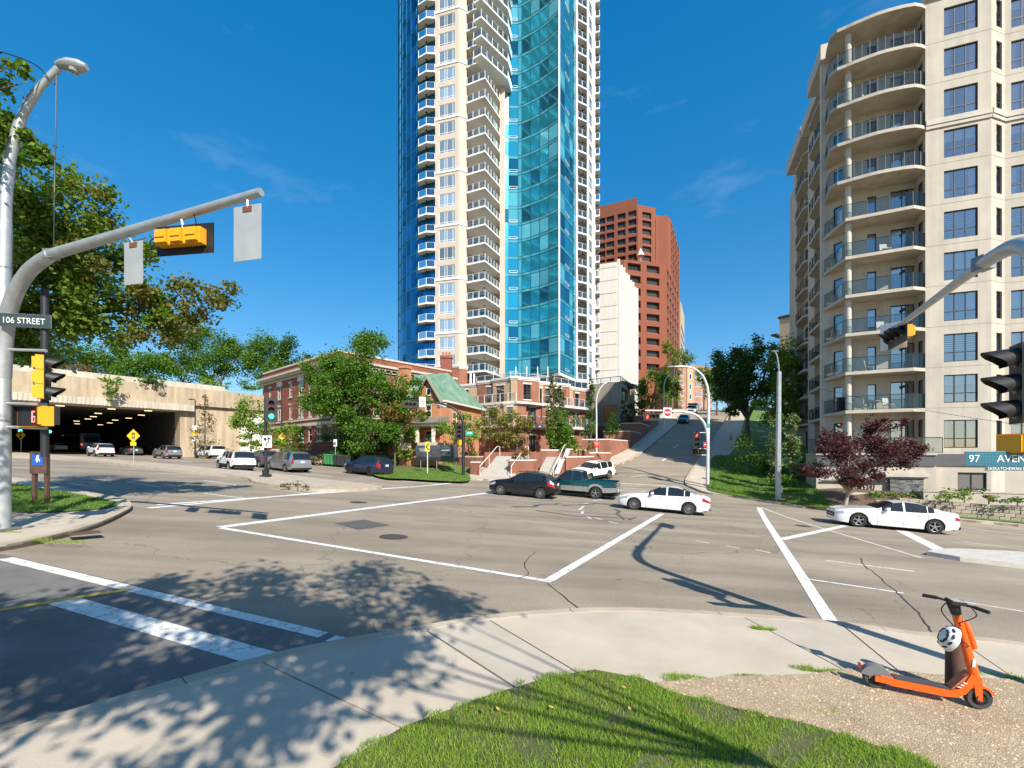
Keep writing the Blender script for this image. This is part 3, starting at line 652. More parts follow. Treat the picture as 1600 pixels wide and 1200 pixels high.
# side pilasters, low parapet blocks
sp = MB()
for ya, yb, xa, zt in ((3.0, 3.5, -5.75, ZR+.1), (5.8, 6.9, -4.0, ZR+1.2), (12.1, 14.6, -4.1, ZR+1.6), (20.2, 21.5, -4.0, ZR+1.4)): sp.box(xa, ya, GB, -3.38, yb, zt)
sp.box(-5.9, 2.6, ZR-.9, -3.3, 7, ZR+.35); sp.box(-4.9, 6.9, ZR-.2, -3.3, 14, ZR+1.0); sp.box(-4.9, 14.2, ZR-.2, -3.3, 21, ZR+1.2)
sp.build('pilaster', M_stucco_l, rb)
# ground floor terrace with its own glass railing, stone pier, iron emblem
t = MB(); t.box(-7.2, -1.5, GB, -.01, 1.5, 2.60); t.box(-7.25, -1.7, 2.6, -.01, 1.4, 2.74); t.build('terrace', M_stucco, rb)
railing(rb, [(-7.1, 1.2), (-7.1, -1.6), (.3, -1.6)], 2.74, 1.1, M_rail_d, M_glassB, 'terrace_railing', seg=2.2)
t = MB(); t.box(-3.1, -2.0, 1.05, -.55, -1.52, 1.35); t.box(-3.0, -1.9, .95, -.6, -1.52, 1.06); t.build('pier_cap', M_stucco_l, rb)
st = MB()
M_stone = mat('ledgestone', (.17, .17, .175), .9, island=.45, bump=.4, bscale=25)
z = -1.5
while z < .93:
    h = RS.choice([.07, .09, .12]); x = -2.75
    while x < -.85:
        L = min(RS.uniform(.18, .5), -.82-x); d = RS.uniform(.0, .05); st.box(x+.004, -1.80-d, z+.004, x+L-.004, -1.52, z+h-.004); x += L
    z += h
o = st.build('stone_pier', M_stone, rb); o['kind'] = 'stuff'
em = MB()
def ring(mb, c, r, rr, y, n=28):
    mb.tube([(c[0]+r*math.cos(2*PI*i/n), y, c[1]+r*math.sin(2*PI*i/n)) for i in range(n+1)], rr, 6)
ring(em, (-4.35, .35), .72, .045, -1.62); ring(em, (-4.35, .45), .5, .035, -1.62)
em.box(-6.9, -1.68, .62, -1.3, -1.58, .70); em.box(-6.9, -1.68, -.35, -1.3, -1.58, -.27)
em.tube([(-4.55, -1.6, -.3), (-4.42, -1.64, .3), (-4.35, -1.64, 1.1)], .05, 6); em.tube([(-4.15, -1.6, -.3), (-4.28, -1.64, .3), (-4.35, -1.64, 1.1)], .05, 6)
em.build('iron_emblem', M_rail_d, rb, smooth=40)
# things standing on the balconies
M_wicker = mat('balcony_furniture', (.55, .53, .5), .7); M_pot = mat('terracotta', (.42, .2, .11), .8)
def chair(x, y, z, rz, label):
    t = thing('balcony_chair', label, 'chair', tuple(rb.matrix_basis @ Vector((x, y, z))), RB_rz+rz, 'chairs on the balconies')
    a = MB(); a.box(-.25, -.25, .38, .25, .25, .44); a.build('seat', M_wicker, t)
    a = MB(); a.add([(-.25, .25, .44), (.25, .25, .44), (.25, .33, .95), (-.25, .33, .95), (-.25, .29, .44), (.25, .29, .44), (.25, .37, .95), (-.25, .37, .95)], [(0, 1, 2, 3), (5, 4, 7, 6), (3, 2, 6, 7), (1, 5, 6, 2), (4, 0, 3, 7)]); a.build('backrest', M_wicker, t)
    for sx in (-1, 1):
        for sy in (-1, 1): a = MB(); a.tube([(sx*.22, sy*.22, .38), (sx*.25, sy*.25, 0)], .018, 5); a.build('leg', M_wicker, t)
def locw(x, y, z): return tuple(rb.matrix_basis @ Vector((x, y, z)))
chair(-2.0, .5, Z0, .5, 'white chair on the lowest faceted balcony behind the glass')
chair(-3.6, .6, Z0, 2.2, 'pale chair at the left of the lowest faceted balcony')
chair(-2.2, .5, Z0+ST*4, .2, 'pale chair on the fifth balcony up, behind the signal arm')
chair(-3.2, .5, Z0+ST*1, 1.2, 'pale chair on the second faceted balcony from the bottom')
chair(-1.8, .55, Z0+ST*7, -.4, 'pale chair on the second rounded balcony from the bottom of the curved ones')
chair(-3.3, .55, Z0+ST*8, .9, 'pale chair on the curved balcony beside the potted plant')
chair(-2.4, .55, Z0+ST*2, .1, 'pale chair on the third faceted balcony from the bottom')
t = thing('patio_table', 'small round table on the lowest faceted balcony between two chairs', 'table', locw(-2.9, .55, Z0), RB_rz)
a = MB(); a.lathe([(0, .70), (.4, .70), (.4, .73), (0, .73)], 16); a.build('tabletop', M_wicker, t); a = MB(); a.tube([(0, 0, 0), (0, 0, .7)], .04, 8); a.build('leg', M_wicker, t)
t = thing('barbecue', 'dark covered barbecue at the left end of the lowest faceted balcony', 'barbecue', locw(-5.0, 1.0, Z0), RB_rz)
a = MB(); a.yprism([(-.4, .75), (.4, .75), (.4, .95), (.25, 1.15), (-.25, 1.15), (-.4, .95)], -.25, .25); a.build('lid', M_dark, t); a = MB(); a.box(-.36, -.22, .08, .36, .22, .74); a.build('cabinet', M_dark, t)
t = thing('potted_plant', 'green potted plant on the curved balcony near the top', 'plant', locw(-5.2, .35, Z0+ST*8), RB_rz)
a = MB(); a.lathe([(0, 0), (.14, 0), (.2, .35), (.17, .35), (0, .3)], 12); a.build('pot', M_pot, t); PLANT_POT = t
# ------------------------------------------------------------------ glass and beige residential tower
OX, OY = -3.0, 76.0
def LT(px, Z): return ((px-800)/F*Z-OX, Z-OY)
tw = thing('residential_tower', 'tall tower of blue curved glass and beige walls with stacked white balconies', 'tower', (OX, OY, 0))
RT = random.Random(11)
M_beige = mat('tower_beige', (.53, .455, .385), .9, var=.05, vscale=.6, stain=.06)
M_white = mat('tower_white', (.64, .62, .59), .85, var=.04, vscale=.6, stain=.05)
M_wtrim = mat('white_trim', (.80, .79, .76), .7)
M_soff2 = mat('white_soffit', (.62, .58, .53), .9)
def tglass(name, c, rough=.04, met=.75, rnd=.3):
    m = mat(name, c, rough, met, rnd=rnd); return m
M_tg1 = tglass('teal_glass', (.03, .40, .56), .16, .75, .25); M_tg2 = tglass('teal_glass_dark', (.015, .17, .27), .1, .75, .3); M_tg3 = mat('teal_glass_blind', (.10, .46, .58), .2, .35, rnd=.2, var=.12, vscale=2.5)
M_tgL = mat('blue_glass', (.018, .20, .40), .05, .8, island=.4); M_spd = mat('spandrel_glass', (.10, .46, .56), .12, .4)
M_spdL = mat('spandrel_blue', (.02, .16, .3), .12, .5)
M_mull = mat('teal_mullion', (.03, .16, .22), .4, .5); M_mulw = mat('pale_mullion', (.62, .66, .68), .5)
M_twin = mat('tower_window_glass', (.30, .40, .46), .06, .45, rnd=.45)
M_bluewin = mat('balcony_door_glass', (.04, .20, .33), .05, .6, rnd=.3)
M_glassW = glass_mat('white_rail_glass', (.80, .87, .88), .12, .03)
TB, TS, TN = 15.9, 2.88, 27
TT = TB+TS*TN
# beige front walls
fA, fB = Fac(LT(680, 72.5), LT(717, 71.4)), Fac(LT(717, 71.4), LT(729, 72.0))
fR1, fbk = Fac(LT(729, 72.0), LT(731, 74.4)), Fac(LT(731, 74.4), LT(784, 77.2))
fcol, fcs = Fac(LT(781, 75.3), LT(789, 75.2)), Fac(LT(781, 77.2), LT(781, 75.3))
fW, fWb = Fac(LT(917, 79.6), LT(930, 84.2)), Fac(LT(902, 82), LT(917, 82.3))
hA = []; hB = []; hW = []
for k in range(TN):
    z = TB+TS*k
    hA.append((.66, z+.70, 3.45, z+2.75)); hB += [(.55, z+.12, 1.75, z+2.35), (2.1, z+.12, 3.7, z+2.35)]; hW.append((1.4, z+.6, 3.0, z+2.55))
m = MB(); wall(m, fA, 16.3, TT+1, hA, .15); wall(m, fB, 16.3, TT+1); wall(m, fR1, 12, TT+1); wall(m, fbk, 12, TT+1, hB, .15); wall(m, fcol, 12.2, TT+1); wall(m, fcs, 12, TT+1)
wall(m, Fac(LT(680, 76), LT(680, 72.5)), 16.3, TT+1); wall(m, Fac(LT(789, 75.2), LT(789, 77.5)), 12, TT+1)
m.build('wall', M_beige, tw)
m = MB(); wall(m, fW, 8, TT+1, hW, .15); wall(m, fWb, 10, TT+1); wall(m, Fac(LT(930, 84.2), LT(905, 98)), 8, TT+1); wall(m, Fac(LT(917, 82.3), LT(917, 79.6)), 8, TT+1)
m.build('wall', M_white, tw)
m = MB()
for k in range(TN):
    if k % 3 == 2:
        z = TB+TS*k+.35
        for fc in (fA, fB): m.M = fc.M; m.box(-.03, -.10, z, fc.L+.03, -.004, z+.32)
        m.M = None
m.build('white_band', M_wtrim, tw)['kind'] = 'stuff'
# curved glass front (concave) and flat right face
pxs = [788, 794.5, 809.5, 815.5, 829.5, 843.5, 857.5, 872.5]
Zs = [76.6, 76.75, 76.8, 76.6, 75.7, 74.7, 73.5, 72.0]
cv = [Fac(LT(pxs[i], Zs[i]), LT(pxs[i+1], Zs[i+1])) for i in range(7)]
rp = [LT(875, 72.0), LT(900, 78.6)]
rseg = [Fac((rp[0][0]+(rp[1][0]-rp[0][0])*a, rp[0][1]+(rp[1][1]-rp[0][1])*a), (rp[0][0]+(rp[1][0]-rp[0][0])*b, rp[0][1]+(rp[1][1]-rp[0][1])*b)) for a, b in ((0, .28), (.28, .55), (.55, .78), (.78, 1))]
pm = {}
def panel_mesh(wd, mt, hh):
    key = (round(wd, 2), mt.name, hh)
    if key not in pm:
        a = MB(); a.box(.05, -.0, .52, wd-.05, .06, TS-.05); pm[key] = a.mesh('glass_panel', mt)
    return pm[key]
sp = MB(); mu = MB(); ow = MB()
for j, fc in enumerate(cv+rseg):
    for k in range(TN):
        z = TB+TS*k
        mt = RT.choices([M_tg1, M_tg2, M_tg3], [.68, .17, .15])[0] if j != 2 else M_spd
        ob('glass_panel', panel_mesh(fc.L, mt, 0), tw, fc.p(0, 0, z), fc.rz)
        sp.M = fc.M; sp.box(.0, .01, z+.08, fc.L, .07, z+.47)
        mu.M = fc.M; mu.box(0, -.03, z-.02, fc.L, .04, z+.05); mu.box(0, -.03, z+.47, fc.L, .04, z+.52)
        if j in (1, 8) and (k % 3 != 1):
            ow.M = fc.M; zz = z+.58; ow.box(.1, -.06, zz, fc.L-.1, .0, zz+.09); ow.box(.1, -.06, zz+.36, fc.L-.1, .0, zz+.42); ow.box(.1, -.06, zz, .18, 0, zz+.4); ow.box(fc.L-.18, -.06, zz, fc.L-.1, 0, zz+.4)
    mu.M = fc.M; mu.box(-.035, -.05, TB, .035, .05, TT)
sp.M = mu.M = ow.M = None
sp.build('spandrel', M_spd, tw)['kind'] = 'stuff'; mu.build('mullion', M_mull, tw)['kind'] = 'stuff'; ow.build('operable_sash', M_mulw, tw)['kind'] = 'stuff'
m = MB(); a, b = LT(872.5, 72.0), LT(875, 72.0); m.box(a[0], a[1]-.12, TB-.2, b[0], a[1]+.25, TT); m.build('corner_mullion', M_mulw, tw)
m = MB(); a = LT(901, 78.6); m.box(a[0]-.12, a[1]-.12, TB-.3, a[0]+.14, a[1]+1.0, TT+2); m.build('fin', M_wtrim, tw)
# left cylinder of blue glass
cx, cy, R = -8.5-OX, 85.0-OY, 12.7
ang = [math.radians(-106-6.6*i) for i in range(19)]
pts = [(cx+R*math.cos(t), cy+R*math.sin(t)) for t in ang]
g = MB(); s2 = MB(); m2 = MB()
for i in range(18):
    fc = Fac(pts[i+1], pts[i]); g.M = s2.M = m2.M = fc.M
    for k in range(TN):
        z = TB+TS*k; g.box(.04, 0, z+.45, fc.L-.04, .05, z+TS-.04); s2.box(0, .01, z+.06, fc.L, .06, z+.42); m2.box(0, -.03, z-.03, fc.L, .05, z+.05)
        if i % 4 == 1 and k % 2: m2.box(.1, -.05, z+.6, fc.L-.1, -.01, z+.66); m2.box(.1, -.05, z+.95, fc.L-.1, -.01, z+1.0)
    m2.box(-.03, -.04, TB, .03, .05, TT)
g.build('curved_glass', M_tgL, tw)['kind'] = 'stuff'; s2.build('spandrel', M_spdL, tw)['kind'] = 'stuff'; m2.build('mullion', M_mull, tw)['kind'] = 'stuff'
# windows
for k in range(TN):
    z = TB+TS*k
    o = window(tw, fA, .66, z+.70, 2.79, 2.05, (.36, .5, .86), (.16,), .07, M_wtrim, M_twin, .05)
    window(tw, fbk, .55, z+.12, 1.2, 2.2, (), (), .10, M_wtrim, M_bluewin, .05, 'balcony_door'); window(tw, fbk, 2.1, z+.12, 1.6, 2.2, (.6,), (), .07, M_wtrim, M_bluewin, .05)
    window(tw, fW, 1.4, z+.6, 1.6, 1.95, (.5,), (.2,), .06, M_dark, M_twin, .05)
# stacked balconies
S2 = [LT(729, 71.8), LT(758, 70.4), LT(781.5, 75.0)]; S2b = [LT(781.5, 77), LT(731, 74.3)]
S1 = [LT(680, 72.3), LT(666, 72.2), LT(653, 73.1)]; S1b = [LT(654, 74.6), LT(664, 74.2), LT(680, 73.4)]
S3 = [LT(902.5, 78.7), LT(917, 79.7)]; S3b = [LT(917, 82.3), LT(904, 82)]
S4 = [LT(930.2, 84.2), LT(937, 84.0), LT(937, 86.5)]; S4b = [LT(929, 88)]
for nm, fr, bk in (('a', S1, S1b), ('b', S2, S2b), ('c', S3, S3b), ('d', S4, S4b)):
    poly = fr+bk; a = MB(); a.prism(poly, -.24, .0, cap=False)
    if sum(poly[i-1][0]*poly[i][1]-poly[i][0]*poly[i-1][1] for i in range(len(poly))) < 0: poly = poly[::-1]
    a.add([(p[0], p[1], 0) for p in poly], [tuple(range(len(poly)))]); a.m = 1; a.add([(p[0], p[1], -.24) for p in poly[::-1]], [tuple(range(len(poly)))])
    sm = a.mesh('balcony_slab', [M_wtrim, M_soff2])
    proto = None
    for k in range(TN):
        z = TB+TS*k + (0 if nm != 'a' else -.25)
        if nm == 'a' and k == 0: continue
        o = ob('balcony_slab', sm, tw, (0, 0, z))
        if proto is None:
            c = Vector((sum(p[0] for p in poly)/len(poly), sum(p[1] for p in poly)/len(poly)))
            ins = [tuple(Vector(p)+(c-Vector(p)).normalized()*.10) for p in fr]
            r = railing(o, ins, 0, 1.08, M_wtrim, M_glassW, seg=1.1, topr=.035, pr=.035); proto = r
            lt = MB(); lt.lathe([(0, -.36), (.16, -.34), (.18, -.242), (0, -.242)], 8, c=(c[0], c[1], 0)); lo = lt.build('soffit_lamp', M_dark, o)
        else:
            r2 = ob('balcony_railing', proto.data, o); ob('glass_panel', proto.children[0].data, r2); ob('soffit_lamp', lo.data, o)
# big top balcony spreading over the glass corner (upper storeys)
for k in range(17, TN):
    z = TB+TS*k; poly = [LT(740, 70.2), LT(752, 69.4), LT(794, 74.0), LT(800, 76.8), LT(783, 77)]
    a = MB(); a.prism(poly, z-.26, z+.01); o = a.build('balcony_slab', M_wtrim, tw); railing(o, [tuple(Vector(p)*.995) for p in poly[:4]], z, 1.08, M_wtrim, M_glassW, seg=1.2, topr=.035, pr=.035)
# inner core so that nothing shows through, soffit below the glass, columns
core = [LT(683, 74.6), LT(731, 74.8), LT(784, 77.6), LT(790, 77.2), LT(815, 77.6), LT(857, 74.6), LT(872, 72.6), LT(874.5, 72.4), LT(899, 79), LT(903, 82.6), LT(917, 82.8), LT(928, 86), LT(905, 98), LT(660, 98), LT(640, 88), LT(655, 78)]
m = MB(); m.prism(core, TB-.05, TT); m.build('core', M_dark, tw)
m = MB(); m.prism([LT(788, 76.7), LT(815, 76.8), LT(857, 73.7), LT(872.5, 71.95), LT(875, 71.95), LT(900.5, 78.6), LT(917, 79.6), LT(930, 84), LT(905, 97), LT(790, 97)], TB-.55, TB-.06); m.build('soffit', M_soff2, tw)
for px, Z in ((868, 74), (892, 79.2), (838, 76), (880, 77)):
    c = LT(px, Z); m = MB(); m.lathe([(.42, 10.5), (.42, TB-.55)], 14, c=(c[0], c[1], 0)); m.build('column', M_soff2, tw, smooth=40)
m = MB(); m.prism([LT(795, 84), LT(860, 82), LT(898, 86), LT(898, 95), LT(795, 95)], 10.5, TB-.5); m.build('lobby_glazing', M_tg2, tw)
m = MB(); m.prism([(x*1.0, y) for x, y in core], TT, TT+1.4); m.build('roof', M_white, tw)

# ------------------------------------------------------------------ brick podium in front of the tower
M_brk = brick_mat('podium_brick', (.32, .095, .055), (.26, .075, .042), (.27, .17, .12)); M_tan = mat('podium_tan', (.47, .335, .21), .9, var=.08, vscale=.8, stain=.1)
M_cap = mat('stone_cap', (.62, .57, .52), .85, var=.06)
M_pframe = mat('podium_window_frame', (.07, .06, .055), .6); M_pglass = glass_mat('podium_glass', (.45, .52, .55), .28, .02, (.85, .95, 1))
pd = thing('brick_podium', 'low terraced red brick and tan podium wrapped round the foot of the tower', 'building', (OX, OY, 0))
RP = random.Random(5)
M_railw = mat('podium_rail', (.62, .60, .58), .5); M_glassP = glass_mat('podium_rail_glass', (.80, .78, .76), .08, .05)
def block(a, b, z0, z1, holes, mt, cap=True, sides=True, depth=9.0, top=True):
    fc = Fac(a, b); m = MB(); wall(m, fc, z0, z1, holes, .18)
    if sides:
        m.M = fc.M; m.quad((0, depth, z0), (0, 0, z0), (0, 0, z1), (0, depth, z1)); m.quad((fc.L, 0, z0), (fc.L, depth, z0), (fc.L, depth, z1), (fc.L, 0, z1))
        if top: m.quad((0, 0, z1-.02), (fc.L, 0, z1-.02), (fc.L, depth, z1-.02), (0, depth, z1-.02))
        m.M = None
    m.build('wall', mt, pd)
    if holes:
        r = MB(); r.M = fc.M; r.quad((.1, 1.4, z0), (fc.L-.1, 1.4, z0), (fc.L-.1, 1.4, z1-.1), (.1, 1.4, z1-.1)); r.build('interior', M_room, pd)
    if cap:
        c = MB(); c.M = fc.M; c.box(-.12, -.14, z1-.04, fc.L+.12, .35, z1+.26); c.box(-.06, -.07, z1-.2, fc.L+.06, -.003, z1-.04)
        c.box(-.13, .36, z1-.04, .1, depth, z1+.25); c.box(fc.L-.1, .36, z1-.04, fc.L+.13, depth, z1+.25)
        c.build('coping', M_cap, pd)
    for u0, v0, u1, v1 in holes:
        o = window(pd, fc, u0, v0, u1-u0, v1-v0, (.5,) if u1-u0 > .9 else (), (.22,) if v1-v0 < 2.0 else (), .07, M_pframe, M_pglass, .08)
        l = MB(); l.M = fc.M; l.box(u0-.12, -.05, v1, u1+.12, -.003, v1+.2); l.build('lintel', M_cap, pd); l = MB(); l.M = fc.M; l.box(u0-.1, -.06, v0-.12, u1+.1, -.003, v0-.002); l.build('sill', M_cap, pd)
        curtain(o, u1-u0, v1-v0, RP.choice(['curtains', 'blind', 'none', 'curtains']), RP)
    return fc
# upper blocks against the tower
block(LT(618, 73.5), LT(651, 71.2), 6, 15.8, [], M_brk, depth=6); block(LT(651.3, 71.3), LT(680, 71.9), 6, 15.6, [], M_brk, depth=6)
railing(pd, [LT(630, 72.6), LT(651, 71.5), LT(680, 72.1)], 16.0, 1.1, M_wtrim, M_glassW, 'terrace_railing', seg=1.3, topr=.04, pr=.04)
block(LT(680.3, 71.8), LT(717, 70.8), 4, 16.6, [(1.0, 12.6, 1.9, 15.2)], M_brk, depth=5); block(LT(717.3, 70.9), LT(730, 71.6), 4, 16.4, [], M_brk, depth=5); block(LT(730.3, 72.5), LT(752, 74.5), 4, 14.6, [(1.0, 11.8, 2.4, 14.1)], M_brk, depth=5)
block(LT(676, 70.5), LT(713, 69.5), 3, 11.9, [(1.2, 8.6, 2.2, 11.0)], M_brk, depth=3); block(LT(713.3, 69.8), LT(735, 70.5), 3, 11.2, [], M_brk, depth=3)
for px in (735.5, 741):
    c = LT(px, 71.5); m = MB(); m.box(c[0]-.14, c[1]-.14, 11.5, c[0]+.14, c[1]+.14, 15.7); m.build('post', M_wtrim, pd)
# left wing
z3, z2, z1, z0 = 12.3, 9.25, 6.35, 2.6
block(LT(719, 62.2), LT(747, 60.9), z2, z3-.2, [(.35, z2+.1, 1.35, z2+2.3)], M_tan)
block(LT(747, 60.7), LT(770, 59.6), z2, z3, [(1.3, z2+.05, 1.95, z2+2.4)], M_brk); block(LT(770, 59.3), LT(798, 57.6), z2, z3+.1, [(.55, z2+.1, 1.85, z2+2.4)], M_tan)
block(LT(798.2, 57.4), LT(808.5, 57.2), z2, z3+.12, [], M_tan)
lw1 = [(726, 60.6), (755, 58.9), (808, 55.6)]
block(LT(726, 60.4), LT(749, 59.0), z1, z2-.25, [(1.0, z1+.1, 1.9, z1+2.2)], M_brk); block(LT(749, 58.8), LT(758, 58.2), z0, z2-.25, [], M_brk); block(LT(758, 58.0), LT(787, 56.3), z1, z2-.25, [(.5, z1+.1, 1.9, z1+2.3)], M_tan)
block(LT(787, 56.1), LT(807.5, 55.5), z1, z2-.25, [(.45, z1+.2, 1.2, z1+2.2)], M_tan)
block(LT(740, 59.2), LT(807, 55.7), z0-1, z1-.25, [(1.2, z0+.6, 2.4, z0+2.6), (3.8, z0+.6, 5.4, z0+2.6)], M_tan)
# right wing
block(LT(808.8, 57.2), LT(842, 58.6), z2, z3+.05, [(.85, z2+.5, 1.95, z2+2.45)], M_brk); block(LT(842, 59.6), LT(849, 60), z2, z3-.15, [(.15, z2+.1, .5, z2+2.2)], M_tan); block(LT(849, 60.2), LT(890, 62.4), z2, z3-.1, [(.35, z2+.1, 1.1, z2+2.3), (1.9, z2+.5, 3.0, z2+2.4)], M_brk)
block(LT(890, 63.2), LT(895, 63.5), z2, z3-.3, [], M_tan); block(LT(894, 64.2), LT(919, 66), z2, z3-.25, [(.6, z2+.1, 1.3, z2+2.2)], M_brk)
block(LT(808, 55.6), LT(822, 56.2), z1, z2-.25, [], M_brk); block(LT(822, 57.2), LT(846, 58.4), z1, z2-.25, [(.5, z1+.1, 1.5, z1+2.3)], M_brk); block(LT(847, 58.2), LT(876, 60), z1, z2-.25, [(.6, z1+.2, 1.4, z1+2.2)], M_brk); block(LT(876, 61.5), LT(922, 65), z1, z2-.25, [(.6, z1+.1, 1.6, z1+2.2), (2.4, z1+.1, 3.4, z1+2.2)], M_brk)
block(LT(808, 55.8), LT(926, 64.5), z0-1, z1-.25, [(2.0, z0+.4, 3.0, z0+2.5), (5.5, z0+.4, 6.6, z0+2.5), (9, z0+.4, 10, z0+2.5)], M_brk)
# ledges and balcony rails
def ledge(pl, z, h=.3, back=3.0, rail=None):
    m = MB(); m.prism([LT(*p) for p in pl]+[LT(p[0], p[1]+back) for p in pl[::-1]], z-h, z); m.build('ledge', M_cap, pd)
    if rail: railing(pd, [LT(p[0], p[1]+.15) for p in rail], z, 1.1, M_railw, M_glassP, seg=1.3, topr=.035, pr=.035)
ledge([(725, 60.2), (757, 58.2), (808, 55.2)], z2, rail=[(727, 60.2), (757, 58.2), (807, 55.3)])
ledge([(808, 55.2), (823, 55.8), (847, 57.8), (877, 59.6), (923, 64)], z2, rail=[(848, 58.0), (877, 59.6), (922, 64)])
ledge([(738, 58.4), (758, 57.4), (808, 54.8)], z1, back=2.0, rail=[(738, 58.3), (766, 56.9)])
ledge([(811, 55.0), (846, 56.8), (880, 58.8), (926, 63.5)], z1, back=2.0, rail=[(811, 55.0), (846, 56.8), (880, 58.8), (926, 63.4)])
railing(pd, [LT(745, 62.5), LT(798, 59.6), LT(842, 61), LT(919, 68)], z3+.2, 1.0, M_railw, M_glassP, 'terrace_railing', seg=1.5, topr=.03, pr=.03)
m = MB()
for px in (806, 823, 840, 856): c = LT(px, 62.5); m = MB(); m.tube([(c[0], c[1], z3), (c[0], c[1], z3+2.6)], .07, 6); m.build('mast', M_wtrim, pd)
m = MB(); m.prism([LT(719, 62.6), LT(803, 58.2), LT(845, 60.5), LT(920, 67), LT(925, 80), LT(700, 80)], 2, z3-.15); m.build('core', M_dark, pd)

# ------------------------------------------------------------------ white slab block and parking deck
M_wb = mat('white_block', (.66, .63, .59), .9, var=.05, vscale=.5, stain=.07); M_wbg = mat('block_joint', (.34, .31, .29), .9)
wbk = thing('white_apartment_block', 'plain white slab block with thin floor lines behind the tower', 'building', (15, 100, 0))
def L2(px, Z): return ((px-800)/F*Z-15, Z-100)
fl_, fr_ = Fac(L2(921, 97.5), L2(964, 95.5)), Fac(L2(964, 95.5), L2(994, 113))
zr = 43.7; gk = [zr-1.0-2.75*k for k in range(14)]
hl = []; hr = []
for z in gk[:12]: hl += [(.3, z-1.9, 1.7, z-.3)]; 
m = MB(); wall(m, fl_, 4, zr, hl, .5); m.build('wall', M_wb, wbk)
m = MB(); wall(m, fr_, 4, zr); m.M = fr_.M
for i in range(9): u = .3+i*(fr_.L-.6)/8.; m.box(u-.25, -.55, 12, u+.25, .0, zr+(.6 if i % 2 == 0 else .2))
m.M = None; m.build('wall', M_wb, wbk)
m = MB()
for z in gk: m.M = fl_.M; m.box(1.8, -.03, z-.06, fl_.L, .0, z+.06)
m.M = None; o = m.build('floor_joint', M_wbg, wbk); o['kind'] = 'stuff'
for u0, v0, u1, v1 in hl: window(wbk, fl_, u0, v0, 1.4, 1.6, (.5,), (), .06, M_dark, M_twin, .2)
wm = {}
for i in range(8):
    u = .3+(i+.5)*(fr_.L-.6)/8.-.45
    for z in gk[:13]: window(wbk, fr_, u, z-2.0, .9, 1.2, (), (), .06, M_dark, M_twin, -.04)
m = MB(); m.prism([L2(921, 97.7), L2(963.5, 95.8), L2(993.5, 113), L2(960, 125), L2(915, 125)], 3, zr-.2); m.build('roof', M_wb, wbk)
# concrete parking deck with an orange timber door
M_deck = mat('deck_concrete', (.36, .30, .225), .9, var=.12, vscale=.7, stain=.2, bump=.2)
dk = thing('parking_deck', 'tan concrete parking deck with an orange timber door below the white block', 'building', (13, 78, 0))
def L3(px, Z): return ((px-800)/F*Z-13, Z-78)
f1, f2 = Fac(L3(925, 77), L3(970, 74)), Fac(L3(970, 74), L3(992, 86))
m = MB(); wall(m, f1, 2, 14.6, [(2.0, 8.0, 4.6, 10.9)], .3); wall(m, f2, 2, 14.6, [(.7, 11.7, 6.5, 13.9)], .4); m.prism([L3(925, 77.2), L3(969.5, 74.3), L3(991.5, 86), L3(975, 95), L3(925, 95)], 14.0, 14.2); m.build('wall', M_deck, dk)
m = MB(); m.M = f1.M
for i in range(11): m.box(2.0, .12, 8.0+i*.262, 4.6, .16, 8.0+i*.262+.245)
m.M = None; o = m.build('timber_door', mat('orange_timber', (.50, .19, .05), .6, var=.25, vscale=3), dk)
m = MB(); m.M = f1.M; m.box(-.5, -.04, 2, 5.0, -.003, 7.4); m.M = f2.M; m.box(0, -.04, 2, 3, -.003, 7.2); m.M = None; m.build('brick_plinth', M_brk, dk)
m = MB(); m.M = f2.M; m.quad((.7, .3, 11.7), (6.5, .3, 11.7), (6.5, .3, 13.9), (.7, .3, 13.9)); m.M = None; m.build('window', M_bluewin, dk)
railing(dk, [L3(924, 77.2), L3(969.7, 74.2), L3(991.5, 86)], 14.6, 1.0, M_dark, glass_mat('deck_rail_glass', (.9, .9, .9), .02), 'deck_railing', seg=2.0, topr=.05, pr=.04)
m = MB(); m.box(-1, -1, 2, 3, 3, 13.9); m.build('core', M_dark, dk)

# ------------------------------------------------------------------ red-brown office block
M_rb = mat('redbrown_concrete', (.225, .07, .038), .9, var=.06, vscale=.3, stain=.08, bump=.3, bscale=3)
ofc = thing('office_tower', 'red brown stepped office tower with deep square windows, far behind', 'building', (30, 140, 0))
def L4(px, Z): return ((px-800)/F*Z-30, Z-140)
M_oglass = mat('office_glass', (.05, .045, .04), .08, .2, rnd=.6); M_sill = mat('office_sill', (.27, .09, .055), .9)
def office(fc, z0, z1, us, wd, zs, ht, th=1.0, arch=False):
    H = [(u, z, u+wd, z+ht) for u in us for z in zs]; m = MB(); wall(m, fc, z0, z1, H, th); m.build('wall', M_rb, ofc)
    for u0, v0, u1, v1 in H:
        window(ofc, fc, u0, v0, wd, ht, (.25, .5, .75) if wd > 3 else (.5,), (), .12, M_dark, M_oglass, th-.12)
    s = MB(); s.M = fc.M
    for u0, v0, u1, v1 in H: s.add([(u0, .0, v0-.02), (u1, 0, v0-.02), (u1, th, v0+.55), (u0, th, v0+.55), (u0, th, v0-.02), (u1, th, v0-.02)], [(0, 1, 2, 3), (0, 3, 4), (1, 5, 2)])
    s.M = None; s.build('sloped_sill', M_sill, ofc)['kind'] = 'stuff'
# lower block: rows of 3.75 m
zl = [31.5+3.75*k-.0 for k in range(-4, 9)]
fo1 = Fac(L4(975, 132), L4(1041, 136)); fo2 = Fac(L4(1041, 136), L4(1061, 160))
zb_ = [2.65+(710-y)/F*134-.2 for y in (573, 552, 533, 514, 495, 476, 457, 438, 419)]
office(fo1, 10, 59.4, [1.2, 7.6], 4.4, [z-1.0 for z in zb_], 2.2)
m = MB()
office(fo2, 10, 59.0, [2.0, 7.0, 12.0, 17.0, 22.0], 3.0, [z-1.0 for z in zb_], 2.4)
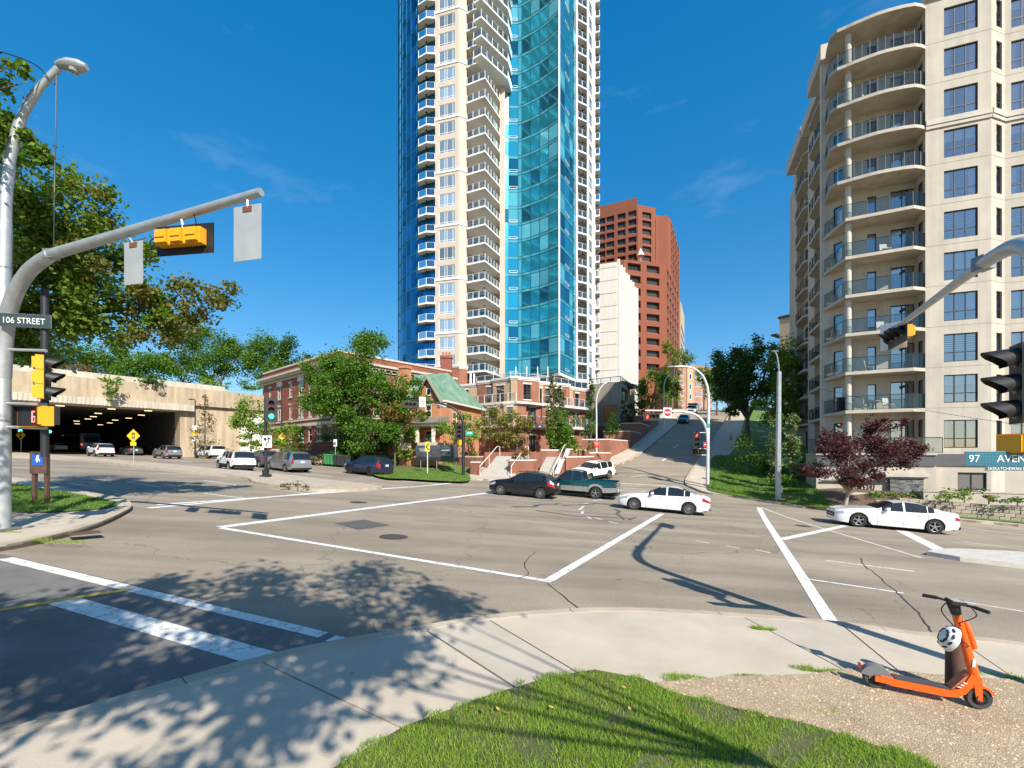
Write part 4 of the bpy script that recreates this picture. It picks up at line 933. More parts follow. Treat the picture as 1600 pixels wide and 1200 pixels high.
# upper tower set back
fu1 = Fac(L4(930, 146), L4(996, 140)); fu2 = Fac(L4(996.3, 140.5), L4(1024, 142.5)); fu3 = Fac(L4(1024.5, 143), L4(1048, 145)); fu4 = Fac(L4(1048, 145), L4(1062, 168))
zu = [2.65+(710-y)/F*142 for y in (337, 350, 363, 377, 390, 404)]
office(fu1, 40, 83.0, [.7, 3.6, 7.2, 10.6], 2.6, [z-1.2 for z in zu], 2.0, .7); office(fu2, 40, 81.0, [1.7], 3.3, [z-1.2 for z in zu], 2.0, .7)
m = MB(); wall(m, fu3, 40, 79.0); m.box(fu3.a.x+.5, fu3.a.y+.4, 40, fu3.a.x+4, fu3.a.y+20, 79); m.build('wall', M_rb, ofc)
office(fu4, 40, 79.0, [2, 6.5, 11, 15.5, 20], 2.6, [z-2.0 for z in zu], 2.2, .9)
m = MB(); m.prism([L4(932, 147), L4(996, 141.5), L4(1024, 144), L4(1047, 146), L4(1061, 168), L4(935, 175)], 10, 78.0); m.prism([L4(977, 133.6), L4(1040, 137.5), L4(1060, 160), L4(980, 165)], 10, 58); m.build('core', M_dark, ofc)
m = MB(); m.prism([L4(935, 139), L4(975, 136.5), L4(1036, 139), L4(1041, 141), L4(1041, 150), L4(935, 150)], 55, 62.0); m.build('terrace', M_rb, ofc)
m = MB(); c = L4(1001, 138.2); m.lathe([(.0, 66.3), (1.2, 63.9), (0, 63.9)], 8, c=(c[0], c[1], 0)); m.tube([(c[0], c[1], 62.0), (c[0], c[1], 66.2)], .06, 5); m.build('parasol', M_wtrim, ofc)
# more blocks up the hill
bt = thing('tan_tower', 'narrow tan tower edge showing just right of the red brown office tower', 'building', (62, 180, 0))
def L5(px, Z): return ((px-800)/F*Z-62, Z-180)
m = MB(); m.prism([L5(1040, 182), L5(1064, 180), L5(1069.5, 200), L5(1040, 205)], 5, 2.65+(710-474)/F*182); m.build('wall', mat('tan_wall', (.45, .37, .26), .9, stain=.1), bt)
for k in range(12):
    m = MB(); fc = Fac(L5(1064, 180), L5(1069.5, 200)); m.M = fc.M; m.box(1, -.05, 14+k*3.6, 19, .0, 15.6+k*3.6); m.M = None; m.build('window_band', M_oglass, bt)
bh = thing('brick_apartment_block', 'small orange brick apartment block at the top of the hill street', 'building', (52, 128, 0))
def L6(px, Z): return ((px-800)/F*Z-52, Z-128)
fb = Fac(L6(1060, 127), L6(1112, 133)); hb = [(u, z, u+1.2, z+1.5) for u in (1.0, 6.6, 8.4) for z in (16.5, 19.4, 22.3, 25)]
m = MB(); wall(m, fb, 8, 28.5, hb, .2); m.M = fb.M; m.quad((fb.L, 0, 8), (fb.L, 12, 8), (fb.L, 12, 28.5), (fb.L, 0, 28.5)); m.quad((0, 0, 28.4), (fb.L, 0, 28.4), (fb.L, 12, 28.4), (0, 12, 28.4)); m.quad((0, 12, 8), (0, 0, 8), (0, 0, 28.5), (0, 12, 28.5)); m.M = None; m.build('wall', brick_mat('orange_brick_far', (.42, .17, .09), (.36, .14, .08), (.4, .3, .22)), bh)
for h in hb: window(bh, fb, h[0], h[1], 1.2, 1.5, (.5,), (), .1, M_wtrim, M_bluewin, .05)
m = MB(); m.M = fb.M; m.box(3.2, -.25, 8, 5.6, -.003, 28.0); m.M = None; m.build('stair_bay', M_tan, bh)
for k in range(4): window(bh, fb, 3.9, 15.5+k*2.9, 1.0, 1.6, (), (), .1, M_wtrim, M_bluewin, -.32)
br = thing('hilltop_block', 'plain tan rooftop showing above the trees left of the balconied block', 'building', (53, 90, 0))
m = MB(); c0, c1 = at(1218, 88), at(1262, 84); fc = Fac((c0[0]-53, c0[1]-90), (c1[0]-53, c1[1]-90)); m.M = fc.M; m.box(0, 0, 8, fc.L, 10, 29.2); m.M = None; m.build('wall', mat('tan_far', (.55, .42, .3), .9), br)
m = MB(); m.M = fc.M; m.box(-.2, -.2, 29.25, fc.L+.2, 10.2, 29.7); m.box(-1.2, -1, 26, -.05, 2, 26.3); m.M = None; m.build('roof', M_dark, br)
# ------------------------------------------------------------------ red brick heritage block
M_red = brick_mat('heritage_brick', (.29, .058, .032), (.235, .046, .026), (.2, .11, .08)); M_stoneh = mat('heritage_stone', (.52, .46, .37), .9, var=.12, vscale=1.5, stain=.12)
M_creamf = mat('cream_paint', (.66, .62, .53), .7, var=.06)
M_hglass = glass_mat('old_glass', (.35, .4, .42), .22, .02, (.85, .93, 1))
hx, hy = -37.0, 66.8
hb_ = thing('heritage_block', 'three storey red brick block with arched windows and a bracketed stone cornice', 'building', (hx, hy, 0))
H0, HC = (0, 0), (16.9, -14.8); HE = (16.9+.66*17, -14.8+.75*17)
f1, f2 = Fac(H0, HC), Fac(HC, HE)
us = [(2.34, .8, 0), (5.74, 1.5, 1), (9.33, .9, 0), (12.5, 1.5, 1), (15.1, .9, 0), (17.6, 1.5, 1), (20.3, .9, 0)]
hs = []
for u, wd, ar in us:
    hs += [(u-wd/2, 10.4, u+wd/2, 12.25, ar), (u-wd/2, 7.45, u+wd/2, 9.3, 0), (u-wd/2, 4.3, u+wd/2, 6.0, 0)]
h2 = [(u-.5, z, u+.5, z+1.85, 0) for u in (2, 5, 8.5, 12, 15) for z in (10.4, 7.45, 4.2)]
m = MB(); wall(m, f1, 2.7, 14.6, [h[:4] for h in hs], .2); wall(m, f2, 2.7, 14.6, [h[:4] for h in h2], .2)
bk = (H0[0]+.66*17, H0[1]+.75*17)
wall(m, Fac(bk, H0), 1, 14.6); m.add([(H0[0], H0[1], 13.6), (HC[0], HC[1], 13.6), (HE[0], HE[1], 13.6), (bk[0], bk[1], 13.6)], [(0, 1, 2, 3)])
m.build('wall', M_red, hb_)
m = MB()
for fc, hh in ((f1, hs), (f2, h2)):
    m.M = fc.M; m.box(-.15, -.18, .5, fc.L+.15, .1, 2.95)
m.M = None; m.build('foundation', M_stoneh, hb_)
m = MB()
for fc, a0 in ((f1, 0), (f2, .01)):
    m.M = fc.M; L = fc.L
    m.box(-.75, -.75+a0, 13.45, L+.75, .0, 13.72); m.box(-.5, -.5+a0, 13.2, L+.5, -.003, 13.45); m.box(-.2, -.2+a0, 12.85, L+.2, -.003, 13.05)
    m.box(-.12, -.12+a0, 14.55, L+.12, .3, 14.78); m.box(-.08, -.1+a0, 7.0, L+.08, -.003, 7.22); m.box(-.15, -.22+a0, 6.25, L+.15, -.003, 6.62)
m.M = None; m.build('cornice', M_stoneh, hb_)['kind'] = 'stuff'
for fc in (f1, f2):
    n = int(fc.L/.9)
    dm = None
    for i in range(n):
        if dm is None: d = MB(); d.box(-.09, -.45, 13.04, .09, -.003, 13.2); dm = d.mesh('bracket', M_stoneh)
        p = fc.p(.5+i*.9, 0, 0); ob('bracket', dm, hb_, p, fc.rz)
for fc, hh in ((f1, hs), (f2, h2)):
    for u0, v0, u1, v1, ar in hh:
        wd = u1-u0
        o = window(hb_, fc, u0, v0, wd, v1-v0, (.5,) if wd > 1.2 else (), (.5,), .09, M_creamf, M_hglass, .06)
        curtain(o, wd, v1-v0, RS.choice(['blind', 'curtains', 'blind', 'none']), RS)
        l = MB(); l.M = fc.M; l.box(u0-.12, -.09, v0-.16, u1+.12, -.003, v0-.003)
        l.M = None; l.build('sill', M_stoneh, hb_)
        l = MB(); l.M = fc.M
        if ar:
            c = (u0+u1)/2; r0, r1 = wd/2, wd/2+.22
            P = [(c+r1*math.cos(t), v1+r1*math.sin(t)) for t in np.linspace(0, PI, 11)]+[(c+r0*math.cos(t), v1+r0*math.sin(t)) for t in np.linspace(PI, 0, 11)]
            for i in range(10): l.yprism([P[i], P[i+1], P[20-i], P[21-i]], -.07, -.003)
            l.yprism([(c+(r0-.02)*math.cos(t), v1+.003+(r0-.02)*math.sin(t)) for t in np.linspace(0, PI, 11)], -.02, -.003)
        else: l.box(u0-.12, -.06, v1+.002, u1+.12, -.003, v1+.28)
        l.M = None; l.build('lintel', M_stoneh if not ar else M_creamf, hb_)
r = MB()
for fc in (f1, f2): r.M = fc.M; r.quad((.3, 2, 1), (fc.L-.3, 2, 1), (fc.L-.3, 2, 13.5), (.3, 2, 13.5))
r.build('interior', M_room, hb_)
for px, Z in ((598, 66), (605, 66)): pass
m = MB(); c = (26.5, -1.0); m.box(c[0], c[1], 13, c[0]+1.6, c[1]+.9, 16.8); m.box(c[0]-.1, c[1]-.1, 16.8, c[0]+1.7, c[1]+1.0, 17.1); m.build('chimney', M_red, hb_)
for k in range(3): m = MB(); m.lathe([(.16, 17.1), (.13, 17.7), (.15, 17.75)], 8, c=(c[0]+.35+k*.45, c[1]+.45, 0)); m.build('chimney_pot', mat('chimney_clay', (.4, .15, .08), .9), hb_)

# ------------------------------------------------------------------ orange brick house with a green roof
M_org = brick_mat('orange_brick', (.56, .20, .075), (.48, .16, .06), (.45, .28, .18)); M_green = mat('green_copper_roof', (.125, .25, .17), .7, var=.25, vscale=1.2, stain=.3, col2=(.20, .31, .23))
M_fascia = mat('house_fascia', (.34, .28, .23), .8); M_porchroof = mat('porch_shingle', (.20, .17, .14), .9, var=.25, vscale=4)
hs_rz = math.atan2(-.349, .937)
ho = thing('brick_house', 'orange brick house with a weathered green roof, front gable and white porch', 'house', (-13.75, 49.7, 0), hs_rz)
W_, D_, E_, RG = 7.0, 9.5, 8.35, 12.2
ff = Fac((0, 0), (W_, 0)); fl2 = Fac((0, D_), (0, 0)); frr = Fac((W_, 0), (W_, D_)); fg = Fac((3.95, -.35), (6.75, -.35))
hf = [(1.6, 5.9, 2.4, 7.5)]
m = MB(); wall(m, ff, 1.6, E_, hf, .2); wall(m, fl2, 1.6, E_, [(2, 5.7, 3, 7.4), (6, 5.7, 7, 7.4), (6, 3, 7, 4.7)], .2); wall(m, frr, 1.6, E_, [(2, 5.7, 3, 7.4), (6, 5.7, 7, 7.4)], .2)
hg = [(1.0, 6.55, 1.8, 8.0), (.9, 3.2, 1.9, 5.2)]
wall(m, fg, 1.6, 8.6, hg, .2); m.M = fg.M; m.add([(0, 0, 8.6), (2.8, 0, 8.6), (1.4, 0, 10.55)], [(0, 1, 2)]); m.quad((0, .4, 1.6), (0, 0, 1.6), (0, 0, 8.6), (0, .4, 8.6)); m.quad((2.8, 0, 1.6), (2.8, .4, 1.6), (2.8, .4, 8.6), (2.8, 0, 8.6)); m.M = None
m.build('wall', M_org, ho)
o = .45
m = MB()   # hipped main roof, ridge along the front
A, B, C_, Dd = (-o, -o, E_), (W_+o, -o, E_-.0), (W_+o, D_+o, E_), (-o, D_+o, E_); R1, R2 = (.6, D_/2, RG), (W_-2.2, D_/2, RG)
m.add([A, B, C_, Dd, R1, R2], [(0, 1, 5, 4), (1, 2, 5), (2, 3, 4, 5), (3, 0, 4)])
m.build('roof', M_green, ho)
m = MB()   # gable dormer roof
gx0, gx1, gm, gy0 = 3.95-.35, 6.75+.35, 5.35, -.35-.45
m.add([(gm, gy0, 10.95), (gm, 4.2, 10.95), (gx0, 4.2, 8.25), (gx0, gy0, 8.25), (gx1, 4.2, 8.25), (gx1, gy0, 8.25)], [(0, 1, 2, 3), (1, 0, 5, 4)])
m.build('roof', M_green, ho)
m = MB()
for x0, z0, x1, z1 in ((gx0, 8.25, gm, 10.95), (gm, 10.95, gx1, 8.25)):
    m.add([(x0, gy0-.02, z0-.28), (x1, gy0-.02, z1-.28), (x1, gy0-.02, z1+.06), (x0, gy0-.02, z0+.06), (x0, gy0+.12, z0-.28), (x1, gy0+.12, z1-.28), (x1, gy0+.12, z1+.06), (x0, gy0+.12, z0+.06)], [(0, 1, 2, 3), (4, 7, 6, 5), (0, 4, 5, 1), (3, 2, 6, 7), (0, 3, 7, 4), (1, 5, 6, 2)])
m.build('bargeboard', M_fascia, ho)
m = MB(); m.box(-o, -o-.03, E_-.22, gx0-.03, 0, E_-.01); m.box(gx1+.03, -o-.03, E_-.22, W_+o, 0, E_-.01); m.box(-o-.02, -o, E_-.21, -.01, D_+o, E_-.012); m.box(W_+.01, -o, E_-.21, W_+o+.02, D_+o, E_-.012); m.build('eaves', M_creamf, ho)['kind'] = 'stuff'
for fc, hh in ((ff, hf), (fg, hg), (fl2, [(2, 5.7, 3, 7.4), (6, 5.7, 7, 7.4), (6, 3, 7, 4.7)]), (frr, [(2, 5.7, 3, 7.4), (6, 5.7, 7, 7.4)])):
    for u0, v0, u1, v1 in hh: window(ho, fc, u0, v0, u1-u0, v1-v0, (), (.5,), .12, M_creamf, M_hglass, .03)
window(ho, fg, 1.15, 8.85, .6, .8, (), (), .1, M_creamf, M_hglass, -.09)
m = MB(); m.box(.7, 1.0, 8.0, 1.75, 1.9, 12.3); m.box(.6, .9, 12.3, 1.85, 2.0, 12.6); m.build('chimney', M_org, ho)
m = MB(); m.tube([(3.0, -.12, 2), (3.0, -.12, 8.1)], .06, 6); m.build('downspout', M_creamf, ho)
# porch
m = MB(); m.box(3.25, -2.6, 1.5, 7.4, -.36, 3.0); m.box(3.2, -2.65, 3.0, 7.45, -.36, 3.1); m.build('porch_base', M_org, ho)
m = MB(); m.box(3.3, -2.6, 3.1, 4.6, -2.45, 3.85); m.box(5.4, -2.6, 3.1, 7.4, -2.45, 3.85); m.box(7.25, -2.4, 3.1, 7.4, -.4, 3.85); m.build('porch_railing', M_stoneh, ho)['kind'] = 'stuff'
for x in (3.45, 5.3, 7.2): m = MB(); m.box(x-.15, -2.6, 3.86, x+.15, -2.3, 5.35); m.box(x-.22, -2.66, 5.35, x+.22, -2.24, 5.5); m.build('column', M_creamf, ho)
m = MB(); m.box(3.1, -2.8, 5.5, 7.6, -.36, 5.85); m.build('porch_beam', M_creamf, ho)
m = MB(); m.add([(2.85, -3.1, 5.86), (7.85, -3.1, 5.86), (7.85, -.30, 6.65), (2.85, -.30, 6.65), (2.85, -3.1, 5.78), (7.85, -3.1, 5.78), (7.85, -.3, 5.86), (2.85, -.3, 5.86)], [(0, 1, 2, 3), (4, 5, 1, 0), (7, 6, 5, 4), (4, 0, 3, 7), (5, 6, 2, 1)]); m.build('porch_roof', M_porchroof, ho)
r = MB(); r.box(.3, 2, 2, W_-.3, D_-1, E_-.3); r.build('interior', M_room, ho)

# ------------------------------------------------------------------ terraced brick planters, stairs and walls at the tower's corner
M_step = mat('stair_concrete', (.48, .45, .40), .9, var=.12, vscale=2); M_hand = mat('handrail_white', (.70, .69, .66), .45)
ft = thing('stone_stairs', 'wide pale concrete stairs climbing from the corner between brick planters', 'stairs', (-2.9, 41.0, 0), hs_rz)
def gzl(x, y): return float(z_left(x, y))
for i in range(12):
    m = MB(); m.box(0, i*.34, -.2, 3.2, 4.6, .62+i*.155+.155); m.build('step', M_step, ft)
for x in (.06, 3.1):
    m = MB(); m.tube([(x, -.2, .7), (x, -.2, 1.6), (x, 3.9, 3.45), (x, 4.6, 3.45), (x, 4.6, 2.4)], .035, 6); m.tube([(x, 1.9, 1.5), (x, 1.9, 2.5)], .03, 6); m.build('handrail', M_hand, ft, smooth=40)
ft2 = thing('stone_stairs', 'narrower concrete stairs right of the middle brick planter, behind the pickup', 'stairs', (2.1, 41.3, 0), hs_rz)
for i in range(12):
    m = MB(); m.box(0, i*.34, -.6, 1.9, 4.6, .3+i*.175+.175); m.build('step', M_step, ft2)
m = MB(); m.tube([(1.85, -.2, .5), (1.85, -.2, 1.4), (1.85, 3.9, 3.6), (1.85, 4.6, 3.6)], .035, 6); m.build('handrail', M_hand, ft2, smooth=40)
def planter(label, pl, z0, z1, cap=True, name='brick_planter', cat='planter', soil=True):
    """pl: (px, Y) corners going round"""
    P = [at(px, Y) for px, Y in pl]; cx = sum(p[0] for p in P)/len(P); cy = sum(p[1] for p in P)/len(P)
    t = thing(name, label, cat, (cx, cy, 0)); q = [(p[0]-cx, p[1]-cy) for p in P]
    m = MB(); m.prism(q, z0, z1); m.build('wall', M_brk, t)
    if cap:
        n = len(q); m = MB()
        if sum(q[i-1][0]*q[i][1]-q[i][0]*q[i-1][1] for i in range(n)) < 0: q = q[::-1]
        inn = [(x*(1-.28/max(.5, math.hypot(x, y))), y*(1-.28/max(.5, math.hypot(x, y)))) for x, y in q]; out = [(x*(1+.05/max(.5, math.hypot(x, y))), y*(1+.05/max(.5, math.hypot(x, y)))) for x, y in q]
        for i in range(n):
            j = (i+1) % n; m.prism([out[i], out[j], inn[j], inn[i]], z1+.002, z1+.13)
        m.build('coping', M_cap, t)
        m = MB(); m.prism(inn, z1-.05, z1+.06); m.build('soil', M_mulch, t)
    return t
P1 = planter('square brick planter between the two stairs, bush on top', [(797, 40.6), (833, 40.2), (838, 43.6), (806, 44.2)], -.2, 2.05)
planter('long brick planter right of the stairs behind the white crossover', [(884, 42.4), (921, 44.4), (936, 48), (880, 46.5)], -.2, 2.35)
planter('brick planter wall against the corner of the hill sidewalk', [(921.5, 45.2), (951, 48.6), (958, 54), (932, 50)], -.2, 2.75)
planter('upper brick planter behind the stairs with a round green tree', [(846, 47.5), (912, 50.2), (925, 55), (846, 52.5)], .5, 3.05)
planter('low brick pier at the left foot of the stairs', [(735, 41.6), (749.5, 41.2), (752, 43.4), (738, 43.8)], -.2, 1.85)
planter('brick planter behind the grass bank, left of the stairs', [(716, 45.5), (745, 44.0), (757, 48), (722, 49.5)], .5, 2.35)
planter('brick wall along the landing at the top of the stairs', [(757, 47.3), (843, 46.2), (846, 47.2), (757, 48.4)], .5, 2.9, cap=False, name='brick_wall', cat='wall')
planter('taller brick wall in front of the podium behind the small trees', [(748, 51.5), (823, 49.8), (826, 51), (748, 52.8)], .5, 4.6, cap=False, name='brick_wall', cat='wall')
# wall that slopes down beside the second stairs
t = thing('sloping_wall', 'brick wall with a pale coping sloping down beside the second stairs', 'wall', (4.1, 41.0, 0), hs_rz)
m = MB(); m.M = Matrix.Rotation(PI/2, 4, 'Z'); pf = [(-.5, -.6), (5.2, -.6), (5.2, 3.1), (3.9, 3.1), (2.4, 2.1), (1.4, 2.1), (-.5, .9)]; m.yprism(pf, -.3, 0); m.build('wall', M_brk, t)
m = MB(); m.M = Matrix.Rotation(PI/2, 4, 'Z')
for a, b in (((5.2, 3.1), (3.9, 3.1)), ((3.9, 3.1), (2.4, 2.1)), ((2.4, 2.1), (1.4, 2.1)), ((1.4, 2.1), (-.5, .9))): m.yprism([a, b, (b[0], b[1]+.13), (a[0], a[1]+.13)], -.36, .06)
m.build('coping', M_cap, t)
# stepped walls up the hill
hw = [((952, 51), (985, 57)), ((985, 57.3), (1001, 63)), ((1001, 63.3), (1015, 70)), ((1015, 70.3), (1029, 78))]
nmz = ['first brick retaining wall stepping up the hill sidewalk', 'second brick retaining wall stepping up the hill sidewalk', 'third brick retaining wall stepping up the hill sidewalk', 'last and highest brick retaining wall stepping up the hill sidewalk']
for (a, b), lb in zip(hw, nmz):
    A_, B_ = at(*a), at(*b); zt = gzl(*B_)+.95; za = gzl(*A_)-.6
    planter(lb, [a, b, (b[0]-42, b[1]+.5), (a[0]-42, a[1]+.5)], za, zt, name='retaining_wall', cat='wall')
# black information panel on the lawn
bp_ = thing('display_panel', 'wide dark curved information panel standing on the grass bank', 'sign', at(683, 43.4, 710)[:2]+(0,), hs_rz)
M_panel = mat('panel_print', (.075, .08, .09), .35, var=.6, vscale=1.3); M_steel = mat('steel_grey', (.28, .29, .30), .4, .6)
m = MB(); pr = [(0, 3.55), (.12, 3.5), (.16, 3.2), (.10, 2.4), (-.12, 1.95), (-.2, 1.95), (0, 2.4), (.05, 3.2)]
m.M = Matrix.Rotation(PI/2, 4, 'Z'); m.yprism([(-x, z) for x, z in pr], -2.3, 2.3); m.build('panel', M_panel, bp_)
for x in (-1.9, -.1, 1.9): m = MB(); m.tube([(x, .1, .6), (x, .1, 3.0)], .05, 6); m.build('leg', M_steel, bp_)
M_print = mat('panel_print_white', (.5, .5, .5), .6)
for x, z, w_ in ((-1.4, 3.12, 1.1), (-1.4, 2.95, .8), (1.0, 3.0, .9), (1.1, 2.55, .7)):
    m = MB(); m.box(x-w_/2, -.185, z, x+w_/2, -.165, z+.08); m.build('print', M_print, bp_)
# wheelie bins
M_bing = mat('bin_green', (.03, .19, .055), .5); M_bink = mat('bin_black', (.02, .02, .024), .5)
def bin_(px, Y, m_, label):
    x, y = at(px, Y); t = thing('wheelie_bin', label, 'bin', (x, y, gzl(x, y)+.14), .3+random.uniform(-.1, .1), 'wheelie bins by the kerb')
    b = MB(); b.add([(-.24, -.25, .08), (.24, -.25, .08), (.24, .25, .08), (-.24, .25, .08), (-.29, -.33, 1.0), (.29, -.33, 1.0), (.29, .33, 1.0), (-.29, .33, 1.0)], [(3, 2, 1, 0), (0, 1, 5, 4), (1, 2, 6, 5), (2, 3, 7, 6), (3, 0, 4, 7)]); b.box(-.31, -.36, .96, .31, .35, 1.0); b.build('body', m_, t)
    b = MB(); b.yprism([(-.32, 1.003), (.32, 1.003), (.3, 1.06), (0, 1.11), (-.3, 1.06)], -.38, .36); b.build('lid', m_, t)
    for sx in (-1, 1): b = MB(); b.lathe([(0, -.04), (.11, -.04), (.11, .04), (0, .04)], 10, 'x', c=(sx*.25, .3, .11)); b.build('wheel', M_bink, t)
for px, lb in ((511, 'first green wheelie bin from the left by the bushes'), (516, 'second green wheelie bin from the left by the bushes'), (521, 'green wheelie bin touching the first black bin')): bin_(px, 45.6-(px-511)*.03, M_bing, lb)
for px, lb in ((526, 'first black wheelie bin, beside the green ones'), (531, 'second black wheelie bin from the green ones'), (537, 'third black wheelie bin from the green ones'), (543, 'last black wheelie bin, nearest the navy crossover')): bin_(px, 45.1-(px-526)*.03, M_bink, lb)

# ------------------------------------------------------------------ road tunnel portal
M_port = mat('portal_concrete', (.43, .345, .24), .9, var=.14, vscale=.25, stain=.28, bump=.3, bscale=8); M_port2 = mat('portal_concrete_pale', (.50, .45, .375), .9, var=.12, vscale=.5, stain=.2)
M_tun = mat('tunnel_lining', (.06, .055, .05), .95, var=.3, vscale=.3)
PO = (-48.9, 66.0); tl = thing('road_tunnel', 'wide concrete road tunnel mouth with rows of ceiling lights', 'tunnel', (PO[0], PO[1], 0))
def pt(t, d): return (.61*t - .75*d, .79*t + .66*d)     # t along the portal to the right, d into the hill
pf_ = Fac(pt(-26, 0), pt(0, 0)); pw = Fac(pt(0, 0), pt(22, 0))
def beam(nm, z0, z1, d0, d1, mt, ta=-26, tb=34):
    m = MB(); m.prism([pt(ta, d0), pt(tb, d0), pt(tb, d1), pt(ta, d1)], z0, z1); return m.build(nm, mt, tl)
beam('lintel', 9.05, 9.95, -.9, 3, M_port2, tb=1.6); beam('fascia', 9.953, 12.55, -.3, 3, M_port, tb=26); beam('parapet', 12.553, 13.35, .3, .9, M_port2, tb=6)
beam('fascia_ledge', 9.96, 10.9, -.45, -.302, M_port, tb=26)
beam('wing_wall', -1, 9.95, .1, 3.0, M_port, ta=0, tb=26)
rb_ = MB()
for i in range(64): t_ = -25.6+i*.42; rb_.prism([pt(t_, -.98), pt(t_+.18, -.98), pt(t_+.18, -.903), pt(t_, -.903)], 9.08, 9.93)
rb_.build('rib', M_port2, tl)['kind'] = 'stuff'
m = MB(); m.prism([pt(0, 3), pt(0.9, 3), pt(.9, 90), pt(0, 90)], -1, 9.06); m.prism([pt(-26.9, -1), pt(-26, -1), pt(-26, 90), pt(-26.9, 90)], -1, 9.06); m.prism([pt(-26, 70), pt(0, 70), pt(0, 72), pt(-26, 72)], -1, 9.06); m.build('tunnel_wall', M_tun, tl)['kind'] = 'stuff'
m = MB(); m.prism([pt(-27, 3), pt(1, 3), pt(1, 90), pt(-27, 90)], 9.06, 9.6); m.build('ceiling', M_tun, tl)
M_lamp = mat('tunnel_lamp', (.9, .85, .7), .5, emit=(1, .75, .38), estr=1.1)
lmesh = None
for d in range(4, 50, 9):
    for t_ in (-23, -18, -12.5, -7.5, -3):
        if lmesh is None: b = MB(); b.box(-.42, -.08, -.1, .42, .08, 0); lmesh = b.mesh('ceiling_light', M_lamp)
        tt, dd = t_+random.uniform(-.6, .6), d+random.uniform(-1.2, 1.2); p = pt(tt, dd); ob('ceiling_light', lmesh, tl, (p[0], p[1], 9.05), math.atan2(.79, .61))
m = MB(); m.prism([pt(8, -.6), pt(30, -5.5), pt(30, -4.9), pt(8, 0)], 0, 9.2); m.build('side_wall', mat('whitewashed_wall', (.72, .69, .62), .9, var=.08, vscale=.5), tl)  # brightness of the sun on this wall is put into its pale colour
m = MB(); m.prism([pt(-.05, 30), pt(-.05, 31.5), pt(-.15, 31.5), pt(-.15, 30)], 2.5, 5); m.build('door', M_dark, tl)
M_grn = mat('signal_green_lit', (.05, .5, .3), .4, emit=(.05, 1, .6), estr=3.5)
for t_, lb in ((-15.5, 'left green lane light hanging inside the tunnel'), (-12.2, 'right green lane light hanging inside the tunnel')):
    p = pt(t_, 26); g_ = thing('lane_light', lb, 'signal', (PO[0]+p[0], PO[1]+p[1], 6.4), math.atan2(.79, .61))
    b = MB(); b.box(-.3, 0, -.4, .3, .2, .4); b.build('housing', M_dark, g_); b = MB(); b.lathe([(0, -.03), (.2, -.02), (.22, -.002)], 12, 'y'); b.build('lens', M_grn, g_); b = MB(); b.tube([(0, .1, .4), (0, .1, 2.6)], .04, 5); b.build('hanger', M_dark, g_)
# plateau above the tunnel
PV = [pt(-40, .9), pt(60, .9), pt(80, 120), pt(-60, 120)]
m = MB(); m.prism([(PO[0]+x, PO[1]+y) for x, y in PV], 11.5, 12.6); tag(m.build('plateau', M_lawn), 'grassy plateau over the tunnel', kind='structure')
# ------------------------------------------------------------------ trees and plants
M_bark = mat('bark', (.14, .105, .08), .95, var=.35, vscale=6, bump=.8, bscale=18); M_barkp = mat('bark_pale', (.34, .27, .22), .9, var=.3, vscale=6, bump=.5, bscale=18)
LF = dict(
 ash=leaf_mat('leaf_ash', (.085, .16, .016), (.17, .23, .035)), autumn=leaf_mat('leaf_turning', (.18, .14, .035), (.13, .16, .03)),
 mid=leaf_mat('leaf_mid', (.065, .155, .016), (.13, .225, .03)), bright=leaf_mat('leaf_bright', (.13, .235, .025), (.21, .30, .04)),
 dark=leaf_mat('leaf_dark', (.04, .105, .016), (.085, .155, .024)), yellow=leaf_mat('leaf_yellow', (.16, .18, .03), (.25, .22, .06)),
 pine=leaf_mat('needle', (.09, .095, .03), (.16, .12, .05), .15), purple=leaf_mat('leaf_purple', (.065, .022, .03), (.135, .05, .06)),
 blue=leaf_mat('leaf_column', (.05, .10, .03), (.10, .15, .05)), flower=leaf_mat('leaf_red_bush', (.16, .14, .03), (.30, .10, .04)), poplar=leaf_mat('leaf_poplar', (.08, .14, .04), (.22, .28, .12)), redbrown=leaf_mat('leaf_russet', (.22, .09, .03), (.16, .13, .03)))
def leaf_geo(blobs, size, dens, seed, flat=.6, clump=.2, aspect=.5):
    """blobs (x,y,z,rx,ry,rz): leaves gathered in many clumps through each lobe"""
    g = np.random.default_rng(seed); C = []
    for (x, y, z, rx, ry, rz) in blobs:
        area = PI*max(rx, ry)*rz; n = int(DENS*dens*area/(size*size*aspect)); K = max(6, int(8+ (rx*rz)/(size*size)*.02)); K = min(K, 140)
        d = g.normal(size=(K, 3)); d /= np.linalg.norm(d, axis=1)[:, None]; rr = g.uniform(.25, 1.0, K)**.5
        cc = d*rr[:, None]; wgt = g.uniform(.3, 1.5, K); wgt /= wgt.sum()
        k = g.choice(K, n, p=wgt); p = cc[k] + g.normal(size=(n, 3))*clump*1.15*g.uniform(.5, 1.25, K)[k][:, None]
        C.append(p*np.array([rx, ry, rz]) + np.array([x, y, z]))
    P = np.concatenate(C); n = len(P)
    nr = g.normal(size=(n, 3)); nr[:, 2] = np.abs(nr[:, 2])*1.0 + .25; nr /= np.linalg.norm(nr, axis=1)[:, None]
    a = np.cross(nr, g.normal(size=(n, 3))); a /= np.linalg.norm(a, axis=1)[:, None]; b = np.cross(nr, a)
    s = size*g.uniform(.6, 1.3, n)[:, None]; a = a*s*.5; b = b*s*.5*aspect*1.3
    V = np.stack([P-a, P+b*1.0+nr*s*.06, P+a, P-b*1.0+nr*s*.06], 1).reshape(-1, 3)
    return V, np.arange(n*4).reshape(n, 4)
DENS = 2.4
TS_ = [0]
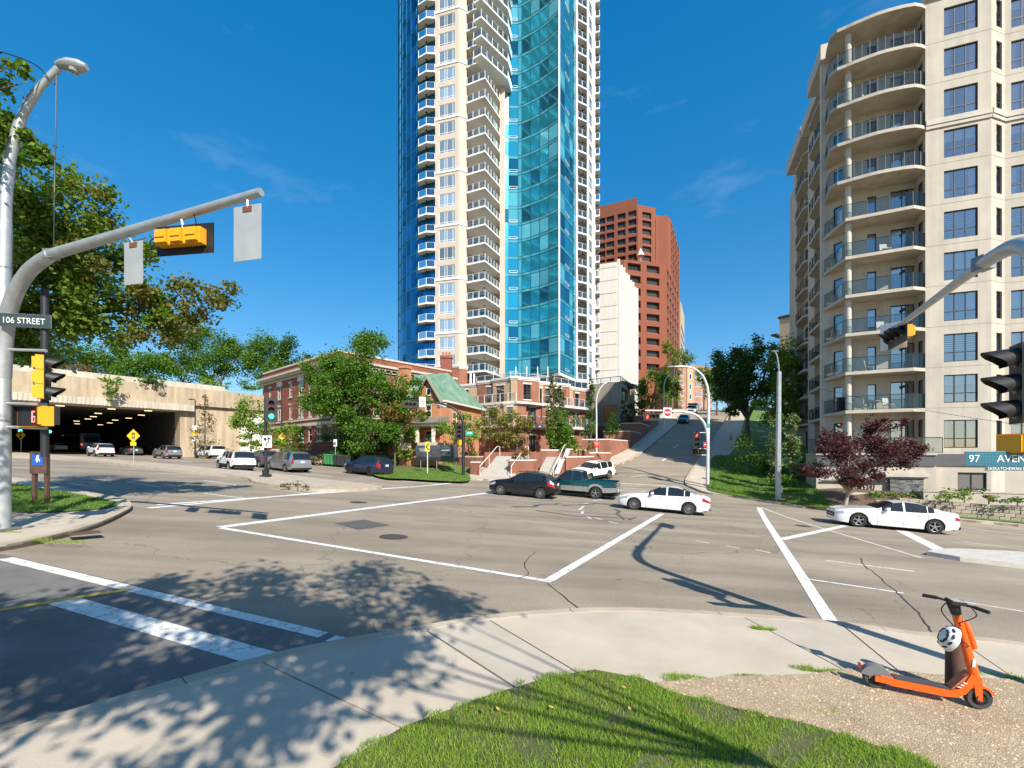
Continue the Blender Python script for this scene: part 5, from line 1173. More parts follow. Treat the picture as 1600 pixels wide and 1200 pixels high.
def tree(label, base, blobs, leaf, size, dens=2.6, trunk=.2, name='tree', group=None, bark=None, limbs=True, crown='crown', cat='tree', fork=None, clump=.2, extra=None, limb_r=.35, flt=None):
    """base (x,y,z); blobs in world coordinates"""
    TS_[0] += 1; t = thing(name, label, cat, base, 0, group); B = Vector(base)
    bl = [(x-B.x, y-B.y, z-B.z, rx, ry, rz) for (x, y, z, rx, ry, rz) in blobs]
    V, Q = leaf_geo(bl, size, dens, 100+TS_[0], clump=clump)
    if flt is not None:
        keep = np.repeat(flt(V.reshape(-1, 4, 3).mean(1)+np.array(base)), 4); V = V[keep]; Q = np.arange(len(V)).reshape(-1, 4)
    bulk(crown, V, Q, LF[leaf], t)
    if extra:
        eb, el, es, ed = extra; V, Q = leaf_geo([(x-B.x, y-B.y, z-B.z, rx, ry, rz) for (x, y, z, rx, ry, rz) in eb], es, ed, 500+TS_[0], clump=clump); bulk('leaf_sprays', V, Q, LF[el], t)
    if trunk:
        m = MB(); zs = [b[2]-b[5]*.4 for b in bl]; fk = Vector(fork)-B if fork else Vector((0, 0, max(.4, min(zs)*.75)))
        m.tube([(0, 0, -.15), (fk.x*.3+trunk*.1, fk.y*.3, fk.z*.35), (fk.x*.7, fk.y*.7+trunk*.15, fk.z*.7), tuple(fk)], [trunk*1.25, trunk, trunk*.85, trunk*.75], 8)
        if limbs:
            for i, b in enumerate(bl):
                e = Vector((b[0], b[1], b[2]+b[5]*.3)); mid = fk.lerp(e, .5)+Vector((random.uniform(-.1, .1), random.uniform(-.1, .1), .12))*(e-fk).length
                m.tube([tuple(fk*.96), tuple(mid), tuple(e)], [trunk*.6, trunk*limb_r, trunk*.12], 6)
                for q in range(3):
                    d = Vector((random.uniform(-1, 1)*b[3], random.uniform(-1, 1)*b[4], random.uniform(-.2, .9)*b[5])); s0 = mid.lerp(e, random.uniform(.1, .8))
                    m.tube([tuple(s0), tuple(s0.lerp(e+d, .5)+Vector((0, 0, .08*b[5]))), tuple(e+d*.8)], [trunk*.22, trunk*.13, trunk*.05], 5)
        m.build('trunk', bark or M_bark, t, smooth=60)
    return t
def B_(px, py, Y, r, ry=None, sy=1.0):
    x, y, z = at(px, Y, py); k = Y/F; return (x, y, z, r*k, (r*sy)*k, (ry or r)*k)
def gnd(px, Y, zf=gz, off=.14):
    x, y = at(px, Y); return (x, y, float(zf(x, y))+off)

# large tree at the left corner, reaching over the avenue
bl = [B_(30, 290, 13, 70, 75), B_(95, 320, 13, 75, 70), B_(50, 410, 13, 95, 90), B_(150, 400, 14, 75, 75), B_(110, 490, 14, 85, 60), B_(205, 430, 15, 60, 60), B_(190, 510, 15, 60, 45), B_(10, 510, 13, 80, 70), B_(-60, 400, 13, 120, 120), B_(-80, 250, 13, 120, 120), B_(250, 490, 15, 40, 40)]
ex = [B_(270, 470, 15, 50, 45), B_(315, 465, 16, 48, 36), B_(350, 450, 16, 26, 18), B_(295, 520, 15.5, 40, 26), B_(230, 530, 15, 45, 22), B_(150, 330, 13.5, 40, 40), B_(230, 470, 15, 40, 40), B_(100, 400, 12.6, 50, 40)]
tree('large ash tree with browning leaves overhanging the left corner', (-18.5, 13.8, 1.1), bl, 'ash', .15, 2.0, .32, extra=(ex, 'autumn', .15, 1.4), clump=.16)
bl = [B_(2, 90, 10, 34, 30), B_(-30, 160, 10, 55, 55), B_(0, 230, 10.5, 30, 45), B_(-40, 330, 10.5, 45, 60), B_(-120, 200, 10, 90, 120)]
tree('tree leaning in at the upper left beside the curved lamp arm', (-15.5, 8.0, .9), bl, 'ash', .13, 1.7, .25, clump=.14)
# tree behind the camera whose shade falls over the near street
bl = [(.8, -1.2, 7.6, 2.3, 1.9, 1.7), (-.9, -1.6, 7.2, 1.9, 1.6, 1.5), (-2.6, -2.0, 6.8, 1.7, 1.5, 1.3), (2.2, -1.6, 8.4, 1.7, 1.5, 1.4), (-1.6, -3.2, 6.6, 1.6, 1.4, 1.2), (-3.9, -2.8, 6.4, 1.3, 1.2, 1.0), (.8, -3.0, 6.6, 1.5, 1.3, 1.0)]
tree('broad tree standing behind the viewpoint that shades the near crosswalk', (5.0, -1.4, -.1), bl, 'ash', .17, 2.0, .05, fork=(4.4, -.5, 4.0), limb_r=.14, clump=.17, flt=lambda P: (P[:, 2]-CZ) > 1.15*np.maximum(P[:, 1], 0)+.35)
bl = [(-10.6, 5.0, 7.2, 1.9, 1.7, 1.6), (-13.2, 7.2, 7.6, 2.2, 2, 1.7), (-9.4, 3.6, 6.6, 1.5, 1.4, 1.3), (-12.5, 4.8, 7.6, 2, 1.8, 1.6)]
tree('tree outside the left edge shading the corner sidewalk', (-13.5, 3.6, .8), bl, 'ash', .16, .9, .14, limb_r=.2, clump=.18)
bl = [(-5.0, -6.2, 6.5, 2.6, 2.2, 2), (-7.5, -5.5, 6.8, 2.4, 2, 1.8)]
tree('second tree behind the viewpoint, further left', (-6.3, -6.5, .3), bl, 'ash', .17, .6, .12)
# trees on the plateau over the tunnel
bgs = [('light green tree above the tunnel mouth, left end', 165, 90, [(165, 548, 24, 26), (150, 570, 20, 18), (185, 565, 20, 18)], 'mid'),
 ('spreading bushy tree above the tunnel, second from the left', 228, 84, [(205, 575, 26, 18), (245, 578, 26, 18), (225, 562, 20, 16)], 'mid'),
 ('dark tree behind the bushy one above the tunnel', 285, 95, [(285, 545, 26, 32), (300, 575, 22, 22), (270, 570, 20, 20)], 'dark'),
 ('tall rounded tree over the tunnel wing wall', 345, 92, [(340, 545, 26, 24), (365, 560, 24, 26), (335, 575, 22, 18), (385, 548, 18, 18)], 'mid'),
 ('tree behind the parapet left of the brick block', 412, 90, [(405, 560, 22, 24), (425, 548, 20, 18), (420, 580, 22, 18)], 'mid'),
 ('tree rising behind the roof of the red brick block', 455, 92, [(450, 555, 22, 24), (470, 565, 16, 20), (440, 580, 18, 15)], 'dark'),
 ('tree far left above the tunnel, behind the signal', 60, 88, [(60, 545, 34, 34), (20, 555, 34, 30), (100, 560, 28, 24)], 'dark')]
for lb, px, Y, bs, lf in bgs:
    x, y = at(px, Y); tree(lb, (x, y, 12.5), [B_(a, b, Y, r*1.2, ry*1.15) for a, b, r, ry in bs], lf, .42, 2.6, .22, clump=.22)
def bush(label, base, blobs, leaf, size, dens=2.4, name='bush', group=None, cat='bush'):
    return tree(label, base, blobs, leaf, size, dens, .03, name, group, limbs=True, crown='foliage', cat=cat)
for lb, px, Y, bs, lf in [('russet bush on the parapet far left', 118, 72, [(120, 576, 16, 12)], 'redbrown'), ('ivy like bush spilling over the tunnel parapet', 176, 58, [(176, 592, 12, 8), (176, 606, 9, 10), (174, 618, 5, 7)], 'bright'), ('low dark bush on the parapet right of the ivy', 235, 63, [(228, 592, 18, 9), (248, 595, 14, 9)], 'dark'), ('pale bush at the right end of the parapet', 330, 78, [(322, 596, 14, 9), (345, 600, 16, 7)], 'bright'), ('low bush beside the red brick block cornice', 395, 80, [(385, 602, 16, 7), (405, 604, 12, 6)], 'mid')]:
    x, y, z = at(px, Y, bs[0][1]); bush(lb, (x, y, 12.6 if Y > 60 else z-.5), [B_(a, b, Y, r, ry) for a, b, r, ry in bs], lf, .3, 2.2)
# in front of the wing wall and the heritage block
x, y, z = gnd(320, 60); bs = []
for i in range(7): bs.append((x+random.uniform(-.25, .25), y, z+1.3+i*1.08, 1.75*(1-i/8.5), 1.6*(1-i/8.5), .55))
tree('thin sparse pine in front of the tunnel wing wall', (x, y, z), bs, 'pine', .24, 1.0, .10, name='pine_tree', limbs=False, fork=(x, y, z+8.5), clump=.3)
g0 = gnd(392, 57, z_left); tree('yellow green young tree left of the black signal pole', g0, [B_(392, 640, 57, 22, 20), B_(380, 665, 57, 18, 18), B_(405, 668, 57, 20, 22), B_(392, 690, 57, 22, 12)], 'bright', .27, 2.4, .1)
g0 = gnd(447, 51, z_left); tree('small bushy tree before the arched windows of the brick block', g0, [B_(437, 685, 51, 18, 14), B_(458, 680, 51, 20, 16), B_(450, 697, 51, 24, 10)], 'bright', .25, 2.0, .08)
g0 = gnd(566, 46.5, z_left)
tree('biggest tree by the brick block, full green crown over the sidewalk', g0, [B_(585, 548, 47, 36, 26), B_(545, 575, 47, 42, 32), B_(505, 582, 47, 32, 24), B_(600, 612, 46, 38, 34), B_(515, 622, 46, 34, 26), B_(558, 630, 46, 44, 34), B_(500, 640, 46, 22, 16), B_(585, 676, 45.5, 44, 24), B_(548, 668, 45.5, 30, 20), B_(575, 535, 47, 22, 15), B_(530, 600, 46.5, 40, 34), B_(565, 598, 46.5, 42, 36), B_(490, 612, 46.5, 24, 24), B_(612, 640, 46, 26, 26), B_(530, 648, 46, 30, 20)], 'mid', .26, 2.7, .2, clump=.21)
g0 = gnd(560, 50, z_left); tree('shaded tree behind the biggest tree', g0, [B_(570, 690, 50, 40, 24), B_(530, 690, 50, 24, 22), B_(600, 660, 50, 34, 34)], 'dark', .28, 2.2, .15)
g0 = gnd(617, 44.5, z_left); tree('small tree with russet tips left of the orange house', g0, [B_(620, 650, 44.5, 24, 18), B_(608, 672, 44.5, 20, 16), B_(630, 678, 44.5, 18, 16)], 'mid', .25, 2.2, .09, extra=([B_(612, 640, 44.3, 22, 14), B_(628, 660, 44.3, 22, 14)], 'redbrown', .25, 1.1))
g0 = gnd(655, 46.3, z_left); tree('slim tree branch hanging before the green roof', g0, [B_(640, 618, 45.5, 22, 14), B_(655, 632, 45.5, 16, 14), B_(648, 604, 46, 18, 14), B_(662, 650, 45.5, 12, 12)], 'mid', .25, 2.0, .06)
g0 = gnd(713, 45, z_left); tree('small green tree behind the black curved signal pole', g0, [B_(705, 665, 45, 20, 16), B_(728, 660, 45, 20, 18), B_(718, 682, 45, 26, 14), B_(742, 672, 45, 12, 12)], 'bright', .25, 2.0, .08)
g0 = (at(765, 49)[0], 49, 2.3); tree('sparse yellowing tree left above the pale stairs', g0, [B_(755, 668, 49, 14, 20), B_(775, 655, 49, 22, 22), B_(780, 680, 49, 24, 16)], 'yellow', .24, 1.3, .07)
g0 = (at(808, 48)[0], 48, 2.3); tree('sparse yellowing tree right above the pale stairs', g0, [B_(800, 662, 48, 22, 20), B_(820, 675, 48, 18, 18), B_(798, 685, 48, 22, 12), B_(826, 655, 48, 8, 14)], 'yellow', .24, 1.35, .07)
g0 = (at(873, 50)[0], 50, 3.0); tree('dense round green tree on the upper planter', g0, [B_(878, 668, 50, 24, 26), B_(866, 655, 50, 14, 16), B_(886, 690, 50, 18, 18), B_(868, 690, 50, 14, 16)], 'mid', .24, 3.0, .09, extra=([B_(860, 648, 49.8, 12, 16), B_(858, 672, 49.8, 10, 18)], 'yellow', .24, 1.4))
for px, y0, y1, Y, lb, lf in [(864, 590, 660, 53, 'left slender column tree before the podium', 'blue'), (876, 604, 660, 53.3, 'right slender column tree before the podium', 'blue'), (923, 592, 690, 56, 'tall dark column tree by the podium right end', 'dark')]:
    bs = [B_(px+random.uniform(-2, 2), y0+(y1-y0)*(i+.3)/6, Y, 7*(0.5+.5*min(1, (i+1)/3)), (y1-y0)/9) for i in range(6)]
    tree(lb, (at(px, Y)[0], Y, 2.8), bs, lf, .24, 2.2, .06, name='column_tree')
g0 = (at(917, 54)[0], 54, 2.7); tree('little pale tree beside the grey lamp post', g0, [B_(917, 660, 54, 12, 14), B_(910, 672, 54, 9, 9), B_(923, 672, 54, 9, 9)], 'poplar', .22, 1.8, .05, bark=M_barkp)
bush('leafy bush with red tips on the middle planter', tuple(P1.location[:2])+(2.05,), [B_(810, 712, 42, 10, 7), B_(820, 706, 42, 10, 9), B_(806, 718, 42, 8, 4)], 'flower', .2, 2.2)
for lb, px, Y, bs, lf, zb in [('bright low hedge on the right upper planter', 898, 48, [(888, 700, 10, 6), (902, 701, 10, 6)], 'bright', 3.0), ('tan ornamental grass clump by the lamp post planter', 925, 49, [(924, 697, 8, 7)], 'yellow', 2.7), ('low green plants behind the grass bank planter', 733, 46.5, [(724, 709, 8, 4), (738, 708, 9, 4)], 'bright', 2.3), ('dark shrub at the foot of the parking deck', 962, 58, [(962, 660, 14, 14), (955, 672, 12, 10)], 'dark', 4.0)]:
    bush(lb, (at(px, Y)[0], Y, zb), [B_(a, b, Y, r, ry) for a, b, r, ry in bs], lf, .22)
for lb, px, Y, bs, lf in [('brownish bush left of the green bins', 495, 46, [(490, 716, 13, 9), (502, 718, 10, 7)], 'pine'), ('bright rounded shrub on the grass bank', 635, 45.5, [(630, 706, 14, 10), (645, 708, 12, 8)], 'bright'), ('dark bushes behind the black bins', 552, 47.5, [(540, 706, 20, 12), (568, 712, 22, 12)], 'dark'), ('shrub hiding the foundation of the brick block', 462, 50, [(455, 708, 12, 7), (470, 710, 10, 6)], 'mid')]:
    bush(lb, gnd(px, Y, z_left), [B_(a, b, Y, r, ry) for a, b, r, ry in bs], lf, .22, 2.4)
# left of the hill street
for px, Y, lb in [(975, 66, 'first slim column tree beside the deck'), (984, 70, 'second slim column tree beside the deck'), (993, 72, 'third slim column tree beside the deck'), (1003, 76, 'fourth slim column tree up the hill')]:
    bs = [B_(px, 632+i*7, Y, 4.5+(i > 0)*1.5, 6) for i in range(5)]; tree(lb, gnd(px, Y), bs, 'blue', .3, 2.0, .05, name='column_tree')
tree('large tree with a bare patch left of the hill street', gnd(1018, 82), [B_(1012, 600, 82, 18, 20), B_(1035, 585, 82, 24, 22), B_(1020, 625, 82, 22, 16), B_(1045, 612, 82, 18, 16)], 'mid', .4, 2.0, .22)
tree('tall thin crowned tree higher up the hill street', gnd(1050, 95), [B_(1048, 545, 95, 14, 14), B_(1062, 560, 95, 18, 14), B_(1075, 552, 95, 10, 12), B_(1050, 590, 95, 18, 14)], 'ash', .42, 1.6, .25)
tree('pale small tree near the top of the hill street', gnd(1042, 100), [B_(1042, 615, 100, 14, 14), B_(1055, 622, 100, 10, 10)], 'bright', .42, 1.8, .12)
# right of the hill street
tree('dark spreading tree right of the hill street', gnd(1168, 58, z_right), [B_(1140, 565, 58, 30, 26), B_(1172, 552, 58, 30, 24), B_(1150, 600, 58, 36, 28), B_(1190, 590, 57, 34, 30), B_(1128, 600, 58, 20, 24), B_(1172, 625, 58, 30, 20), B_(1120, 580, 58, 22, 22), B_(1205, 560, 57, 26, 22), B_(1140, 635, 58, 24, 14), B_(1200, 620, 57, 26, 20)], 'dark', .30, 2.6, .32, clump=.2)
tree('sunlit tree against the left balconies of the apartment block', gnd(1222, 52, z_right), [B_(1215, 555, 52, 28, 22), B_(1228, 585, 52, 24, 24), B_(1212, 615, 52, 26, 20), B_(1230, 635, 52, 16, 20), B_(1196, 640, 52, 22, 16), B_(1236, 610, 52, 16, 26), B_(1240, 560, 52, 14, 20), B_(1215, 655, 52, 24, 14)], 'bright', .28, 2.2, .22)
for lb, px, Y, bs, lf in [('small tree right at the top of the hill', 1100, 118, [(1098, 588, 14, 16), (1108, 600, 12, 14)], 'mid'), ('tree right of the hill road behind the grey pole', 1120, 92, [(1116, 590, 16, 18), (1128, 610, 18, 16), (1112, 615, 12, 10)], 'mid'), ('tree between the hill road and the spreading tree', 1140, 80, [(1145, 605, 20, 20), (1130, 625, 14, 12)], 'dark')]:
    tree(lb, gnd(px, Y, z_right), [B_(a, b, Y, r, ry) for a, b, r, ry in bs], lf, .42, 2.0, .2)
for px, Y, lb in [(1211, 35.5, 'pale poplar half hidden behind the tall grey pole'), (1239, 36, 'slender pale poplar between the grey pole and the purple tree')]:
    bs = [B_(px+random.uniform(-2, 2), 655+i*16, Y, 9+(1 < i < 5)*3, 12) for i in range(6)]; tree(lb, gnd(px, Y, z_right), bs, 'poplar', .2, 1.9, .05, name='poplar_tree')
for lb, px, Y, bs, lf in [('dark shrubs in the shade behind the poplars', 1190, 42, [(1180, 720, 22, 18), (1205, 735, 20, 18), (1165, 690, 16, 14)], 'dark'), ('dark bush under the left balconies', 1262, 38, [(1255, 735, 22, 20), (1275, 745, 18, 18)], 'dark'), ('low bush at the foot of the poplars', 1222, 35, [(1215, 750, 14, 10), (1232, 752, 14, 10)], 'mid')]:
    bush(lb, gnd(px, Y, z_right), [B_(a, b, Y, r, ry) for a, b, r, ry in bs], lf, .22, 2.2)
# purple leaved tree in front of the apartment block
bl = [B_(1345, 735, 29, 50, 22), B_(1290, 700, 29.5, 34, 24), B_(1330, 700, 29, 44, 26), B_(1385, 685, 29, 42, 30), B_(1395, 720, 28.5, 34, 26), B_(1270, 735, 29.5, 24, 18), B_(1300, 745, 29, 40, 16), B_(1415, 700, 28.5, 22, 14), B_(1392, 662, 29, 22, 14), B_(1296, 684, 29.5, 16, 14)]
tree('purple leaved tree with a pale forked trunk before the apartment block', gnd(1319, 29.2, z_right, .15), bl, 'purple', .15, 2.6, .13, name='purple_tree', bark=M_barkp, fork=at(1326, 29.2, 768), clump=.17)
for lb, px, Y, bs, lf in [('yellow green shrub on the block wall, left one', 1478, 27.5, [(1477, 775, 12, 7)], 'bright'), ('yellow green shrub on the block wall beside another', 1507, 27.2, [(1507, 775, 12, 7)], 'bright'), ('dry tan shrub on the block wall', 1545, 27, [(1545, 778, 10, 6)], 'yellow'), ('spreading juniper on the planter wall', 1512, 28.6, [(1498, 766, 18, 3), (1525, 765, 14, 3)], 'mid'), ('creeping green plants under the iron emblem', 1400, 31, [(1370, 773, 22, 4), (1410, 775, 22, 4), (1445, 771, 12, 5)], 'mid'), ('low green plants at the right end of the block wall', 1590, 26.3, [(1575, 783, 16, 3), (1600, 782, 16, 3)], 'mid')]:
    x, y, z = at(px, Y, bs[0][1]+bs[0][3]); bush(lb, (x, y, z), [B_(a, b, Y, r, ry) for a, b, r, ry in bs], lf, .15, 2.4)
V, Q = leaf_geo([(0, 0, .55, .3, .3, .25)], .12, 2.5, 77); bulk('foliage', V, Q, LF['bright'], PLANT_POT)

# ------------------------------------------------------------------ grass
def in_poly(P, poly):
    x, y = P[:, 0], P[:, 1]; r = np.zeros(len(P), bool); n = len(poly)
    for i in range(n):
        x0, y0 = poly[i][:2]; x1, y1 = poly[i-1][:2]
        c = ((y0 > y) != (y1 > y)) & (x < (x1-x0)*(y-y0)/(y1-y0+1e-12)+x0); r ^= c
    return r
def grass(name, label, poly, n, h, w, mt, off, seed, zf=gz, box=None):
    g = np.random.default_rng(seed); A = np.array([p[:2] for p in poly]); lo, hi = A.min(0), A.max(0)
    if box: lo, hi = np.array(box[0]), np.array(box[1])
    P = g.uniform(lo, hi, (n, 2)); wob = .07*np.stack([np.sin(P[:, 1]*9+np.sin(P[:, 0]*23)*1.5), np.sin(P[:, 0]*8+np.sin(P[:, 1]*19)*1.7)], 1); P = P[in_poly(P+wob, poly)]
    thin = np.sin(P[:, 0]*3.1+np.sin(P[:, 1]*2.3)*1.9)*np.sin(P[:, 1]*4.3+np.sin(P[:, 0]*3.7)*1.3); P = P[(thin > -.55) | (g.uniform(size=len(P)) < .3)]; m = len(P)
    hh = h*g.uniform(.45, 1.25, m)*(.75+.5*np.sin(P[:, 0]*2.1+1.3*np.sin(P[:, 1]*1.7))**2); a = g.uniform(0, 2*PI, m); lean = g.normal(size=(m, 2))*.45
    z = zf(P[:, 0], P[:, 1])+off; dx, dy = np.cos(a)*w, np.sin(a)*w
    b0 = np.stack([P[:, 0]-dx, P[:, 1]-dy, z], 1); b1 = np.stack([P[:, 0]+dx, P[:, 1]+dy, z], 1)
    t = np.stack([P[:, 0]+lean[:, 0]*hh, P[:, 1]+lean[:, 1]*hh, z+hh], 1)
    V = np.stack([b0, b1, t], 1).reshape(-1, 3); return tag(bulk(name, V, np.arange(3*m).reshape(m, 3), mt), label, 'grass', kind='stuff')
M_blade = leaf_mat('grass_blade', (.17, .30, .028), (.34, .42, .075), .4); M_blade2 = leaf_mat('grass_blade_far', (.09, .19, .02), (.18, .26, .04), .35)
grass('grass', 'bright green uncut grass in the near lawn', lawn_poly, 260000, .045, .004, M_blade, .17, 1, box=((-4, 1.5), (6, 5.8)))
grass('grass', 'green grass blades on the left corner lawn', ll_poly, 70000, .09, .012, M_blade2, .17, 2, box=((-30, 11), (-11, 22)))
grass('grass', 'short grass blades on the corner lawn round the white signal pole', crom(rl1, 3, True), 60000, .10, .02, M_blade2, .19, 3, z_right)
grass('grass', 'short grass blades on the bank before the orange house', crom(ll, 3, True), 60000, .10, .02, M_blade2, .19, 4, z_left)
for c, (px, py, r) in enumerate([(97, 846, .35), (15, 832, .2), (1280, 1048, .16), (1195, 983, .12), (1080, 1062, .2), (1330, 1115, .25), (1555, 1055, .18), (1160, 1058, .15)]):
    x, y = GP(px, py, .13); poly = [(x+r*2.2*math.cos(t), y+r*.5*math.sin(t)) for t in np.linspace(0, 2*PI, 12)[:-1]]
    grass('grass', 'weedy grass tuft growing in a pavement joint', poly, 900, .05, .005, M_blade, .12, 30+c)
# grass clump in the median
x, y = GP(465, 762, .17); bush('dry weeds growing in the median island near its tip', (x, y, float(gz(x, y))+.17), [B_(452, 759, y, 14, 3), B_(480, 760, y, 8, 2)], 'pine', .12, 2.5, name='weeds', cat='weeds')
# fallen leaves
M_fall = mat('fallen_leaf', (.38, .22, .06), .8, rnd=.5); lm_ = MB(); lm_.add([(-.03, 0, 0), (0, -.015, .008), (.032, 0, .012), (0, .016, .006)], [(0, 1, 2, 3)]); lmesh = lm_.mesh('fallen_leaf', M_fall)
for i in range(46):
    px = random.uniform(620, 1300) if i < 34 else random.uniform(150, 900); py = random.uniform(1050, 1132) if i < 34 else random.uniform(900, 1100)
    x, y = GP(px, py, .2); onl = in_poly(np.array([[x, y]]), lawn_poly)[0]
    if i < 34 and not onl: continue
    on = in_poly(np.array([[x, y]]), near_poly)[0]
    o = ob('fallen_leaf', lmesh, None, (x, y, float(gz(x, y))+(.215 if onl else .145 if on else .012)), random.uniform(0, 6)); tag(o, 'dry yellow leaf lying on the grass' if onl else 'dry yellow leaf lying on the pavement', 'leaf', 'fallen leaves on the grass' if onl else 'fallen leaves on the pavement')
# ------------------------------------------------------------------ vehicles
M_tyre = mat('tyre', (.018, .018, .018), .85); M_rim = mat('alloy_rim', (.45, .45, .46), .3, .85); M_rimd = mat('dark_rim', (.05, .05, .055), .4, .5)
M_cglass = mat('car_glass', (.012, .016, .018), .03, spec=.8); M_trim = mat('car_trim', (.02, .02, .021), .55); M_chrome = mat('chrome', (.6, .6, .6), .12, 1)
M_head = mat('headlight', (.55, .57, .6), .08, .4); M_tail = mat('taillight', (.34, .012, .015), .15); M_plate = mat('number_plate', (.7, .7, .72), .5); M_under = mat('underbody', (.012, .012, .012), .9)
M_braked = mat('lit_brake_light', (.6, .02, .02), .2, emit=(1, .05, .03), estr=1.6)
def paint(nm, c, metal=0.0, rough=.25): return mat('paint_'+nm, c, rough, metal, coat=.8)
def lerp(tab, x):
    xs = [p[0] for p in tab]; ys = [p[1] for p in tab]; return float(np.interp(x, xs, ys))
def wheel_mesh(r, w, spokes, rimm, key={}):
    k = (r, w, spokes, rimm.name)
    if k in key: return key[k]
    t = MB(); t.lathe([(r*.66, -w/2), (r*.93, -w/2), (r, -w*.32), (r, w*.32), (r*.93, w/2), (r*.66, w/2)], 28, 'y')
    q = MB(); R = r*.68
    q.lathe([(R, -w*.42), (R*.93, -w*.52), (R*.88, -w*.5), (R*.86, -w*.2)], 28, 'y')
    q.m = 1; q.lathe([(R*.88, -w*.18), (0.001, -w*.18)], 20, 'y'); q.lathe([(0.001, w*.3), (R, w*.3)], 20, 'y'); q.m = 0
    q.lathe([(.001, -w*.50), (R*.2, -w*.48), (R*.22, -w*.2)], 12, 'y')
    for i in range(spokes):
        a = 2*PI*i/spokes; q.M = Matrix.Rotation(a, 4, 'Y'); hw = R*(.13 if spokes < 8 else .07)
        q.add([(-hw, -w*.47, R*.12), (hw, -w*.47, R*.12), (hw*.75, -w*.5, R*.9), (-hw*.75, -w*.5, R*.9), (-hw, -w*.25, R*.12), (hw, -w*.25, R*.12), (hw*.75, -w*.25, R*.9), (-hw*.75, -w*.25, R*.9)], [(0, 1, 2, 3), (0, 3, 7, 4), (1, 5, 6, 2)])
    q.M = None
    key[k] = (t.mesh('wheel', M_tyre, 40), q.mesh('rim', [rimm, M_under], 40)); return key[k]
def loft(spec):
    """stations along the length, each half ring bottom -> roof centre; returns faces by tag"""
    L, W = spec['L'], spec['W']; R = spec['wr']; ax = spec['axles']; AR = R+spec.get('gap', .055)
    top, belt, bot = spec['top'], spec['belt'], spec['bot']; hw = spec['half']; th = spec.get('tumble', .30)
    gl = spec['glass']; ws, rw = spec['ws'], spec['rw']; bed = spec.get('bed')
    xs = set(np.round(np.linspace(0, L, 30), 3))
    for a in ax: xs |= {round(a+AR*math.cos(t), 3) for t in np.linspace(0, PI, 11)}
    for g in gl: xs |= {g[0], g[1]}
    xs |= {ws[0], ws[1], rw[0], rw[1]} | {p[0] for p in top} | {p[0] for p in belt}
    if bed: xs |= {bed[0], bed[0]+.06, bed[1]-.06, bed[1]}
    xs = sorted(x for x in xs if 0 <= x <= L); ded = [xs[0]]
    for x in xs[1:]:
        if x-ded[-1] > .012: ded.append(x)
    rings = []
    for x in ded:
        h = lerp(hw, x)*W/2; zb = lerp(bot, x); zt = lerp(top, x); zl = min(lerp(belt, x), zt-.02)
        for a in ax:
            if abs(x-a) < AR: zb = max(zb, R+math.sqrt(max(0, AR*AR-(x-a)**2)))
        zb = min(zb, zl-.12); z1 = zb+(zl-zb)*spec.get('f1', .30); z2 = zb+(zl-zb)*.72
        gh = max(0, zt-zl); rise = min(1, gh/.30)
        yr = h-.05-th*min(gh, .6)
        zr = zt-.035*rise-.01
        r = [(h-.05 if zb < R*1.2 else h-.01, zb), (h, z1), (h-.004, z2), (h-.035, zl), (yr, zr), (yr*.6, zt-.008*rise), (0, zt)]
        if bed and bed[0]+.03 < x < bed[1]-.03: r[4] = (h-.10, zt); r[3] = (h-.035, zl); r[5] = (h-.11, bed[2]); r[6] = (0, bed[2])
        rings.append((x, r))
    out = {}
    def put(tg, vs): out.setdefault(tg, MB()).quad(*vs)
    for i in range(len(rings)-1):
        (xa, ra), (xb, rb2) = rings[i], rings[i+1]; xm = (xa+xb)/2
        for k in range(6):
            tg = 'body'
            if k == 3 and any(g[0]-1e-4 <= xm <= g[1]+1e-4 for g in gl): tg = 'window%d' % next(j for j, g in enumerate(gl) if g[0]-1e-4 <= xm <= g[1]+1e-4)
            elif k >= 4 and ws[0] <= xm <= ws[1]: tg = 'windshield'
            elif k >= 4 and rw[0] <= xm <= rw[1]: tg = 'rear_window'
            elif k == 0 and (spec.get('clad') or .9 < xm < L-.9) and spec.get('clad', 1) != 0: tg = 'trim'
            elif xm < spec['hl'] and k == spec.get('hlk', 2): tg = 'headlight'
            elif xm > L-spec['tl'] and k in spec.get('tlk', (2,)): tg = 'taillight'
            elif spec.get('two') and k == 0: tg = 'two'
            for sd in (1, -1):
                a, b, c, d = (xa, sd*ra[k][0], ra[k][1]), (xb, sd*rb2[k][0], rb2[k][1]), (xb, sd*rb2[k+1][0], rb2[k+1][1]), (xa, sd*ra[k+1][0], ra[k+1][1])
                t2 = tg+('L' if sd > 0 else 'R') if tg[:4] in ('wind', 'head', 'tail') and tg != 'windshield' else tg
                put(t2, (a, d, c, b) if sd > 0 else (a, b, c, d))
    for idx, sd in ((0, 0), (-1, 1)):   # nose and tail caps
        x, r = rings[idx]; n = len(r)
        for k in range(n-1):
            a, b, c, d = (x, r[k][0], r[k][1]), (x, r[k+1][0], r[k+1][1]), (x, -r[k+1][0], r[k+1][1]), (x, -r[k][0], r[k][1])
            tg = 'body' if not (sd and rw[1] >= x-.02 and k >= 3) else 'rear_window'
            if k == 0 and spec.get('clad', 1): tg = 'trim'
            out.setdefault(tg, MB()).quad(*((a, b, c, d) if not sd else (a, d, c, b)))
    return out, rings
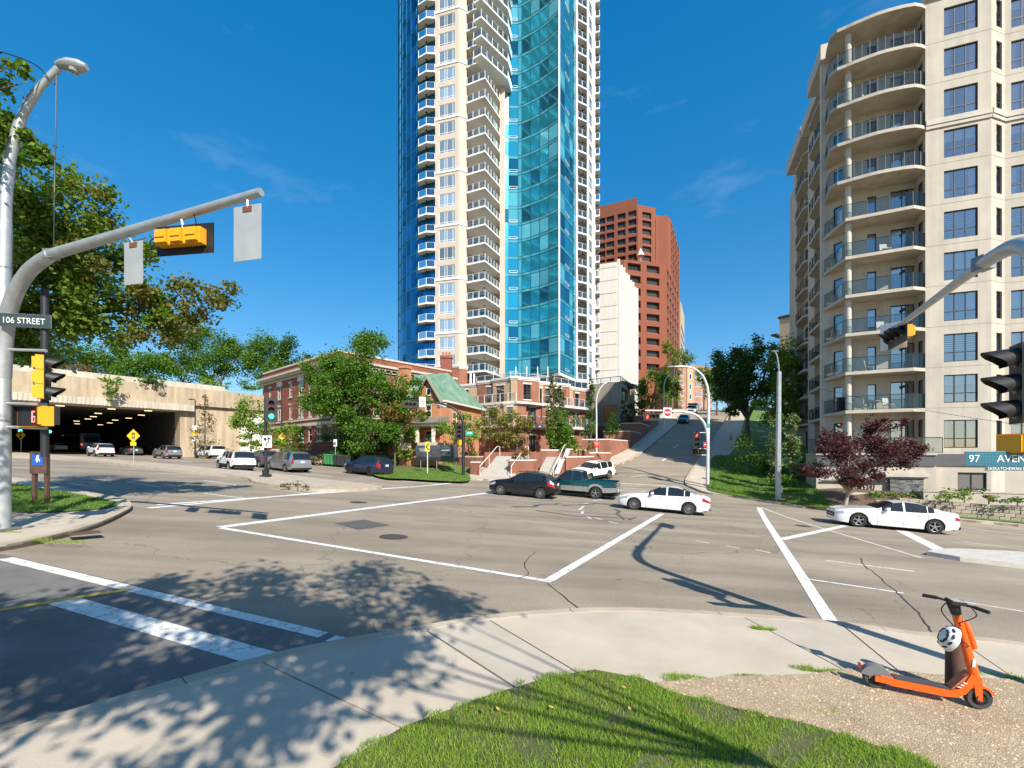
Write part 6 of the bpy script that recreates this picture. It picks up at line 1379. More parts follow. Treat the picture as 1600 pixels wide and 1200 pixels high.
def car(name, label, cat, spec, pm, px, py=None, pos=None, head=None, rim=None, spokes=5, group=None, zf=gz, detail=True, two=None, pitch=True):
    """head: heading angle of the nose in plan (radians, world)"""
    x, y = pos or GP(px, py); L, W, R = spec['L'], spec['W'], spec['wr']
    c, s = math.cos(head), math.sin(head)
    z0 = float(zf(x, y)); zn, zt = float(zf(x+c*L*.35, y+s*L*.35)), float(zf(x-c*L*.35, y-s*L*.35)); zl, zr_ = float(zf(x-s*.7, y+c*.7)), float(zf(x+s*.7, y-c*.7))
    t = thing(name, label, cat, (x, y, (zn+zt)/2), 0, group)
    fx = Vector((c*L*.7, s*L*.7, zn-zt)).normalized(); sy = Vector((-s*1.4, c*1.4, zl-zr_)); up = fx.cross(sy).normalized(); sy = up.cross(fx)
    Mx = Matrix(((fx.x*-1, -sy.x, up.x), (fx.y*-1, -sy.y, up.y), (fx.z*-1, -sy.z, up.z))); t.rotation_euler = Mx.to_euler()
    off = Matrix.Translation((-L/2, 0, 0))
    parts, rings = loft(spec)
    mm = {'body': pm, 'trim': M_trim, 'windshield': M_cglass, 'two': two or pm}
    for tg, mb in parts.items():
        mb.v = [(v[0]-L/2, v[1], v[2]) for v in mb.v]
        base = tg.rstrip('LR0123456789') if tg not in mm else tg
        mt = mm.get(tg) or {'window': M_cglass, 'rear_window': M_cglass, 'headlight': M_head, 'taillight': spec.get('tailm', M_tail)}[base]
        bm = bmesh.new(); me = mb.mesh('tmp', mt); bm.from_mesh(me); bmesh.ops.remove_doubles(bm, verts=bm.verts, dist=.0008); bm.to_mesh(me); bm.free()
        me.polygons.foreach_set('use_smooth', [True]*len(me.polygons)); me.set_sharp_from_angle(angle=math.radians(34)); me.name = base
        nm = {'two': 'lower_body', 'window': 'side_window', 'trim': 'lower_cladding'}.get(base, base); ob(nm, me, t)
    wt, wrim = wheel_mesh(R, spec.get('ww', .22), spokes, rim or M_rim)
    for a in spec['axles']:
        for sd in (-1, 1):
            o = ob('wheel', wt, t, (a-L/2, sd*(W/2-spec.get('ww', .22)/2-.02), R)); ob('rim', wrim, o)
            if sd > 0: o.rotation_euler = (0, 0, PI)
    m = MB(); m.box(-L/2+.15, -W/2+.26, .22, L/2-.15, W/2-.26, .62)
    for a in spec['axles']: pass
    m.box(spec['ws'][0]-L/2+.3, -W/2+.2, .3, min(spec['rw'][0], spec.get('cabend', 99))-L/2-.1, W/2-.2, .8); m.build('underbody', M_under, t)
    # lamps, plates, mirrors, door lines, handles
    def ring_at(xx):
        i = min(range(len(rings)), key=lambda q: abs(rings[q][0]-xx)); return rings[i]
    if detail:
        for xx in spec['seams']:
            X_, r = ring_at(xx)
            for sd in (-1, 1):
                m = MB()
                for k in range(0, 3): (ya, za), (yb, zb) = r[k], r[k+1]; m.add([(X_-L/2-.006, sd*(ya+.003), za), (X_-L/2+.006, sd*(ya+.003), za), (X_-L/2+.006, sd*(yb+.003), zb), (X_-L/2-.006, sd*(yb+.003), zb)], [(0, 1, 2, 3)])
                m.build('door_seam', M_under, t)
        for xx in spec['handles']:
            X_, r = ring_at(xx)
            for sd in (-1, 1): m = MB(); y_ = sd*(r[2][0]+.012); m.cbox((X_-L/2, y_, r[2][1]+(r[3][1]-r[2][1])*.35), (.2, .03, .035)); m.build('door_handle', pm, t)
        X_, r = ring_at(spec['mirror'])
        for sd in (-1, 1):
            m = MB(); y_ = r[3][0]; z_ = r[3][1]+.09
            m.add([(X_-L/2-.08, sd*(y_-.03), z_-.06), (X_-L/2+.1, sd*(y_-.0), z_-.05), (X_-L/2+.1, sd*(y_+.2), z_-.05), (X_-L/2-.05, sd*(y_+.2), z_-.05), (X_-L/2-.06, sd*y_, z_+.05), (X_-L/2+.1, sd*y_, z_+.09), (X_-L/2+.1, sd*(y_+.2), z_+.09), (X_-L/2-.03, sd*(y_+.19), z_+.07)], [(0, 1, 2, 3), (4, 7, 6, 5), (0, 4, 5, 1), (1, 5, 6, 2), (2, 6, 7, 3), (3, 7, 4, 0)]); m.build('wing_mirror', pm if not spec.get('dkmir') else M_trim, t)
        x0 = -L/2; zg = spec.get('grille', (.42, .66)); gw = spec.get('gw', .55)
        m = MB(); m.box(x0-.012, -gw, zg[0], x0+.1, gw, zg[1]); m.build('grille', M_trim, t)
        m = MB(); m.box(x0-.02, -gw*.7, zg[0]+(zg[1]-zg[0])*.4, x0-.0125, gw*.7, zg[0]+(zg[1]-zg[0])*.5); m.build('grille_bar', M_chrome, t)
        m = MB(); zp = spec.get('plate', .78); m.box(L/2+.002, -.16, zp-.08, L/2+.025, .16, zp+.08); m.build('number_plate', M_plate, t)
        m = MB(); m.box(L/2-.02, -W/2+.16, .3, L/2+.03, W/2-.16, .44); m.build('rear_bumper', M_trim, t)
    if spec.get('rails'):
        for sd in (-1, 1): m = MB(); a, b = spec['rails']; zz = lerp(spec['top'], (a+b)/2)+.03; m.tube([(a-L/2, sd*(W/2-.28), zz-.06), (a+.15-L/2, sd*(W/2-.28), zz), (b-.15-L/2, sd*(W/2-.28), zz), (b-L/2, sd*(W/2-.28), zz-.06)], .02, 5); m.build('roof_rail', M_trim, t)
    return t
HALF = lambda L: [(0, .74), (.12, .86), (.45, .96), (1.0, 1.0), (L-1.0, 1.0), (L-.4, .96), (L-.08, .88), (L, .80)]
SEDAN = dict(L=4.71, W=1.84, wr=.335, axles=(.88, 3.68), top=[(0, .66), (.08, .74), (.5, .86), (1.35, .98), (1.5, 1.0), (2.25, 1.38), (2.7, 1.43), (3.1, 1.41), (3.5, 1.31), (4.1, 1.08), (4.45, 1.06), (4.62, 1.03), (4.71, .86)],
  belt=[(0, .62), (.5, .78), (1.4, .90), (2.6, .93), (3.6, .97), (4.3, .98), (4.71, .80)], bot=[(0, .26), (.5, .2), (4.2, .22), (4.71, .34)], half=HALF(4.71), glass=[(1.62, 2.52), (2.60, 3.42), (3.45, 3.72)], ws=(1.45, 2.2), rw=(3.35, 4.05), hl=.62, tl=.42, seams=(1.55, 2.56, 3.5), handles=(2.35, 3.25), mirror=1.75, clad=0, tumble=.42, grille=(.3, .62), gw=.5, plate=.82)
MUSCLE = dict(L=5.04, W=1.90, wr=.355, axles=(.98, 4.03), top=[(0, .74), (.06, .82), (.6, .93), (1.55, 1.02), (1.75, 1.04), (2.45, 1.40), (2.9, 1.47), (3.4, 1.44), (3.9, 1.30), (4.35, 1.12), (4.8, 1.10), (4.97, 1.07), (5.04, .9)],
  belt=[(0, .70), (.6, .85), (1.6, .93), (2.8, .96), (3.6, .98), (4.2, 1.03), (5.04, .84)], bot=[(0, .24), (.5, .19), (4.4, .2), (5.04, .32)], half=HALF(5.04), glass=[(1.92, 2.78), (2.86, 3.72), (3.75, 4.0)], ws=(1.75, 2.42), rw=(3.6, 4.3), hl=.40, tl=.28, seams=(1.80, 2.82, 3.75), handles=(2.6, 3.5), mirror=2.0, clad=0, tumble=.40, grille=(.42, .64), gw=.62, plate=.62)
CROSS = dict(L=4.39, W=1.84, wr=.345, axles=(.86, 3.51), top=[(0, .76), (.08, .86), (.5, .98), (1.15, 1.07), (1.3, 1.1), (2.0, 1.5), (2.4, 1.58), (3.2, 1.57), (3.7, 1.50), (4.1, 1.2), (4.22, 1.08), (4.34, 1.0), (4.39, .8)],
  belt=[(0, .7), (.5, .86), (1.3, .97), (2.4, 1.0), (3.3, 1.06), (3.8, 1.12), (4.39, .86)], bot=[(0, .3), (.5, .25), (3.9, .27), (4.39, .42)], half=HALF(4.39), glass=[(1.45, 2.32), (2.40, 3.2), (3.24, 3.6)], ws=(1.22, 1.95), rw=(3.68, 4.15), hl=.5, tl=.42, seams=(1.4, 2.36, 3.25), handles=(2.12, 3.0), mirror=1.6, tumble=.34, grille=(.4, .7), plate=.92, rails=(1.9, 3.5))
SUV = dict(CROSS, L=4.65, W=1.87, wr=.36, axles=(.92, 3.6), top=[(0, .8), (.08, .92), (.5, 1.03), (1.2, 1.12), (1.35, 1.14), (2.05, 1.57), (2.5, 1.66), (3.7, 1.64), (4.15, 1.57), (4.5, 1.2), (4.58, 1.08), (4.62, 1.0), (4.65, .8)], belt=[(0, .74), (.5, .92), (1.3, 1.02), (2.5, 1.05), (3.6, 1.09), (4.2, 1.13), (4.65, .9)], bot=[(0, .32), (.5, .27), (4.1, .29), (4.65, .42)], half=HALF(4.65), glass=[(1.5, 2.42), (2.50, 3.36), (3.42, 4.05)], ws=(1.3, 2.0), rw=(4.12, 4.55), seams=(1.45, 2.46, 3.4), handles=(2.25, 3.15), mirror=1.65, rails=(2.0, 3.9), tlk=(2, 3), tl=.3, plate=.95)
BOXY = dict(CROSS, L=4.25, W=1.76, wr=.36, gap=.08, axles=(.78, 3.36), top=[(0, .95), (.06, 1.02), (.4, 1.05), (1.3, 1.1), (1.42, 1.12), (1.85, 1.58), (2.2, 1.63), (3.9, 1.63), (4.08, 1.6), (4.18, 1.3), (4.22, 1.06), (4.25, .9)], belt=[(0, .9), (.4, .98), (1.3, 1.03), (4.0, 1.05), (4.25, .86)], bot=[(0, .42), (.5, .38), (3.9, .4), (4.25, .48)], half=[(0, .86), (.1, .95), (.5, 1), (3.8, 1), (4.25, .96)], glass=[(1.55, 2.28), (2.38, 3.02), (3.1, 3.88)], ws=(1.4, 1.82), rw=(4.06, 4.21), seams=(1.5, 2.33, 3.06), handles=(2.1, 2.85), mirror=1.65, tumble=.2, tlk=(2,), tl=.12, hl=.1, grille=(.62, .9), gw=.6, plate=.72, rails=(1.95, 3.9))
VAN = dict(CROSS, L=5.14, W=1.95, wr=.345, axles=(.95, 4.03), top=[(0, .74), (.08, .86), (.5, 1.0), (.95, 1.1), (1.1, 1.13), (2.0, 1.66), (2.5, 1.74), (4.3, 1.72), (4.8, 1.64), (5.02, 1.25), (5.1, 1.06), (5.14, .8)], belt=[(0, .7), (.5, .88), (1.2, 1.0), (2.6, 1.04), (4.6, 1.06), (5.14, .9)], bot=[(0, .28), (.5, .22), (4.6, .24), (5.14, .36)], half=HALF(5.14), glass=[(1.3, 2.3), (2.4, 3.5), (3.6, 4.62)], ws=(1.02, 1.95), rw=(4.78, 5.08), seams=(1.3, 2.35, 3.55), handles=(2.15, 2.6), mirror=1.45, tumble=.26, clad=0, tlk=(2, 3), tl=.22, plate=.92, rails=(2.2, 4.6))
PICK = dict(CROSS, L=5.75, W=1.98, wr=.385, gap=.085, ww=.25, axles=(1.0, 4.4), top=[(0, 1.0), (.06, 1.08), (.5, 1.14), (1.55, 1.2), (1.7, 1.22), (2.25, 1.74), (2.6, 1.81), (3.2, 1.80), (3.42, 1.74), (3.58, 1.22), (3.6, 1.2), (5.7, 1.22), (5.75, 1.2)], belt=[(0, .94), (.5, 1.04), (1.7, 1.12), (3.5, 1.13), (3.6, 1.14), (5.75, 1.14)], bot=[(0, .46), (.5, .42), (5.0, .45), (5.75, .55)], half=[(0, .86), (.12, .94), (.5, 1), (5.3, 1), (5.75, .98)], glass=[(1.85, 2.75), (2.85, 3.38)], ws=(1.68, 2.2), rw=(3.4, 3.585), hl=.3, tl=.14, tlk=(2,), seams=(1.75, 2.82, 3.6), handles=(2.6,), mirror=1.95, tumble=.24, grille=(.66, 1.0), gw=.6, plate=.62, rails=None, f1=.48, bed=(3.66, 5.70, .75), clad=0, two=True, cabend=3.4, dkmir=True)
CAP = dict(CROSS, L=5.4, W=1.9, wr=.37, gap=.08, axles=(.95, 4.2), top=[(0, .95), (.08, 1.05), (.5, 1.1), (1.4, 1.16), (1.5, 1.18), (2.1, 1.7), (2.5, 1.76), (3.3, 1.75), (3.5, 1.72), (5.15, 1.75), (5.3, 1.7), (5.36, 1.2), (5.4, 1.0)], belt=[(0, .9), (.5, 1.0), (1.6, 1.1), (5.2, 1.14), (5.4, .95)], bot=[(0, .45), (.5, .4), (4.9, .42), (5.4, .5)], half=[(0, .86), (.12, .94), (.5, 1), (5.0, 1), (5.4, .97)], glass=[(1.65, 2.5), (2.6, 3.3), (3.7, 5.0)], ws=(1.5, 2.05), rw=(5.24, 5.35), hl=.3, tl=.12, tlk=(1, 2), seams=(1.6, 2.55, 3.4), handles=(2.35,), mirror=1.75, tumble=.22, rails=None, plate=.66, clad=0)
U_ang = math.atan2(.349, -.937)                        # heading down the avenue, to the left
W_ = paint('white', (.78, .78, .77)); W2 = paint('white_warm', (.74, .73, .70)); BK = mat('paint_black', (.006, .006, .007), .3, coat=.25); NV = paint('navy', (.018, .03, .075), .3); TL_ = paint('teal_green', (.006, .06, .07), .3); SV = paint('silver', (.42, .43, .45), .7, .3); GY = paint('grey_blue', (.12, .14, .16), .6, .3); SVB = paint('silver_lower', (.36, .36, .35), .4, .4); BL = paint('blue', (.02, .05, .28), .3)
car('parked_car'[7:], 'long white muscle sedan nearest the purple tree', 'car', MUSCLE, W_, 1387, 825, head=U_ang, spokes=5)
car('car', 'white sports sedan with multi spoke wheels alone in the middle of the intersection', 'car', SEDAN, W_, 1035, 798.5, head=U_ang, spokes=10)
car('crossover', 'black crossover beside the dark green pickup', 'car', CROSS, BK, 819, 775, head=U_ang, spokes=10)
car('pickup_truck', 'dark teal and silver pickup truck with an open bed', 'truck', PICK, TL_, 899, 774.5, head=U_ang, spokes=5, two=SVB)
car('crossover', 'white crossover facing us at the foot of the hill street', 'car', SUV, W_, 926, 748.5, head=math.atan2(-.62, -.78), spokes=5)
car('crossover', 'navy blue crossover passing the bins and the grass bank', 'car', SUV, NV, 575, 741.5, head=math.atan2(.53, -.85), spokes=5, rim=M_rimd)
car('minivan', 'silver minivan right of the black pole with the arrow sign', 'van', VAN, SV, 450, 735.5, head=math.atan2(.63, -.78), spokes=5)
LA = math.atan2(.55, -.835)
car('jeep'[0:0]+'boxy_suv', 'boxy white square backed wagon with a roof rack beside the median', 'car', BOXY, W_, 367, 735, head=math.atan2(.66, -.75), spokes=5)
car('pickup_truck', 'white pickup with a white canopy over its bed', 'truck', CAP, W_, 327, 716.5, head=LA, two=W_)
car('crossover', 'silver crossover driving toward the tunnel', 'car', SUV, SV, 261, 716.5, head=LA)
car('car', 'grey blue sedan behind the traffic light warning sign', 'car', SEDAN, GY, 204, 711.2, head=LA, zf=gz)
car('crossover', 'white crossover in the lane nearest the tunnel mouth', 'car', SUV, W_, 157, 713, head=LA)
car('car', 'small white sedan deep in the tunnel shade', 'car', SEDAN, W_, 90, 705.5, head=LA)
car('car', 'cream white sedan between the grey sedan and the silver crossover', 'car', SEDAN, W2, 233, 707.5, head=LA)
car('crossover', 'white van like car mostly hidden behind the silver crossover', 'car', SUV, W2, 248, 709.3, head=LA)
car('car', 'black sedan left of the blue car by the wing wall', 'car', SEDAN, BK, 283, 709, head=LA)
car('car', 'bright blue car behind the white canopy pickup', 'car', SEDAN, BL, 298, 709, head=LA)
car('car', 'dark car half hidden behind the black pole and the silver minivan', 'car', CROSS, GY, 411, 729, head=math.atan2(.63, -.78))
V_ang = math.atan2(-.89, -.454)
car('car', 'dark blue sedan coming down the hill street', 'car', SEDAN, NV, 1068, 660, head=V_ang)
car('crossover', 'dark crossover at the crest of the hill street', 'car', SUV, GY, 0, pos=(44.9, 110.5), head=V_ang)
# truck with a load on the hill
t = car('pickup_truck', 'white utility truck with yellow load on the hill street', 'truck', PICK, W2, 0, pos=at(1081, 97), head=V_ang, two=W2)
m = MB(); m.box(.9, -.85, 1.0, 2.7, .85, 2.0); m.build('load', mat('yellow_load', (.6, .5, .2), .8, var=.3, vscale=4), t); m = MB(); m.box(.75, -.95, 1.75, .9, .95, 2.1); m.build('headboard', M_trim, t)
car('car', 'dark car parked on the roof of the parking deck', 'car', SEDAN, BK, 0, pos=at(975, 79.5), head=.3, zf=lambda x, y: 14.2+0*np.asarray(x))
# city bus inside the tunnel
bx, by = at(125, 80); bz = float(gz(bx, by)); bs_ = thing('city_bus', 'blue and white city bus seen from behind in the tunnel mouth', 'bus', (bx, by, bz), LA)
M_busb = paint('bus_blue', (.03, .12, .45)); M_busw = paint('bus_pale', (.45, .55, .68))
m = MB(); m.M = Matrix.Translation((0, 0, 0)); P = [(-1.28, .35), (1.28, .35), (1.28, 2.9), (1.1, 3.1), (-1.1, 3.1), (-1.28, 2.9)]
m.M = Matrix.Rotation(-PI/2, 4, 'Z'); m.yprism(P, -6, 6); m.build('body', M_busb, bs_)
m = MB(); m.box(-6.04, -1.1, .6, -6.005, 1.1, 1.4); m.build('rear_panel', M_busw, bs_)
m = MB(); m.box(-6.04, -1.05, 1.6, -6.005, 1.05, 2.5); m.build('rear_window', M_cglass, bs_); m = MB(); m.box(-6.05, -.8, 2.58, -6.005, .8, 2.85); m.build('route_display', M_dark, bs_)
for sy in (-1, 1):
    m = MB(); m.box(-6.05, sy*1.15-.09, 1.0, -6.006, sy*1.15+.09, 1.35); m.build('taillight', M_braked, bs_); m = MB(); m.box(-5.5, sy*1.285-.005, 1.5, 5.5, sy*1.285+.005, 2.5); m.build('side_window', M_cglass, bs_)
    for xx in (-3.5, 3.6): m = MB(); m.lathe([(0, -.15), (.48, -.15), (.48, .15), (0, .15)], 16, 'y', c=(xx, sy*1.14, .48)); m.build('wheel', M_tyre, bs_)
# ------------------------------------------------------------------ signals, signs, lamps
M_galv = mat('galvanised_steel', (.46, .48, .49), .45, .55, var=.18, vscale=5); M_galvd = mat('galvanised_bands', (.25, .26, .27), .5, .5); M_pblk = mat('black_pole', (.022, .024, .027), .45); M_pwht = mat('pale_pole', (.62, .64, .65), .45, .2, var=.08, vscale=5)
M_syel = mat('signal_yellow', (.80, .36, .015), .4); M_sblk = mat('signal_black', (.014, .014, .015), .5); M_sgry = mat('sign_back', (.50, .51, .50), .45, .35, var=.1, vscale=3, stain=.12); M_swht = mat('sign_white', (.80, .80, .79), .5); M_sylw = mat('sign_yellow', (.88, .52, .01), .45); M_sred = mat('sign_red', (.55, .02, .03), .45); M_sgrn = mat('sign_green', (.0, .30, .22), .45)
M_rust = mat('rust', (.16, .06, .03), .9); M_lensr = mat('lens_red_lit', (.8, .05, .04), .3, emit=(1, .05, .03), estr=3.0); M_lensg = mat('lens_green_lit', (.05, .7, .5), .3, emit=(.05, 1, .55), estr=2.2); M_lensd = dict(r=mat('lens_red', (.10, .012, .012), .25), a=mat('lens_amber', (.11, .05, .006), .25), g=mat('lens_green', (.01, .07, .05), .25))
M_teal = mat('sign_teal', (.02, .13, .19), .45); M_navy = mat('sign_navy', (.03, .055, .065), .5); M_led = mat('led_red', (.9, .1, .1), .4, emit=(1, .12, .12), estr=2.5); M_blue = mat('sign_blue', (.02, .10, .42), .5)
def text(parent, body, size, loc, rot, m, name='lettering', sx=1.0, align='LEFT'):
    c = bpy.data.curves.new(name, 'FONT'); c.body = body; c.size = size; c.extrude = .0015; c.align_x = align; c.resolution_u = 3; c.materials.append(m)
    tmp = bpy.data.objects.new('tmp', c); COL.objects.link(tmp); dg = bpy.context.evaluated_depsgraph_get(); dg.update()
    me = bpy.data.meshes.new_from_object(tmp.evaluated_get(dg)); bpy.data.objects.remove(tmp); me.name = name; me.materials.clear(); me.materials.append(m)
    o = ob(name, me, parent, loc); o.rotation_euler = rot; o.scale = (sx, 1, 1); return o
def signal_head(parent, loc, face, sec=.31, n=3, horiz=False, lit=None, litm=None, plate=True, vl=.26, back=M_syel, front=M_sblk, tilt=0):
    """face: direction the lamps look (plan angle). Housing origin at its centre"""
    o = MB(); d = .20; w = sec*.92
    for i in range(n):
        z = (i-(n-1)/2)*sec; o.box(-w/2, 0, z-sec*.48, w/2, d*.72, z+sec*.48); o.box(-w/2+.03, d*.72, z-sec*.36, w/2-.03, d*1.05, z+sec*.36); o.box(-.03, d*1.05, z-.1, .03, d*1.05+.02, z+.1)
    h = o.build('signal_head', back, parent, loc=loc)
    R = Matrix.Rotation(face+PI/2, 4, 'Z')
    if horiz: R = R @ Matrix.Rotation(-PI/2, 4, 'Y')
    h.rotation_euler = R.to_euler()
    p = MB(); e = .14 if plate else .012; H = n*sec/2; yb = -.012
    P = [(-w/2-e, yb-.01, -H-e), (w/2+e, yb, H+e)]
    p.box(-w/2-e, yb-.012, -H-e, w/2+e, yb, H+e); p.build('backplate', front, h)
    for i in range(n):
        z = ((n-1)/2-i)*sec; col = 'rag'[i] if n == 3 else 'r'
        l = MB(); l.lathe([(.001, -.065), (sec*.3, -.05), (sec*.36, -.026)], 16, 'y', c=(0, 0, z)); l.build('lens', litm if lit == i else M_lensd[col], h, smooth=50)
        v = MB(); r = sec*.41; ns = 12; a0, a1 = (math.radians(-35), math.radians(215))
        if horiz: a0, a1 = a0+PI/2*0, a1
        def rim_(rr, off):
            vs = []; 
            for k in range(ns+1):
                t = a0+(a1-a0)*k/ns; cut = vl*(.35+.65*max(0, math.sin(t))**.6) if math.sin(t) > 0 else vl*.35
                a, b = rr*math.cos(t), rr*math.sin(t)
                q = (a, b) if not horiz else (b, a)
                vs.append(((q[0], -.024, z+q[1]), (q[0], -.024-cut, z+q[1]-(0 if horiz else .03))))
            return vs
        A, Bq = rim_(r, 0), rim_(r-.012, 0); vv = []; ff = []
        for k in range(ns+1): vv += [A[k][0], A[k][1], Bq[k][0], Bq[k][1]]
        for k in range(ns):
            i0, i1 = 4*k, 4*(k+1); ff += [(i0, i0+1, i1+1, i1), (i0+2, i1+2, i1+3, i0+3), (i0+1, i0+3, i1+3, i1+1)]
        v.add(vv, ff); v.build('visor', M_sblk, h, smooth=60)
    return h
def plate_(parent, name, loc, face, w, h, m, back=M_sgry, rot=0, t=.008, chamf=0):
    """flat sign: front looks towards plan angle face"""
    b = MB(); b.box(-w/2, 0, -h/2, w/2, t, h/2); o = b.build(name, back, parent, loc=loc); o.rotation_euler = (Matrix.Rotation(face+PI/2, 4, 'Z') @ Matrix.Rotation(rot, 4, 'Y')).to_euler()
    f = MB(); f.box(-w/2+.004, -.004, -h/2+.004, w/2-.004, -.0005, h/2-.004); f.build('sign_face', m, o); return o
def disc(o, r, m, y=-.007, c=(0, 0), n=24, name='symbol', r0=0.001):
    b = MB(); b.lathe([(r0, y), (r, y), (r, -.002)], n, 'y', c=(c[0], 0, c[1])); return b.build(name, m, o)
def bar(o, x0, z0, x1, z1, m, y=-.010, name='symbol'):
    b = MB(); b.box(x0, y, z0, x1, -.003, z1); return b.build(name, m, o)
def stroke(o, pts, w, m, y=-.010, name='symbol'):
    b = MB()
    for i in range(len(pts)-1):
        p, q = Vector(pts[i]), Vector(pts[i+1]); d = (q-p).normalized(); n_ = Vector((-d.y, d.x))*w/2; p = p-d*w*.25; q = q+d*w*.25
        b.yprism([tuple(p+n_), tuple(p-n_), tuple(q-n_), tuple(q+n_)], y, -.003)
    return b.build(name, m, o)
def ctr(px, Y, zf=gz, off=.14): x, y = at(px, Y); return (x, y, float(zf(x, y))+off)
def rel(t, px, py, Y): p = Vector(at(px, Y, py)); return tuple(p-Vector(t.location))
def lamp_head(parent, c, ang, s=1.0, m=None):
    o = MB(); prof = [(-.34, .05, .03), (-.2, .11, .05), (0, .15, .07), (.22, .14, .06), (.36, .06, .03)]
    vs = []; fs = []; n = 10
    for x, w_, h_ in prof:
        for k in range(n): t = 2*PI*k/n; vs.append((x*s, math.cos(t)*w_*s, math.sin(t)*h_*s*(1.2 if math.sin(t) > 0 else 1)))
    for i in range(len(prof)-1):
        for k in range(n): fs.append((i*n+k, (i+1)*n+k, (i+1)*n+(k+1) % n, i*n+(k+1) % n))
    fs += [tuple(range(n)), tuple(range(len(prof)*n-1, (len(prof)-1)*n-1, -1))]; o.add(vs, fs)
    h = o.build('lamp_head', m or M_galv, parent, smooth=50, loc=c, rz=ang)
    g = MB(); g.lathe([(.001, -.10*s), (.09*s, -.085*s), (.11*s, -.05*s)], 12); g.build('lens', mat('lamp_lens', (.35, .35, .32), .2), h, loc=(.08*s, 0, 0)); return h

# A - left corner pole with curved lamp arm and signal mast arm
b0 = ctr(4, 10.6, gz, .14); A = thing('signal_pole', 'tall galvanised pole at the left edge with lamp arm and signal mast arm', 'traffic signal', b0)
r = lambda px, py, Y=10.6: rel(A, px, py, Y)
m = MB(); P = [(0, 0, 0), r(4, 700), r(5, 520), r(7, 360), r(12, 270), r(30, 195), r(56, 145), r(92, 106)]
m.tube(crom(P, 5), [.15]*6+[.145]*5+[.14]*5+[.125]*5+[.105]*5+[.09]*5+[.075]*5, 12); m.build('pole', M_galv, A, smooth=50)
m = MB(); m.box(-.22, -.22, 0, .22, .22, .05); m.build('base_plate', M_galvd, A)
for z in (2.6, 3.9, 4.05, 6.2): m = MB(); m.lathe([(.155, z-.02), (.17, z-.02), (.17, z+.02), (.155, z+.02)], 12); m.build('band', M_galvd, A)
lh = lamp_head(A, r(111, 103), .1, .95); lh.scale = (1, 1.2, 1.9)
m = MB(); P = [r(3, 590), r(8, 520, 10.55), r(20, 468, 10.4), r(45, 424, 10.2), r(80, 398, 9.95)]; C1 = crom(P, 5)
m.tube(C1, list(np.linspace(.17, .13, len(C1))), 12); m.build('arm_elbow', M_galv, A, smooth=50)
def arm(t): return Vector(r(80, 398, 9.95)).lerp(Vector(r(408, 300, 8.3)), t)
m = MB(); m.tube([tuple(arm(0)), tuple(arm(1))], [.115, .075], 12); m.build('mast_arm', M_galv, A, smooth=50)
m = MB(); m.box(-.1, -.1, -.1, .1, .1, .1); o = m.build('clamp', M_galvd, A, loc=tuple(arm(0)))
AW = PI/2-.25
for (px, py, Y, w_, h_, t_) in ((209, 411, 9.25, .50, .88, .40), (387, 364, 8.35, .62, 1.02, .945)):
    o = plate_(A, 'sign_plate', r(px, py, Y), AW, w_, h_, M_swht); c = Vector(r(px, py, Y)); tp = arm(t_)
    m = MB(); m.tube([(c.x, c.y, c.z+h_/2-.05), tuple(tp)], .022, 6); m.build('hanger', M_galv, A)
    m = MB(); m.box(-.1, .009, h_/2-.12, .1, .02, h_/2-.02); m.build('rust_stain', M_rust, o)
o = signal_head(A, r(288, 374, 8.75), AW+.1, .33, 3, True, None, None, True, .26)
m = MB(); c = Vector(r(288, 374, 8.75)); m.tube([tuple(c+Vector((0, 0, .1))), tuple(arm(.66))], .03, 6); m.build('hanger', M_galv, A)
m = MB(); m.tube(crom([tuple(c+Vector((.15, 0, .05))), tuple(c+Vector((.3, -.1, .25))), tuple(c+Vector((.22, -.05, .45))), tuple(arm(.72))], 5), .012, 5); m.build('cable', M_sblk, A)
m = MB(); m.tube(crom([tuple(c+Vector((-.4, 0, .1))), tuple(c+Vector((-.62, -.05, -.05))), tuple(c+Vector((-.6, -.05, -.3)))], 4), .012, 5); m.build('cable', M_sblk, A)
# brackets, side signal, pedestrian heads
for py, Yb in ((546, 10.6), (630, 10.55), (667, 10.55)):
    m = MB(); m.tube([r(6, py), r(72, py+2, 10.45)], .035, 8); m.build('bracket', M_galv, A)
m = MB(); m.tube([r(70, 452, 10.6), r(70, 714, 10.6)], .075, 10); m.build('mounting_pole', M_pblk, A, smooth=50)
signal_head(A, r(73, 590, 10.35), math.radians(28), .335, 3, False, None, None, False, .30)
def ped_head(parent, c, face, digit=None):
    b = MB(); b.box(-.23, 0, -.23, .23, .2, .23); b.box(-.2, .2, -.2, .2, .26, .2); o = b.build('pedestrian_signal', M_syel, parent, loc=c); o.rotation_euler = (0, 0, face+PI/2)
    f = MB(); f.box(-.215, -.012, -.215, .215, -.001, .215); f.build('face', M_sblk, o)
    f = MB(); f.box(-.24, -.13, .22, .24, 0, .235); f.box(-.24, -.10, -.2, -.228, 0, .22); f.box(.228, -.10, -.2, .24, 0, .22); f.build('hood', M_sblk, o)
    if digit:
        sg = MB(); w_, h_, k = .085, .26, .022; x0 = .085; z0 = -.13
        segs = {'6': 'afgedc'}[digit]
        Bx = dict(a=(x0, z0+h_-k, x0+w_, z0+h_), g=(x0, z0+h_/2-k/2, x0+w_, z0+h_/2+k/2), d=(x0, z0, x0+w_, z0+k), f=(x0, z0+h_/2, x0+k, z0+h_), e=(x0, z0, x0+k, z0+h_/2), c=(x0+w_-k, z0, x0+w_, z0+h_/2))
        for s_ in segs: q = Bx[s_]; sg.box(q[0], -.018-.0005*ord(s_) % .003, q[1], q[2], -.013, q[3])
        sg.build('lettering', M_led, o)
    return o
ped_head(A, r(44, 651, 10.35), math.radians(-84), '6'); ped_head(A, r(79, 651, 10.6), math.radians(60))
